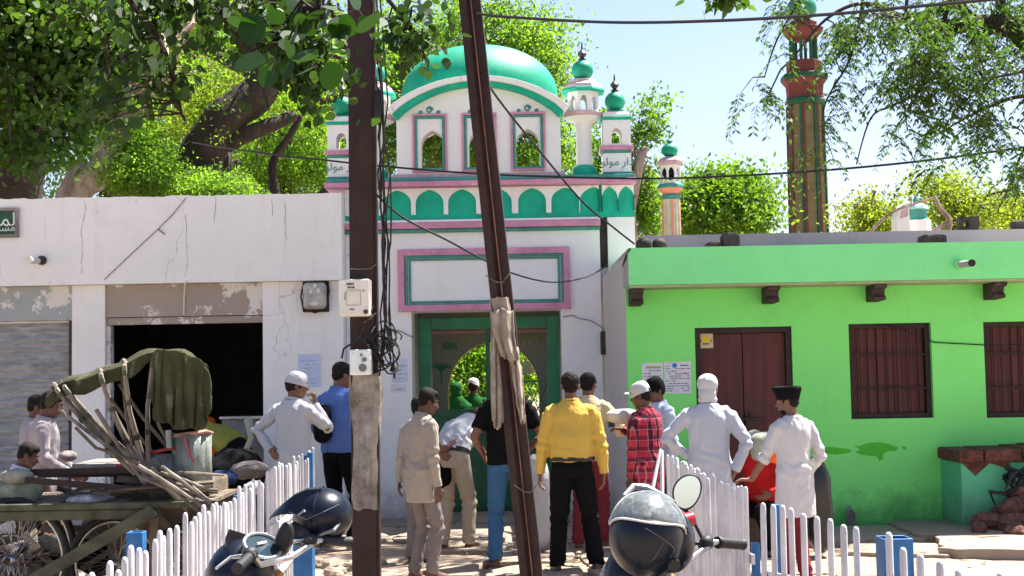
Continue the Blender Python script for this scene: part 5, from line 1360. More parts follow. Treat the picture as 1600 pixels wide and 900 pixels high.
    rows = [(z, rx+ez+(.010 if z < 1.2 else 0), ry+ez+.006+(.010 if z < 1.2 else 0), yo) for z, rx, ry, yo in torso if z > max(hem, .9)]
    if tuck: rows = [(.95,.160*max(1,g*.95),.118*max(1,g*.95),0),(.985,.168*g,.124*g,0)]+[q for q in rows if q[0] > 1.0]
    else:
        base = [(hem, .178+flare, .135+flare*.8, -.002), ((hem+.93)/2, .182+flare*.5, .136+flare*.4, -.002), (.93,.182,.134,-.002)] if hem < .88 else [(hem,.180,.132,-.002)]
        rows = base+[q for q in rows if q[0] > .95]
    b.loft([ring(*q) for q in rows])
    js = []
    sl = {}
    for key, sg in (('R',1),('L',-1)):
        S_, E, W, a_ = A[key]; ty = a_.get('sleeve', sleeve)
        pts = [T((sg*.07,-.005,1.385)), S_.lerp(T((sg*.1,0,1.385)),.3), S_.lerp(E,.12), S_.lerp(E,.5)]; rs = [.056,.062,.066,.061]
        if ty == 'short': pts += [S_.lerp(E,.72)]; rs += [.064]
        else:
            pts += [E]; rs += [.056]
            if ty == 'rolled': pts += [E.lerp(W,.12)]; rs += [.056]
            else: pts += [E.lerp(W,.5), E.lerp(W,.95)]; rs += [.049,.039]
        b.tube(pts, [q*s for q in rs], 14)
        js += [(E, .13*s, W-S_), (S_, .10*s, (sg,0,-.6))]
    js.append((T((0,0,1.0)), .2*s, (.3,0,1)))
    me = remeshed(b, .0095, 2); wrinkle(me, .0125, seed, js); sh = link('shirt', me, C[shirt], t, 'all', local=True)
    if collar:
        b = MB(); pts = [T((.066*math.cos(q), -.008+.062*math.sin(q), 1.462-.012*math.sin(q))) for q in [2*PI*k/20 for k in range(20)]]
        b.tube(pts+[pts[0]], .013*s, 6); b.build('collar', C[shirt], sh, True, local=True)
    for key in ('R','L'):
        S_, E, W, a_ = A[key]
        if a_.get('sleeve', sleeve) == 'long': 
            c = E.lerp(W,.96); u = (W-E).normalized(); MB().tube([c-u*.045*s, c+u*.012*s], [.041*s,.040*s], 14).build('cuff', C[shirt], sh, True, local=True)
        if a_.get('sleeve', sleeve) == 'rolled':
            c = E.lerp(W,.10); u = (W-E).normalized(); MB().tube([c-u*.02*s, c+u*.025*s], [.059*s,.057*s], 14).build('cuff', C[shirt], sh, True, local=True)
    # ---- trousers
    b = MB()
    b.loft([ring(z, rx+.012, ry+.014, yo) for z, rx, ry, yo in torso if z < 1.0]+[ring(1.02, .150*max(1,g*.98), .110*max(1,g*.98), 0)])
    js = []
    for key, sg in (('R',1),('L',-1)):
        Hp, K, An, f_ = Lg[key]; q = trouser_w
        b.tube([Hp+Vector((0,0,.06*s)), Hp.lerp(K,.25), K, K.lerp(An,.5), An+Vector((0,0,.0))], [.088*s,.088*s*q,.070*s*q,.064*s*q,.062*s*q], 16)
        js += [(K, .15*s, An-Hp), (An, .14*s, An-K)]
    me = remeshed(b, .0105, 2); wrinkle(me, .012, seed+5, js); link('trousers', me, C[trousers], t, 'all', local=True)
    if tuck:
        b = MB(); b.loft([ring(.955,.170*max(1,g*.98),.128*max(1,g*.98)), ring(.99,.170*max(1,g*.98),.128*max(1,g*.98))]); b.build('belt', LEATHER, t, True, local=True)
    # ---- shoes
    for key in ('R','L'):
        Hp, K, An, f_ = Lg[key]; fd = Vector((math.sin(-f_['yaw']), math.cos(f_['yaw']), 0)); sd_ = Vector((fd.y, -fd.x, 0)); zb = An.z-.070*s
        def outline(grow, k=1.0): 
            pts = []
            for i in range(20):
                q = 2*PI*i/20; l = math.sin(q); w_ = math.cos(q)
                pts.append(An+fd*(.062+.135*l*k)*s+sd_*(w_*(.040+.010*l)*s*k)*(1+grow))
            return pts
        o = outline(.06)
        b = MB(); b.loft([[Vector((p.x,p.y,zb)) for p in o], [Vector((p.x,p.y,zb+.022*s)) for p in o]]); so_ = b.build('shoe_sole' if shoes != 'sandal' else 'sandal_sole', SOLE if shoes == 'sneaker' else LEATHER if shoes != 'sandal' else TAN, t, True, local=True)
        if shoes != 'sandal':
            rings = []
            for zz, k, sh_ in ((.022,1.0,0),(.045,.97,0),(.068,.80,-.018),(.085,.52,-.045),(.11,.40,-.052)):
                rings.append([Vector((p.x,p.y,zb+zz*s))+fd*sh_*s for p in outline(.02, k)])
            b = MB(); b.loft(rings); me = b.mesh('shoe'); wrinkle(me, .003, seed, f=20, stretch=1); link('shoe', me, TAN if shoes == 'brown' else LEATHER, t, 'all', local=True)
            if shoes == 'sneaker':
                b = MB()
                for k in range(3): c = An+fd*(.06+.022*k)*s; b.tube([c+sd_*.025*s+Vector((0,0,.0-.006*k)), c+Vector((0,0,.012-.008*k)), c-sd_*.025*s+Vector((0,0,0-.006*k))], .004, 5)
                b.build('lace', C['white'], so_, local=True)
        else:
            b = MB(); c = An+fd*.10*s; b.tube([c+sd_*.045*s+Vector((0,0,-.055*s)), c+Vector((0,0,-.012*s)), c-sd_*.045*s+Vector((0,0,-.055*s))], .011*s, 6); b.build('sandal_strap', TAN, t, True, local=True)
    return t, T, A, HM, s
def loc(rz, x, y, z):
    "world offset -> local offset of a figure turned by rz"
    a = rad(-rz); return (x*math.cos(a)-y*math.sin(a), x*math.sin(a)+y*math.cos(a), z)
FEW = dict
WALK = {'R': dict(p=(.12,.05,.075)), 'L': dict(p=(-.11,-.08,.075))}

person('man in white shirt and white skullcap holding his chin beside the shop opening', 457, 12.5, 1.74, -34, 0, 1.05, .03, 0, (-40,4,0),
       {'R': dict(w=(.10,.20,1.40), h=(.6,.3,-1), d=(-.25,.15,1), up=(.5,1,0), curl=1.5, thumb=(0,1,0)), 'L': dict(w=(-.17,-.10,1.00), h=(-1,-.25,.1), d=(.7,-.35,-.4), up=(0,-1,0), curl=.7)},
       shirt='white', hem=.74, trousers='navy', cap='skullcap', seed=2, flare=.012)
t2 = person('tall man in a blue shirt and black trousers half hidden behind the upright iron pole', 529, 13.2, 1.84, -38, 0, 1.16, .02, 0, (-15,10,0),
       {'R': dict(w=(.05,.30,1.12), h=(.5,-.6,-1), d=(-.3,1,.1), up=(.3,0,1), curl=.8), 'L': dict(w=(-.22,.12,.98), h=(-.6,-1,0), curl=.9)},
       WALK, shirt='blue', hem=.88, trousers='black', shoes='sneaker', seed=3)
person('slim boy in a grey shirt and grey trousers standing left of the bowing man', 658, 11.05, 1.60, -52, 1, .86, .06, 0, (-14,16,0),
       {'R': dict(w=(.23,.04,.77), h=(.3,-1,0), curl=.9), 'L': dict(w=(-.19,.03,.80), h=(-.5,-1,0), curl=.8)},
       {'R': dict(p=(.10,.03,.075)), 'L': dict(p=(-.10,-.04,.075))}, shirt='grey', hem=.70, trousers='greytr', shoes='brown', seed=4, trouser_w=.98, wid=.92)
person('dark haired youth mostly hidden behind the slim boy in grey', 652, 12.0, 1.50, -15, 1, .85, .02, 0, (-10,6,0), None, None, shirt='grey', hem=.75, trousers='greytr', seed=5, wid=.85)
tb = person('man in a white shirt and khaki trousers bowing with his hands behind his back', 707, 12.85, 1.68, -24, 0, 1.05, 1.02, 0, (0,20,0),
       {'R': dict(w=(-.01,-.17,1.00), h=(1,.1,.6), d=(-1,-.1,-.15), up=(0,-1,.2), curl=.9, sleeve='rolled'), 'L': dict(w=(-.07,-.16,.93), h=(-1,.1,.5), d=(1,0,-.3), up=(0,-1,.1), curl=.9, sleeve='rolled')},
       {'R': dict(p=(.13,.06,.075)), 'L': dict(p=(-.08,-.10,.075))}, shirt='white', hem=.97, tuck=True, trousers='khaki', shoes='brown', seed=6, trouser_w=1.05)
person('man in a black tee shirt and blue jeans behind the leaning pole', 793, 11.7, 1.75, 4, 0, 1.05, .02, 0, (0,12,0),
       {'R': dict(w=(.20,.16,1.0), h=(.7,-1,0), d=(-.2,1,-.3), curl=.8, sleeve='short'), 'L': dict(w=(-.20,.14,.97), h=(-.7,-1,0), d=(.2,.7,-.6), curl=.8, sleeve='short')},
       {'R': dict(p=(.16,.12,.075)), 'L': dict(p=(-.12,-.05,.075), yaw=.5)}, shirt='black', hem=.88, sleeve='short', trousers='jeans', shoes='brown', seed=7, collar=False)
person('stout man in a yellow shirt tucked into black trousers seen from behind', 893, 11.35, 1.70, -3, 0, 1.20, .0, 0, (0,4,0),
       {'R': dict(w=(.28,.02,.81), h=(.8,-1,0), curl=.7, d=(-.05,.1,-1)), 'L': dict(w=(-.28,.05,.81), h=(-.8,-1,0), curl=.8)},
       {'R': dict(p=(.19,.05,.075), yaw=-.5), 'L': dict(p=(-.14,-.02,.075), yaw=.2)}, shirt='yellow', tuck=True, hem=.97, trousers='black', shoes='shoe', seed=8, trouser_w=1.12)
person('man in a cream shirt and maroon trousers standing behind the stout yellow shirted man', 920, 12.8, 1.69, -12, 0, .98, .02, 0, (-6,4,0),
       {'R': dict(w=(.24,.22,1.22), h=(.7,-.6,-1), d=(.2,.6,1), curl=1.1, up=(1,0,0), sleeve='rolled'), 'L': dict(w=(-.22,.06,.82), h=(-.5,-1,0))},
       WALK, shirt='cream', hem=.86, trousers='maroon', shoes='sandal', seed=9)
pl = person('boy in a red plaid shirt and white peaked cap reaching towards the gateway', 1012, 11.6, 1.60, 38, 1, .92, .05, 0, (28,8,0),
       {'R': dict(w=(.02,.38,1.26), h=(.6,-.4,-1), d=(-.1,1,.1), up=(0,0,1), curl=.5), 'L': dict(w=(-.23,.02,.76), h=(-.4,-1,0), curl=.9)},
       WALK, shirt='plaid', hem=.72, trousers='black', cap='peaked_cap', seed=10, wid=.94)
person('youth in a black cap and pale blue shirt looking left behind the plaid shirted boy', 1031, 12.7, 1.63, 118, 1, .92, 0, 0, (0,10,0), None, None, shirt='pale_blue', hem=.78, trousers='navy', cap='black_cap', seed=11)
person('man in a long pale kurta, arms akimbo, white cloth wound round his head', 1108, 10.95, 1.66, -4, 0, 1.0, .02, 0, (-14,4,0),
       {'R': dict(w=(.21,-.03,.90), h=(1,-.2,.25), d=(-.3,.2,-.8), curl=.8, up=(1,-.3,0)), 'L': dict(w=(-.17,.06,1.02), h=(-1,-.2,.1), d=(.6,.3,-.6), up=(-.3,-1,0), curl=.8)},
       None, shirt='kurta', hem=.52, trousers='kurta', cap=('white',), hair=False, shoes='sandal', seed=12, flare=.025, collar=False)
person('boy in a white kurta and tall black felt cap with one bare forearm held out', 1240, 10.5, 1.55, 22, 0, .95, .03, 0, (40,6,0),
       {'L': dict(w=loc(22,-.40,.10,.86), h=loc(22,.3,-.5,-1), d=loc(22,-1,.15,.05), up=(0,0,1), curl=.7, sleeve='rolled'), 'R': dict(w=loc(22,.20,.26,.97), h=loc(22,.7,-.9,-.4), d=loc(22,-.5,1,0), curl=.8)},
       None, shirt='white', hem=.60, trousers='maroon', cap='wide', seed=13, flare=.02, collar=False, shoes='sandal', stubble=True, wid=.95)
tr = person('crouching person in red with a grey cloth over the shoulder before the maroon door', 1192, 12.4, 1.6, 150, 1, 1.0, .35, .42, (0,10,0),
       {'R': dict(w=(.2,.36,.62), h=(1,0,-.4), curl=.8), 'L': dict(w=(-.2,.36,.62), h=(-1,0,-.4), curl=.8)},
       {'R': dict(p=(.18,.28,.075)), 'L': dict(p=(-.18,.28,.075))}, shirt='red', hem=.80, trousers='black', seed=14, cap=('greycloth',), hair=True)
person('boy in a crumpled pale shirt standing at the cart below the rickshaw hood', 66, 11.6, 1.62, -80, 1, .88, .06, 0, (0,14,0),
       {'R': dict(w=(.14,.26,.96), h=(.4,-1,-.3), curl=.9), 'L': dict(w=(-.14,.28,.95), h=(-.4,-1,-.3), curl=.9)}, None, shirt='offwhite', hem=.72, trousers='brown', seed=15)
person('dark haired boy standing just behind the boy in the crumpled pale shirt', 50, 12.3, 1.58, -75, 1, .88, .03, 0, (0,8,0), None, None, shirt='offwhite', hem=.72, trousers='greytr', seed=16)
tsb = person('small boy in a bluish shirt with a dark shoulder strap sitting behind the cart', 20, 10.75, 1.45, -72, 1, .85, .16, .22, (0,14,0),
       {'R': dict(w=(.16,.30,.85), h=(.5,-1,-.3), curl=.9), 'L': dict(w=(-.14,.30,.86), h=(-.5,-1,-.3), curl=.9)}, {'R': dict(p=(.12,.30,.09)), 'L': dict(p=(-.12,.30,.09))}, shirt='stripe', hem=.85, trousers='brown', seed=17)
person('woman in an orange headscarf sitting inside the dark shop opening', 340, 16.6, 1.60, 150, 1, 1.0, .2, .36, (0,14,0),
       {'R': dict(w=(.16,.34,.62), h=(1,0,-.4), curl=.8), 'L': dict(w=(-.16,.34,.62), h=(-1,0,-.4), curl=.8)}, {'R': dict(p=(.14,.34,.075)), 'L': dict(p=(-.14,.34,.075))}, shirt='black', hem=.80, trousers='black', cap=('orange','shawl'), hair=False, seed=18)
person('person in black stooping at the shop front with a yellow green scarf on the back', 378, 15.2, 1.62, 62, 1, 1.08, 1.05, .10, (0,15,0),
       {'R': dict(w=(.16,.50,.60), h=(1,-.4,0), curl=.8), 'L': dict(w=(-.16,.50,.58), h=(-1,-.4,0), curl=.8)}, {'R': dict(p=(.12,.10,.075)), 'L': dict(p=(-.12,-.02,.075))}, shirt='black', hem=.70, trousers='black', cap=('lime','shawl'), hair=False, seed=19)
person('person with a green shawl over the head seen through the gateway arch', 714, 17.9, 1.58, 10, 1, 1.0, 0, 0, (0,0,0), None, None, shirt='green', hem=.7, trousers='green', cap=('green','shawl'), hair=False, seed=20)
person('man in a white skullcap standing beyond the gateway beside the green shawl', 741, 18.5, 1.62, 0, 1, 1.0, 0, 0, (0,4,0), None, None, shirt='green', hem=.8, trousers='black', cap='skullcap', seed=21)
# ---- things they carry
def bag(name, label, cat, c, r, mat, seed, rot=0):
    b = MB(); b.ell((0,0,0), r, 20, 14)
    b.v = [tuple(Vector((math.copysign(abs(v[0]/r[0])**.7*r[0], v[0]), math.copysign(abs(v[1]/r[1])**.7*r[1], v[1]), math.copysign(abs(v[2]/r[2])**.8*r[2], v[2])))*(1+.16*noise.noise(Vector(v)*7+Vector((seed*5.3,0,0))))) for v in b.v]
    o = b.build(name, mat, None, True); o.location = c; o.rotation_euler = (0,0,rot); return tag(o, label, cat)
p = P(503, 660, 13.0); tp = bag('shoulder_bag', 'dark shoulder bag hanging at the side of the tall blue shirted man', 'bag', (p.x, 13.05, p.z-.02), (.09,.12,.18), C['black'], 1)
p = P(690, 735, 12.6); bag('satchel', 'black satchel hanging in front of the bowing man', 'bag', (p.x, 12.9, p.z), (.10,.12,.24), C['black'], 2)
p = P(975, 652, 11.5); bag('white_bundle', 'white crumpled cloth bundle held out by the boy in red plaid', 'bundle', (p.x, 11.75, p.z), (.14,.09,.065), C['white'], 3, .4)
p = P(957, 656, 12.5); b = MB(); b.box(-.035,.035,-.006,.006,-.07,.07); o = b.build('mobile_phone', M['black'], None, bevel=.006); o.location = (p.x, 12.55, p.z); o.rotation_euler = (0,.15,.5); tag(o, 'black mobile phone held up by the man in the cream shirt', 'phone')
p = P(1283, 765, 12.0); bag('black_sack', 'black slumped sack on the ground behind the boy in the tall black cap', 'sack', (p.x, 12.1, .46), (.11,.12,.44), simple('black_polythene', (.02,.019,.018), .3, .3, 8), 4)
p = P(1192, 690, 12.2); bag('grey_cloth', 'grey green crumpled cloth bundle resting by the crouching person in red', 'cloth', (p.x+.02, 12.05, p.z-.04), (.17,.12,.13), C['greycloth'], 5)
p = P(1210, 712, 12.1); bag('orange_cloth', 'small orange cloth pushed against the crouching person in red', 'cloth', (p.x, 11.98, p.z), (.08,.06,.06), C['orange'], 6)
p = P(838, 700, 12.4); bag('white_sack', 'white sack standing on the ground between the jeans and the black trousers', 'sack', (p.x, 12.5, .45), (.14,.14,.46), C['white'], 7)
b = MB(); b.box(-.22,.22,-.18,.18,0,.42); o = b.build('stool', M['old_wood'], None, bevel=.02); p = P(1192,800,12.55); o.location = (p.x, 12.62, 0); tag(o, 'low wooden box seat under the crouching person in red', 'stool')
# ------------------------------------------------------------------ picket fences
def picket(par, x, y, u, h, w, th, lean, r, z0=-.02):
    "one flat bamboo picket with a rounded worn tip; u = direction of the fence"
    u = Vector((u[0], u[1], 0)).normalized(); n = Vector((-u.y, u.x, 0))
    lx, ly = lean; b = MB(); rings = []
    prof = [(z0,1),(h*.3,1.03),(h*.65,.97),(h-.03,.96),(h-.012,.85),(h-.003,.6),(h,.3)]
    j1, j2 = r.uniform(-.004,.004), r.uniform(0,9)
    for z, k in prof:
        c = Vector((x,y,z))+u*(lx*z+j1*math.sin(z*7+j2))+n*ly*z
        rings.append([c+u*(w/2*k*a_)+n*(th/2*k*b_) for a_, b_ in ((-1,-.4),(-.6,-1),(.6,-1),(1,-.4),(1,.4),(.6,1),(-.6,1),(-1,.4))])
    b.loft(rings); return b.build('picket', M['picket'], par, True)
def fence(label, p, q, sp, h, seed, rails=(.30,.62), w=.034, posts=(), lean=.03, hvar=.03, grow=0, side=1):
    r = random.Random(seed); p, q = Vector(p).to_3d(), Vector(q).to_3d(); u = (q-p).normalized(); n = Vector((-u.y,u.x,0)); Ln = (q-p).length
    t = thing('picket_fence', label, 'fence', tuple(p), 0, 'white picket fence panels round the forecourt')
    k = 0; s = .02
    while s < Ln:
        c = p+u*s
        picket(t, c.x, c.y, u, h+r.uniform(-hvar,hvar)+grow*s/Ln, w*r.uniform(.8,1.15), .024, (r.uniform(-lean,lean), r.uniform(-.01,.01)), r); s += sp*r.uniform(.85,1.15)
    for z in rails:
        b = MB(); e = n*.022*side
        pts = [p+u*(Ln*i/8)+e+Vector((0,0,z*h+.012*math.sin(i*1.3+seed))) for i in range(9)]
        pts[0] -= u*.05; pts[-1] += u*.05
        up = Vector((0,0,1)); b.loft([[c+n*a_+up*b_ for a_, b_ in ((-.008,-.028),(.008,-.028),(.008,.028),(-.008,.028))] for c in pts]); b.build('rail', M['picket'], t, bevel=.003)
    for (s, hh, ww) in posts:
        c = p+u*s+n*.062; b = MB(); b.box(c.x-ww/2,c.x+ww/2,c.y-ww/2,c.y+ww/2,-.05,hh); b.build('post', M['blue'], t, bevel=.006)
    return t
def at(px_, top, h=1.0):
    "ground position of something h tall whose top shows at this pixel"
    d = (px_-800); 
    Y = (CAM_H-h)*2100/(top-(580-.018*d)); return (GX(px_, Y), Y)
fence('nearest white picket panel on the rickshaw side, ending at the hollow blue post', (-1.50,4.45), (-1.62,6.45), .125, .99, 51, posts=((.5,.9,.06),), side=-1)
fence('white picket panel below the shop opening with a thin blue post', (-1.63,6.65), (-1.71,9.1), .120, 1.0, 52, posts=((1.9,.95,.05),), hvar=.035, side=-1)
fence('furthest white picket panel on the shop side, reaching the white skullcap man', (-1.71,9.35), (-1.80,12.1), .125, 1.03, 53, posts=((1.6,.98,.06),(2.5,1.0,.07)), lean=.05, hvar=.05, side=-1)
fence('closely set white picket panel crossing in front of the pale kurta man', (1.16,10.3), (1.275,7.5), .085, 1.02, 54, posts=((1.4,.6,.04),(2.72,.72,.045)), lean=.035)
fence('white picket panel in front of the boy in the tall black cap', (1.285,7.10), (1.50,5.86), .145, 1.0, 55, posts=((.06,.985,.028),(.26,.97,.028)), hvar=.012, lean=.012, w=.04)
fence('nearest white picket panel beside the open blue box post', (1.515,5.55), (1.62,4.55), .155, .99, 56, posts=(), hvar=.03, lean=.02, w=.04)
r = random.Random(8)
lt = thing('leaning_pickets', 'few loose white sticks leaning apart behind the scooter mirror', 'fence sticks', (1.1,10.5,0))
for (xa, ya, xb, yb) in ((1032,702,1012,800),(1034,704,1034,820),(1050,712,1052,830),(1058,716,1062,830),(1071,722,1068,830),(1088,735,1078,800)):
    b = MB(); p_, q_ = P(xa,ya,10.45), P(xb,yb,10.2); q2 = p_+(q_-p_)*((p_.z)/(p_.z-q_.z)); b.tube([p_, p_.lerp(q2,.5)+Vector((.004,0,0)), q2], [.013,.018,.018], 8); b.build('stick', M['picket'], lt, True)
def hollow_post(label, px_, top, h, w):
    X, Y = at(px_, top, h); t = thing('blue_post', label, 'post', (X, Y, 0)); o, i = w/2, w/2-.010
    b = MB(); sq = lambda k, z: [(X-k,Y-k,z),(X+k,Y-k,z),(X+k,Y+k,z),(X-k,Y+k,z)]
    b.loft([sq(o*.98,-.05), sq(o,h), sq(i,h), sq(i*.98,h-.5)], False); b.add(sq(i,h-.4), [(0,1,2,3)]); b.build('tube', M['blue'], t, bevel=.004)
    MB().box(X-.4*w,X+.4*w,Y-o-.004,Y-o-.001,h*.55,h*.56).build('seam', M['black'], t)
hollow_post('open topped square blue post behind the nearest right hand pickets', 1392, 836, .98, .125)
hollow_post('square blue post standing among the left hand pickets near the cart', 213, 828, 1.0, .075)
hollow_post('slim blue post at the far end of the shop side pickets', 484, 706, 1.03, .05)
hollow_post('weathered blue post directly below the peaked helmet', 474, 800, .98, .10)

# ------------------------------------------------------------------ motorcycles and helmets
a = Mat('black_gloss_paint', .3, 0, .25); a.color((.004,.007,.015)); a.b.inputs['Coat Weight'].default_value = .06; a.bump(a.noise(6, 4, .6), .03, .01)
n_ = a.ramp(a.noise(3, 6, .7), .3, .7, .26, .34); a.l(n_, a.b.inputs['Roughness']); GLOSS = a.m
CHROME = simple('scuffed_chrome', (.42,.42,.43), .28, .3, 12, metal=.9); SILVER = simple('silver_plastic', (.30,.31,.33), .4, .2, metal=.4)
a = Mat('mirror_glass', .04, 1.0); a.color((.86,.91,.92)); GLASSM = a.m
a = Mat('scratched_visor', .28, 0, .6); a.color(a.mix(a.ramp(a.noise(26, 8, .75), .5, .7), (.16,.18,.18), (.50,.53,.53))); a.b.inputs['Alpha'].default_value = .75; a.l(a.ramp(a.noise(22, 8, .75, loc=(1,2,3)), .35, .62, .28, .85), a.b.inputs['Alpha']); VISOR = a.m
TAIL = simple('red_lens', (.5,.02,.03), .25, .1)
def torus(b, c, R, r_, axis, n=36, m=8):
    c = Vector(c); ax = Vector(axis).normalized(); u = ax.orthogonal().normalized(); v = ax.cross(u); vs = []; fs = []
    for i in range(n):
        d_ = u*math.cos(2*PI*i/n)+v*math.sin(2*PI*i/n)
        for j in range(m): vs.append(c+d_*(R+r_*math.cos(2*PI*j/m))+ax*r_*math.sin(2*PI*j/m))
    for i in range(n):
        for j in range(m): fs.append((i*m+j, ((i+1)%n)*m+j, ((i+1)%n)*m+(j+1)%m, i*m+(j+1)%m))
    b.add(vs, fs)
def wheel(par, c, R, axis=(1,0,0), tyre=.045, spokes=24, name='wheel', hub=.04):
    b = MB(); torus(b, c, R-tyre, tyre, axis, 40, 8); wh = b.build(name, M['black'], par, 'all', local=True)
    b = MB(); torus(b, c, R-tyre*2.1, .012, axis, 40, 6); ax = Vector(axis).normalized(); c = Vector(c)
    b.tube([c-ax*.05, c+ax*.05], hub, 10); b.build('rim', CHROME, wh, 'all', local=True)
    b = MB(); u = ax.orthogonal().normalized(); v = ax.cross(u)
    for k in range(spokes):
        a_ = 2*PI*k/spokes; d_ = u*math.cos(a_)+v*math.sin(a_); e = u*math.cos(a_+.35)+v*math.sin(a_+.35); b.tube([c+e*hub+ax*.03*(1 if k % 2 else -1), c+d_*(R-tyre*2.1)], .0025, 4)
    b.build('spokes', CHROME, wh, local=True); return wh
def motorcycle(label, X, Y, rz, mirror, kind):
    t = thing('motorcycle', label, 'motorcycle', (X, Y, 0), rad(rz)); bl = dict(local=True)
    wheel(t, (0,.42,.30), .30, hub=.06); wheel(t, (0,-.86,.30), .30, hub=.07)
    b = MB(); b.tube([(-.085,.42,.30),(-.085,.10,.92)], .022, 10); b.tube([(.085,.42,.30),(.085,.10,.92)], .022, 10); b.build('fork', CHROME, t, True, **bl)
    b = MB(); torus(b, (0,.42,.30), .34, .055, (1,0,0)); b.v = [v for v in b.v]; 
    g = MB(); rings = []
    for k in range(11):
        a_ = rad(20+14*k); rings.append([(x_, .42+.345*math.cos(a_)+0, .30+.345*math.sin(a_)+dz) for x_, dz in ((-.06,-.03),(-.05,.0),(0,.018),(.05,0),(.06,-.03),(0,.004))])
    g.loft(rings); g.build('mudguard', GLOSS, t, True, **bl)
    b = MB(); b.ell((0,-.18,.80), (.14,.27,.13), 20, 12); b.build('tank', GLOSS, t, 'all', **bl)
    b = MB(); b.ell((0,-.68,.78), (.13,.36,.055), 20, 10); b.build('seat', M['black'], t, 'all', **bl)
    b = MB(); b.ell((0,-.20,.45), (.15,.19,.17), 14, 10); b.tube([(.12,-.2,.35),(.16,-.6,.28),(.17,-1.0,.36)], [.03,.035,.05], 10); b.build('engine', SILVER, t, True, **bl)
    b = MB(); b.tube([(0,.05,.86),(0,-.3,.62),(0,-.62,.5),(0,-.86,.30)], .03, 8); b.tube([(0,-.05,.66),(.0,-.6,.68),(0,-1.0,.74)], .025, 8); b.build('frame', M['black'], t, True, **bl)
    # cowl with headlamp and instruments
    b = MB(); b.ell((0,.16,.93), (.15,.12,.14), 24, 14); cowl = b.build('cowl', GLOSS, t, 'all', **bl)
    b = MB(); b.ell((0,.245,.92), (.10,.05,.085), 20, 10); b.build('headlamp', SILVER, cowl, 'all', **bl)
    b = MB(); b.loft([[(.10*math.cos(q), .06+.055*math.sin(q)*.8, 1.045+.055*math.sin(q)*.75) for q in [2*PI*k/24 for k in range(24)]], [(.10*math.cos(q), .075+.055*math.sin(q)*.8, 1.02+.055*math.sin(q)*.75) for q in [2*PI*k/24 for k in range(24)]]]); ins = b.build('instruments', simple('smoked_glass', (.02,.035,.05), .1, .2, spec=.8), cowl, True, **bl)
    pts = [(.103*math.cos(q), .058+.057*math.sin(q)*.8, 1.047+.057*math.sin(q)*.75) for q in [2*PI*k/24 for k in range(25)]]; MB().tube(pts, .007, 6).build('bezel', SILVER, ins, True, **bl)
    b = MB(); b.box(-.03,.03,.058,.064,1.055,1.062); b.build('needle_panel', M['white_plastic'], ins, **bl)
    ls = 1.0 if kind else .6
    b = MB(); b.tube([(-.38*ls,-.10*ls,1.02),(-.22*ls,-.05*ls,1.045),(-.10*ls,.0,.99),(.10,.0,.99),(.22,-.05,1.045),(.38,-.10,1.02)], .012, 10); b.build('handlebar', CHROME, t, True, **bl)
    for sg in (-ls,1):
        b = MB(); p0, p1 = Vector((sg*.245,-.055,1.042)), Vector((sg*.385,-.10,1.02)); N = 22
        b.tube([p0.lerp(p1,i/N) for i in range(N+1)], [.0185+(.0025 if i % 2 else 0)+(.004 if i in (0,1,N) else 0) for i in range(N+1)], 14); b.build('grip', M['black'], t, True, **bl)
        b = MB(); b.tube([(sg*.19,-.01,1.035),(sg*.24,.035,1.035),(sg*.37,.0,1.015)], [.012,.007,.006], 8); b.build('lever', CHROME, t, True, **bl)
        b = MB(); b.ell((sg*.205,-.03,1.045), (.035,.028,.028), 12, 8); b.build('switch', M['black'], t, True, **bl)
        b = MB(); b.tube([(sg*.10,.14,.90),(sg*.19,.13,.90)], .008, 6); b.ell((sg*.20,.13,.90), (.035,.025,.025), 12, 8); b.build('indicator', simple('amber_lens', (.5,.18,.02), .3), t, True, **bl)
    for q in range(3):
        MB().tube([(.19,-.01,1.04),(.12+.02*q,.16+.02*q,1.06-.02*q),(.03,.20,.98-.03*q),(-.02*q,.12,.82)], .005, 6).build('cable', M['black'], t, True, **bl)
    b = MB(); b.loft([[(x_*.105, .14+.05*(1-x_*x_)+d_, 1.03+z_) for x_, z_, d_ in ((-1,0,0),(-.6,.05,.01),(0,.075,.02),(.6,.05,.01),(1,0,0),(.6,-.03,.02),(0,-.04,.03),(-.6,-.03,.02))], [(x_*.10, .146+.05*(1-x_*x_)+d_, 1.03+z_) for x_, z_, d_ in ((-1,0,0),(-.6,.05,.01),(0,.075,.02),(.6,.05,.01),(1,0,0),(.6,-.03,.02),(0,-.04,.03),(-.6,-.03,.02))]]); b.build('windscreen', M['black'], cowl, True, **bl)
    MB().box(-.075,.075,.288,.292,.845,.875).build('front_plate', M['cream_box'], cowl, **bl)
    # mirror: m = (local centre, facing normal local, half width, half height, tilt, side)
    c, nrm, hw, hh, tilt, sg = mirror; c = Vector(c); nrm = Vector(nrm).normalized(); up = Vector((0,0,1)); u = up.cross(nrm).normalized(); v = nrm.cross(u)
    u, v = u*math.cos(tilt)+v*math.sin(tilt), -u*math.sin(tilt)+v*math.cos(tilt)
    el = lambda k, d_: [c+nrm*d_+u*hw*k*math.cos(q)+v*hh*k*math.sin(q)*(1+.12*math.cos(q)) for q in [2*PI*i/32 for i in range(32)]]
    b = MB(); b.loft([el(.96,.004), el(1.02,0), el(1.0,-.018), el(.6,-.04), el(.2,-.048)]); mr = b.build('mirror', M['black'], t, True, **bl)
    b = MB(); b.loft([el(.90,.0045), el(.90,.0065)]); b.build('mirror_glass', GLASSM, mr, **bl)
    b = MB(); b.tube([(sg*.20,-.02,1.05), Vector((sg*.20,-.02,1.05)).lerp(c-v*hh*.8-nrm*.02,.55)+Vector((0,0,.02)), c-v*hh*.85-nrm*.02], .0075, 8); b.build('mirror_stem', CHROME if kind else M['black'], t, True, **bl)
    return t
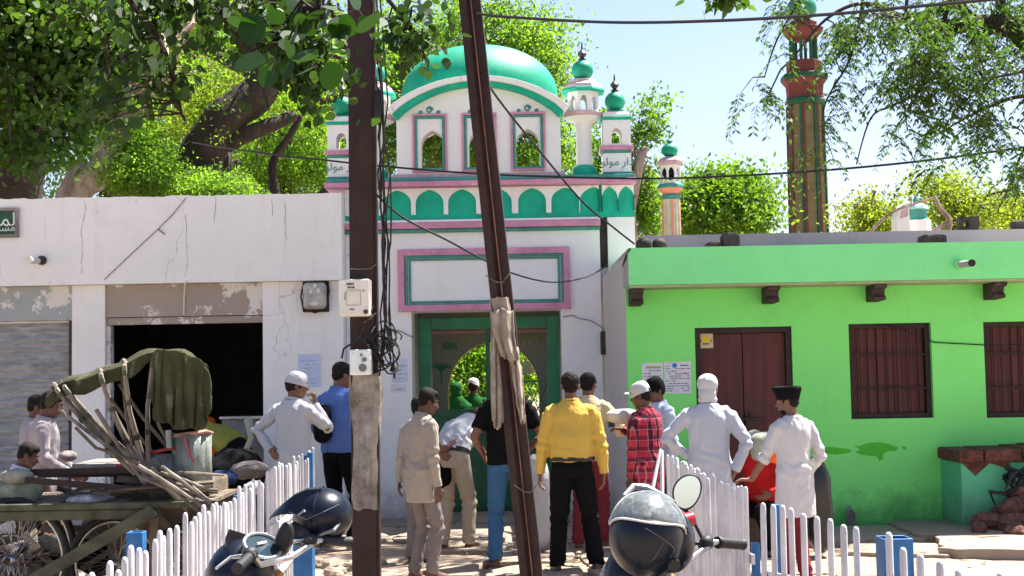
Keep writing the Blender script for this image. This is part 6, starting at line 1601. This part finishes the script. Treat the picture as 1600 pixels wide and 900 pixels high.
def tolocal(X, Y, rz, p):
    a_ = rad(-rz); x, y = p[0]-X, p[1]-Y; return (x*math.cos(a_)-y*math.sin(a_), x*math.sin(a_)+y*math.cos(a_), p[2])
def ndir(rz, v): a_ = rad(-rz); return (v[0]*math.cos(a_)-v[1]*math.sin(a_), v[0]*math.sin(a_)+v[1]*math.cos(a_), v[2])
X2, Y2, RZ2 = .58, 4.94, 58
mc = P(1073,768,5.12)
motorcycle('black motorcycle under the visored helmet, its oval mirror facing the viewer', X2, Y2, RZ2, (tolocal(X2,Y2,RZ2,mc), ndir(RZ2,(-.10,-1,.06)), .052, .070, -.42, 1), 0)
X1, Y1, RZ1 = -.925, 5.20, 66
mc = P(447,842,5.30)
motorcycle('black motorcycle under the peaked helmet among the left hand pickets', X1, Y1, RZ1, (tolocal(X1,Y1,RZ1,mc), ndir(RZ1,(.55,.8,.1)), .035, .075, .45, 1), 1)
# full face helmet with clear visor
def helmet_visor():
    c = P(1010,836,4.78); t = thing('helmet', 'glossy black full face helmet with a scratched clear visor on the right hand motorcycle', 'helmet', tuple(c)); R_ = (.132,.150,.150)
    T_ = Matrix.Rotation(rad(8), 3, 'Y') @ Matrix.Rotation(rad(0), 3, 'Z')
    def S(th, ph, k=1.0):    # th from the X axis, ph from the viewer upwards
        v = Vector((math.cos(th)*R_[0], -math.sin(th)*math.cos(ph)*R_[1], math.sin(th)*math.sin(ph)*R_[2]))*k; return c+T_ @ v
    b = MB(); b.ell(c, R_, 40, 24, T_); 
    b.build('shell', GLOSS, t, 'all')
    g = []; n1, n2 = 36, 12
    for i in range(n1+1):
        th = rad(12)+(rad(168)-rad(12))*i/n1; e = math.sin(th)**.8
        row = []
        for j in range(n2+1): row.append(S(th, rad(58)+(rad(22)-rad(58))*e*(1-j/n2)+(rad(112)-rad(58))*e*(j/n2), 1.045))
        g.append(row)
    b = MB(); W = n2+1; b.add([p for q in g for p in q], [(i*W+j, i*W+j+1, (i+1)*W+j+1, (i+1)*W+j) for i in range(n1) for j in range(n2)])
    v = b.build('visor', VISOR, t, 'all'); md = v.modifiers.new('t', 'SOLIDIFY'); md.thickness = .003
    rim = simple('pale_rubber_rim', (.45,.46,.46), .4, .2); b = MB(); loop = [q[0] for q in g]+[p for p in g[-1]][1:]+[q[-1] for q in g[::-1]][1:]+[p for p in g[0][::-1]][1:]
    b.tube(loop, .0045, 6); b.build('visor_rim', rim, v, True)
    p = S(rad(17), rad(58), 1.06); b = MB(); b.tube([p, p+(p-c).normalized()*.008], .014, 12); b.build('pivot', M['black'], t, True)
    line = simple('faint_seam', (.10,.11,.13), .3)
    MB().tube([S(rad(100)-.9*math.sin(k*.16), rad(15)-k*.055, 1.004) for k in range(14)], .0014, 4).build('seam', line, t); MB().tube([S(rad(70)+k*.02, rad(-2)-k*.04, 1.004) for k in range(12)], .0014, 4).build('seam', line, t)
    # chin and rear bulge with padded lining
    b = MB(); b.ell(c+Vector((.092,.07,-.03)), (.088,.12,.115), 28, 16); b.build('rear_shell', GLOSS, t, 'all')
    b = MB(); pts = [P(975,775,4.9), P(990,760,4.95), P(1010,762,4.95), P(1035,775,4.95), P(1052,784,5.0)]; b.tube(pts, [.008,.012,.013,.012,.008], 8); b.build('chin_bar', SILVER, t, True)
helmet_visor()
MB().tube([P(1062,816,5.0), P(1082,810,5.02)], [.030,.026], 12).build('tail_lamp', TAIL, None, True); tag(bpy.data.objects['tail_lamp'], 'small red lamp beside the oval mirror of the right hand motorcycle', 'lamp')
# open helmet with a long peak
def helmet_peak():
    c = P(497,805,5.5); s = 5.5/2100; t = thing('helmet', 'black off road helmet with a long pointed peak hung over the left hand motorcycle grip', 'helmet', tuple(c))
    T_ = Matrix.Rotation(rad(14), 3, 'Y')
    b = MB(); rings = []
    b.ell(c+Vector((.015,0,0)), (.112,.125,.110), 36, 20, T_)
    b.v = [tuple(Vector(v)+Vector((.02,0,-.0))*max(0,(v[0]-c.x)*6)) for v in b.v]
    b.build('shell', GLOSS, t, 'all')
    q = lambda x, y, dy: P(x, y, 5.5+dy)
    up = [(q(421,809,0)),(q(436,786,0)),(q(460,770,0)),(q(490,760,0))]; b = MB(); rings = []
    for i, (x, y, hw, th) in enumerate(((421,809,.006,.004),(430,798,.045,.010),(445,784,.075,.014),(462,771,.100,.018),(482,762,.115,.02),(505,760,.11,.015))):
        p = q(x, y, 0); lo = q(x+4, y+(0,6,15,27,40,50)[i]*1.0, 0)
        rings.append([Vector((p.x, p.y-hw*.9, lo.z)), Vector((p.x, p.y-hw*.5, p.z-.004)), Vector((p.x, p.y, p.z)), Vector((p.x, p.y+hw*.5, p.z-.004)), Vector((p.x, p.y+hw*.9, lo.z)), Vector((p.x, p.y+hw*.85, lo.z-.006)), Vector((p.x,p.y,p.z-.012)), Vector((p.x, p.y-hw*.85, lo.z-.006))])
    b.loft(rings); b.build('peak', GLOSS, t, True)
    b = MB(); b.tube([q(466,805,-.10), q(476,798,-.115)], [.004,.006], 8); b.build('vent', SILVER, t, True)
    b = MB(); b.ell(q(478,832,-.02), (.075,.09,.06), 20, 12); b.build('lining', M['black'], t, 'all')
    b = MB(); b.tube([q(500,836,-.10), q(522,828,-.11), q(538,808,-.06)], [.006,.008,.004], 8); b.build('trim', SILVER, t, True)
    MB().tube([q(452,800,-.115), q(478,812,-.13), q(505,800,-.13), q(530,788,-.08)], .0016, 5).build('seam', simple('helmet_seam', (.09,.1,.12), .3), t)
    MB().tube([q(497,768,-.09), q(490,790,-.13), q(494,818,-.13)], .0016, 5).build('seam', M['black'], t)
helmet_peak()

# ------------------------------------------------------------------ cart and rickshaw
YC = 9.35
cart = thing('handcart', 'long weathered wooden handcart with a diagonal brace under the rickshaw hood', 'cart', (P(120,790,YC).x, YC, 0))
zc = P(120,786,YC).z
xl, xr = P(-90,786,YC).x, P(338,786,YC).x
b = MB(); b.box(xl, xr, YC-.03, YC+.03, zc-.045, zc); b.box(xl, P(250,800,YC).x, YC-.02, YC+.025, zc-.115, zc-.047); b.build('beam', M['cart_green'], cart, bevel=.01)
b = MB(); b.box(xl, xr, YC+.95, YC+1.01, zc-.1, zc-.005); b.build('beam', M['old_wood'], cart, bevel=.01)
r = random.Random(4); x = xl
while x < xr-.05:
    wd = r.uniform(.10,.17); MB().box(x, min(x+wd-.012, xr), YC+.031, YC+.949, zc-.035+r.uniform(-.006,.004), zc-.008+r.uniform(-.006,.006)).build('plank', M['old_wood'], cart, bevel=.004); x += wd
MB().bar(P(42,912,YC-.12), P(240,797,YC-.08), .03, .085, (0,0,1)).build('brace', M['cart_green'], cart, bevel=.008)
MB().bar(P(330,905,YC+.3), P(238,797,YC+.3), .03, .07, (0,0,1)).build('brace', M['old_wood'], cart, bevel=.008)
for xx, yy in ((120,.85),(232,.15),(232,.85)):
    X = P(xx,800,YC).x; MB().box(X-.03,X+.03,YC+yy-.03,YC+yy+.03,-.02,zc-.036).build('leg', M['old_wood'], cart, bevel=.006)
def wheel_at(par, c, R, name='wheel'):
    o = wheel(par, (0,0,0), R, (.12,1,0), .028, 32, name, .04); rl = rootloc(par); o.location = Vector(c)-rl; return o
wheel_at(cart, (P(18,850,YC+.2).x, YC+.2, .44), .44); wheel_at(cart, (P(30,850,YC+.8).x, YC+.85, .44), .44); wheel_at(cart, (P(180,850,YC+.5).x, YC+.5, .36), .36)
MB().tube([(P(18,850,YC+.2).x, YC+.1, .44), (P(30,850,YC+.8).x, YC+.95, .44)], .022, 8).build('axle', M['rust'], cart)
# rickshaw with folded hood frame
YN, YR = 9.62, 10.42
rick = thing('cycle_rickshaw', 'old cycle rickshaw with a bamboo hood frame under torn olive canvas', 'rickshaw', (P(250,800,10).x, 10.0, 0))
for (bx_, by_, hx_, hy_) in ((84,604,212,742),(96,600,216,735),(155,580,220,738),(193,566,226,735),(241,552,232,728)):
    side = []
    for Yk in (YN, YR): side.append((P(hx_,hy_,Yk), P(bx_,by_,Yk)))
    (h0, t0), (h1, t1) = side; t1 = Vector((t1.x, YR, t0.z)); h1 = Vector((h1.x, YR, h0.z))
    m0 = h0.lerp(t0,.5)+Vector((-.03,0,.01)); m1 = h1.lerp(t1,.5)+Vector((-.03,0,.01))
    K = [h0, h0.lerp(t0,.25)+Vector((-.015,0,0)), m0, h0.lerp(t0,.8)+Vector((-.015,0,0)), t0.lerp(h0,.04), t0+Vector((0,.06,.0)), t0.lerp(t1,.5)+Vector((0,0,.02)), t1+Vector((0,-.06,0)), t1.lerp(h1,.04), m1, h1]
    MB().tube(K, [.016+.003*math.sin(i*2.1) for i in range(len(K))], 8).build('hood_bow', M['bamboo'], rick, True)
    for q in (.3,.62,.9):
        c = h0.lerp(t0,q)+Vector((-.02*math.sin(q*PI),0,0)); u = (t0-h0).normalized(); MB().tube([c-u*.018, c+u*.018], .022, 8).build('lashing', M['rust'] if q == .3 else M['cart_green'], rick, True)
r = random.Random(9)
for (xa, ya, xb, yb, dy, rr) in ((186,600,262,700,.35,.013),(190,585,210,715,.5,.010),(150,640,240,775,-.04,.016),(92,640,232,742,-.05,.014),(172,622,258,730,.6,.012),(240,640,262,690,.1,.012)):
    MB().tube([P(xa,ya,YN+dy), P((xa+xb)/2-3,(ya+yb)/2,YN+dy), P(xb,yb,YN+dy)], rr, 7).build('strut', M['bamboo'], rick, True)
MB().tube([P(118,668,YN-.08),P(150,700,YN-.1),P(190,712,YN-.08),P(225,728,YN-.05),P(262,735,YN-.05),P(300,752,YN),P(330,770,YN)], .012, 7).build('cane_strip', M['old_wood'], rick, True)
# canvas
a = Mat('olive_canvas', .9, 0, .15); c_ = a.mix(a.ramp(a.noise(4, 6, .65), .35, .65), (.040,.043,.022), (.085,.085,.045)); c_ = a.mix(a.mul(a.ramp(a.noise(9, 8, .7, (1,1,.4)), .55, .68), .7), c_, (.33,.30,.20)); a.color(c_); a.bump(a.noise(14, 5, .6, (1,1,.4), dist=1), .8, .03)
tr_ = a.n('ShaderNodeBsdfTranslucent'); tr_.inputs[0].default_value = (.22,.24,.08,1); mx = a.n('ShaderNodeMixShader'); mx.inputs[0].default_value = .25; a.l(a.b.outputs[0], mx.inputs[1]); a.l(tr_.outputs[0], mx.inputs[2]); a.l(mx.outputs[0], a.out.inputs[0]); M['canvas'] = a.m
top = [(70,622),(76,606),(90,594),(110,588),(132,583),(155,574),(176,570),(195,560),(218,549),(241,541),(262,543),(288,547),(308,556),(323,572),(327,600),(326,630)]
g = []; ny = 14
for i, (x, y) in enumerate(top):
    row = []
    p0 = P(x, y, YN); xr_ = P(x, y, YR).x
    val = (.13 if 0 < i < 9 else .05)
    for j in range(-3, ny+1):
        if j < 0:   # valance hanging on the near side
            d_ = (-j)/3; row.append(Vector((p0.x+.015*math.sin(i*1.7+j), YN+.030-.012*math.sin(i*2.3), p0.z-.01-d_*val*(1+.25*math.sin(i*1.9)))))
        else:
            t_ = j/ny; row.append(Vector((p0.x+(xr_-p0.x)*t_+.012*noise.noise(Vector((i*.8,j*.5,1))), YN+.01+(YR-YN+.03)*t_, p0.z+.035*math.sin(PI*t_)*(1 if 1 < i < 13 else .2)-.050*abs(math.sin(i*1.15))+.02*noise.noise(Vector((i*.7,j*.4,4)))))) 
    g.append(row)
W = len(g[0]); b = MB(); b.add([p for q in g for p in q], [(i*W+j, i*W+j+1, (i+1)*W+j+1, (i+1)*W+j) for i in range(len(g)-1) for j in range(W-1)])
cn = b.build('canvas_hood', M['canvas'], rick, 'all'); md = cn.modifiers.new('s','SUBSURF'); md.levels = md.render_levels = 1; md = cn.modifiers.new('t','SOLIDIFY'); md.thickness = .008
def drape(name, xs, ytop, ybot, Yb, seed, amp=.03):
    g = []; n = len(xs)*3
    for i in range(n+1):
        f = i/n*(len(xs)-1); k = min(int(f), len(xs)-2); u = f-k
        x = xs[k]+(xs[k+1]-xs[k])*u; yt = ytop[k]+(ytop[k+1]-ytop[k])*u; yb_ = ybot[k]+(ybot[k+1]-ybot[k])*u
        row = []
        for j in range(13):
            v = j/12; fold = amp*v**.5*math.sin(i*1.35+seed+.6*math.sin(v*3)); row.append(P(x+2.5*math.sin(v*4+i*.7), yt+(yb_-yt)*v, Yb+fold-.03*v))
        g.append(row)
    b = MB(); W = 13; b.add([p for q in g for p in q], [(i*W+j, i*W+j+1, (i+1)*W+j+1, (i+1)*W+j) for i in range(n) for j in range(W-1)])
    o = b.build(name, M['canvas'], cn, 'all'); md = o.modifiers.new('s','SUBSURF'); md.levels = md.render_levels = 1; md = o.modifiers.new('t','SOLIDIFY'); md.thickness = .008; return o
drape('hanging_flap', [241,252,262,275,288,300,312,322,327], [546,545,546,548,550,556,562,572,582], [655,662,660,672,671,668,674,664,640], YN-.05, 1.0)
drape('hanging_flap', [238,244,250], [552,552,552], [618,652,648], YN-.03, 2.0, .015)
drape('hanging_flap', [318,326,328], [566,576,590], [640,648,636], YN+.45, 3.0, .02)
# seat back of clouded plastic with bamboo rim
a = Mat('clouded_plastic', .25, 0, .5); c_ = a.mix(a.ramp(a.noise(6, 8, .7, (1,1,.5)), .35, .65), (.10,.115,.10), (.30,.33,.29)); a.color(c_); a.b.inputs['Alpha'].default_value = .85; a.bump(a.noise(9, 6, .6), .5, .02); M['plastic'] = a.m
def curved(name, x0, x1, y0, y1, Yb, bulge, mat, par):
    b = MB(); n = 14; rings = []
    vs = []; 
    for i in range(n+1):
        t_ = i/n; x = x0+(x1-x0)*t_; Yk = Yb-bulge*math.sin(PI*t_)
        vs += [P(x, y0+3*math.sin(t_*PI), Yk), P(x, (y0+y1)/2, Yk-.01*math.sin(i*2)), P(x+(2 if i == n else 0)-6*t_*0, y1-8*t_, Yk+.01)]
    b.add(vs, [(3*i+k, 3*i+k+1, 3*i+k+4, 3*i+k+3) for i in range(n) for k in range(2)])
    o = b.build(name, mat, par, 'all'); md = o.modifiers.new('t','SOLIDIFY'); md.thickness = .006; return o
curved('seat_back', 270, 330, 676, 772, YN+.10, .12, M['plastic'], rick); curved('seat_side', 222, 284, 706, 790, YN+.12, .04, M['plastic'], rick)
MB().tube([P(268,682,YN+.10),P(285,679,YN+.02),P(305,677,YN-.02),P(322,674,YN+.04),P(331,677,YN+.12)], .015, 8).build('rim', simple('pink_worn_rim', (.38,.20,.15), .6, .4, 14), rick, True)
MB().tube([P(222,712,YN+.08),P(250,704,YN+.06),P(272,700,YN+.06)], .013, 8).build('rim', simple('red_worn_rim', (.35,.05,.04), .6, .4, 14), rick, True)
MB().box(P(270,0,9.8).x, P(284,0,9.8).x, YN+.085, YN+.09, P(275,704,9.7).z, P(275,682,9.7).z).build('green_patch', M['gate_green'], rick)
MB().tube([P(288,684,YN-.03), P(302,722,YN-.03)], .007, 6).build('red_cord', TAIL, rick)
MB().tube([P(263,672,YN+.05), P(265,700,YN+.05)], .022, 8).build('post', SILVER, rick)
b = MB(); X0,X1,Z0,Z1 = RC(215,742,325,798,YN+.1); b.box(X0,X1,YN+.1,YR,.55,Z1-.05); b.build('seat_box', M['old_wood'], rick, bevel=.02)
wheel_at(rick, (P(300,850,YN).x, YN-.05, .34), .34); wheel_at(rick, (P(296,850,YR).x, YR+.05, .34), .34)
MB().tube([(P(300,850,YN).x, YN-.1, .34), (P(300,850,YN).x, YR+.1, .34)], .02, 8).build('axle', M['rust'], rick)
b = MB()
b.bar(P(48,738,YN+.05), P(222,734,YN+.05), .04, .045); b.build('shaft', M['rust'], rick); MB().bar(P(40,750,YN-.1), P(262,768,YN-.1), .035, .04).build('shaft', M['rust'], rick)
MB().bar(P(60,742,YR), P(228,740,YR), .04, .04).build('shaft', M['rust'], rick)
# broken canes and boards heaped on the cart
r = random.Random(21)
for k in range(34):
    if k < 13: pa, pb = P(r.uniform(215,262), r.uniform(725,748), 9.5-.02*k), P(r.uniform(290,345), r.uniform(762,800), 9.45-.015*k); mt, w_ = M['bamboo'], .016
    elif k < 24: pa, pb = P(r.uniform(60,230), r.uniform(758,782), 9.45+.06*(k-13)), P(r.uniform(80,300), r.uniform(756,784), 9.6+.05*(k-13)); mt, w_ = M['old_wood'], .05
    else: pa, pb = P(r.uniform(170,260), r.uniform(745,775), 9.5+.05*(k-24)), P(r.uniform(230,340), r.uniform(752,790), 9.55+.04*(k-24)); mt, w_ = M['old_wood'], .07
    if (pb-pa).length < .25: pb = pa+Vector((.4,.1,-.03))
    b = MB(); 
    if w_ < .02: b.tube([pa, (pa+pb)/2+Vector((0,0,r.uniform(-.02,.03))), pb], [w_*.8,w_*.9,w_*.5], 7)
    else: b.bar(pa, pb, w_, .014, (r.uniform(-.3,.3), r.uniform(-.6,.1), 1))
    tag(b.build('broken_stick', mt), 'broken cane or board in the heap piled on the handcart', 'stick', 'broken canes and boards heaped on the cart')
def sheet(name, label, cat, pts, mat, Y, depth, amp=.03, seed=0, z0=None):
    "crumpled lump: a low mound with a polygon footprint in the picture"
    xs = [p[0] for p in pts]; ys = [p[1] for p in pts]; c = P(sum(xs)/len(xs), sum(ys)/len(ys), Y); s = Y/2100
    b = MB(); rx = (max(xs)-min(xs))*s/2; rz_ = (max(ys)-min(ys))*s/2; b.ell((0,0,0), (rx, depth, rz_), 26, 16)
    b.v = [tuple(Vector(v)*(1+.28*noise.noise(Vector(v)*6+Vector((seed*3.3,0,0)))+.15*noise.noise(Vector(v)*15+Vector((0,seed,0))))) for v in b.v]
    o = b.build(name, mat, None, 'all'); o.location = c if z0 is None else (c.x, c.y, z0+rz_); return tag(o, label, cat)
sheet('pale_sack', 'pale green woven sack lying on the cart beside the seated boy', 'sack', [(-25,742),(68,742),(68,790),(-25,790)], simple('woven_sack', (.27,.29,.20), .8, .3, 9, bump=.6), 9.75, .22, seed=1)
sheet('cloth_roll', 'rolled grey cloth laid on top of the pale green sack', 'cloth', [(0,738),(50,730),(50,752),(0,756)], simple('grey_rag', (.26,.25,.20), .9, .3, 9), 9.6, .07, seed=2)
sheet('newspaper', 'crumpled newspaper sheets lying on the cart below the dark shafts', 'paper', [(110,772),(178,772),(178,788),(110,788)], simple('news_paper', (.42,.41,.39), .9, .4, 26), 9.6, .15, seed=3)
sheet('cloth_heap', 'whitish cloth heap behind the cart at the shuttered shop front', 'cloth', [(94,704),(118,704),(118,722),(94,722)], C['greytr'], 10.9, .10, seed=4)
b = MB(); X0,X1,Z0,Z1 = RC(112,724,222,734,10.2); b.box(X0,X1,10.2,10.8,Z0,Z1); o = b.build('sign_plank', simple('pale_sign_board', (.34,.29,.26), .8, .3, 7), bevel=.006); tag(o, 'pale board with red lettering laid flat behind the dark shafts', 'board')
text_mesh(None, 'lettering', 'ROOM', P(197,728,10.2).x, (Z0+Z1)/2, 10.196, .05, TAIL, o)
r = random.Random(77)
for k in range(16):
    x_, y_ = r.uniform(-20,330), r.uniform(815,880); sheet('scrap_lump', 'dark shapeless scrap lump stacked in the shadow under the handcart', 'scrap', [(x_-44,y_-30),(x_+44,y_-30),(x_+44,y_+30),(x_-44,y_+30)], (C['brown'],C['black'],M['rust'],M['old_wood'])[k%4], 10.6+.12*(k%5), .16, seed=20+k)
    bpy.context.scene.collection.objects[-1]['group'] = 'scrap lumps under the handcart'
for k in range(24):
    pa = P(r.uniform(-20,300), r.uniform(812,900), 10.1+.1*(k%4)); pb = pa+Vector((r.uniform(-.5,.5), r.uniform(-.2,.3), r.uniform(-.35,.35))); pb.z = max(.03, pb.z); pa.z = max(.03, pa.z)
    b = MB(); b.bar(pa, pb, r.uniform(.02,.07), .015, (0,-1,.3)); tag(b.build('scrap_board', M['old_wood'] if k % 3 else M['rust']), 'dark scrap board leaning in the shadow under the handcart', 'board', 'scrap boards under the handcart')
# things in and before the shop
X0,X1,Z0,Z1 = RC(345,652,411,722,15.95); t = thing('shop_counter', 'grey metal counter with a bright edge inside the dark shop', 'counter', ((X0+X1)/2, 16.0, 0))
MB().box(X0,X1,16.0,16.5,0,Z1-.02).build('body', simple('grey_counter', (.20,.20,.20), .6, .3), t, bevel=.01); MB().box(X0-.02,X1+.02,15.97,16.52,Z1-.019,Z1+.01).build('top', CHROME, t)
sheet('dark_heap', 'black sheet heaped before the shop opening behind the pickets', 'sheet', [(325,700),(412,700),(412,770),(325,770)], C['black'], 13.2, .4, seed=5)
sheet('grey_bundle', 'grey cloth bundle on the black heap before the shop', 'bundle', [(355,722),(420,722),(420,750),(355,750)], C['greytr'], 12.8, .2, seed=6)
sheet('blue_bundle', 'blue plastic bundle beside the rickshaw wheel', 'bundle', [(325,735),(372,735),(372,762),(325,762)], C['navy'], 12.2, .2, seed=7)
sheet('white_bundle', 'white packet lying on the heap close to the pickets below the shop', 'bundle', [(384,752),(412,752),(412,772),(384,772)], C['white'], 12.0, .12, seed=8)
MB().tube([P(388,655,14.95),P(392,685,14.9),P(384,705,14.9),P(380,730,14.9)], [.05,.03,.035,.012], 8).build('scarf_tail', C['greycloth'], None, True); tag(bpy.data.objects['scarf_tail'], 'pale scarf end hanging from the stooping person at the shop', 'cloth')
b = MB(); b.tube([P(383,655,17.5),P(386,668,17.5),P(384,676,17.5)], .01, 6)
for k,(x,y,s_) in enumerate(((388,628,.05),(347,560,.02),(330,700,.06))): pass
# small litter and leaves on the ground
r = random.Random(31); b = MB()
for k in range(340):
    x, y = r.uniform(-3.4,6.2), r.uniform(10.2,15.5); a_ = r.uniform(0,6.28); s_ = r.uniform(.012,.045); z = max(ground_h(x,y), .0)+.05 if abs(x) < 2.4 else ground_h(x,y)+.012
    b.add([(x+s_*math.cos(a_),y+s_*math.sin(a_),z),(x+s_*.5*math.cos(a_+1.6),y+s_*.5*math.sin(a_+1.6),z+.012),(x-s_*math.cos(a_),y-s_*math.sin(a_),z+.004),(x-s_*.5*math.cos(a_+1.6),y-s_*.5*math.sin(a_+1.6),z+.01)], [(0,1,2,3)])
tag(b.build('leaf_litter', simple('dry_leaf', (.16,.10,.05), .9, .5, 30)), 'dry leaves and litter scattered on the forecourt paving', 'litter', kind='stuff')
for k in range(26):
    x, y, s_ = r.uniform(-2.6,2.6), r.uniform(10.6,15.4), r.uniform(.02,.055); rock('loose_stone', 'small loose stone on the paving in front of the gateway', 'stone', (x, y, .05), (s_, s_*.8, s_*.6), M['stone'], 'loose stones on the forecourt', k)
for k,(x,y,s_) in enumerate(((513,875,.09),(497,868,.07),(530,884,.08),(520,890,.10))):
    Y = 1.7*2100/(y-580+.0)*.97; rock('edge_stone', 'yellowish rough stone lying at the foot of the blue fence post', 'stone', (GX(x,Y), Y, s_*.5), (s_, s_*.8, s_*.7), M['stone'], 'rough stones beside the upright pole', k+40)
b = MB(); p = P(1327,800,13.9); o = b.add([tuple(P(x,y,14.06)+Vector((0,dy,0))) for x,y,dy in ((1322,815,-.05),(1320,795,-.08),(1326,790,-.04),(1332,800,-.1),(1334,812,-.06),(1331,820,-.04),(1324,820,-.03))], [(0,1,2,3,4,5,6)]).build('leaning_slate', M['concrete'], None); md = o.modifiers.new('t','SOLIDIFY'); md.thickness = .03; tag(o, 'small pointed grey stone leaning on the foot of the green wall', 'stone')
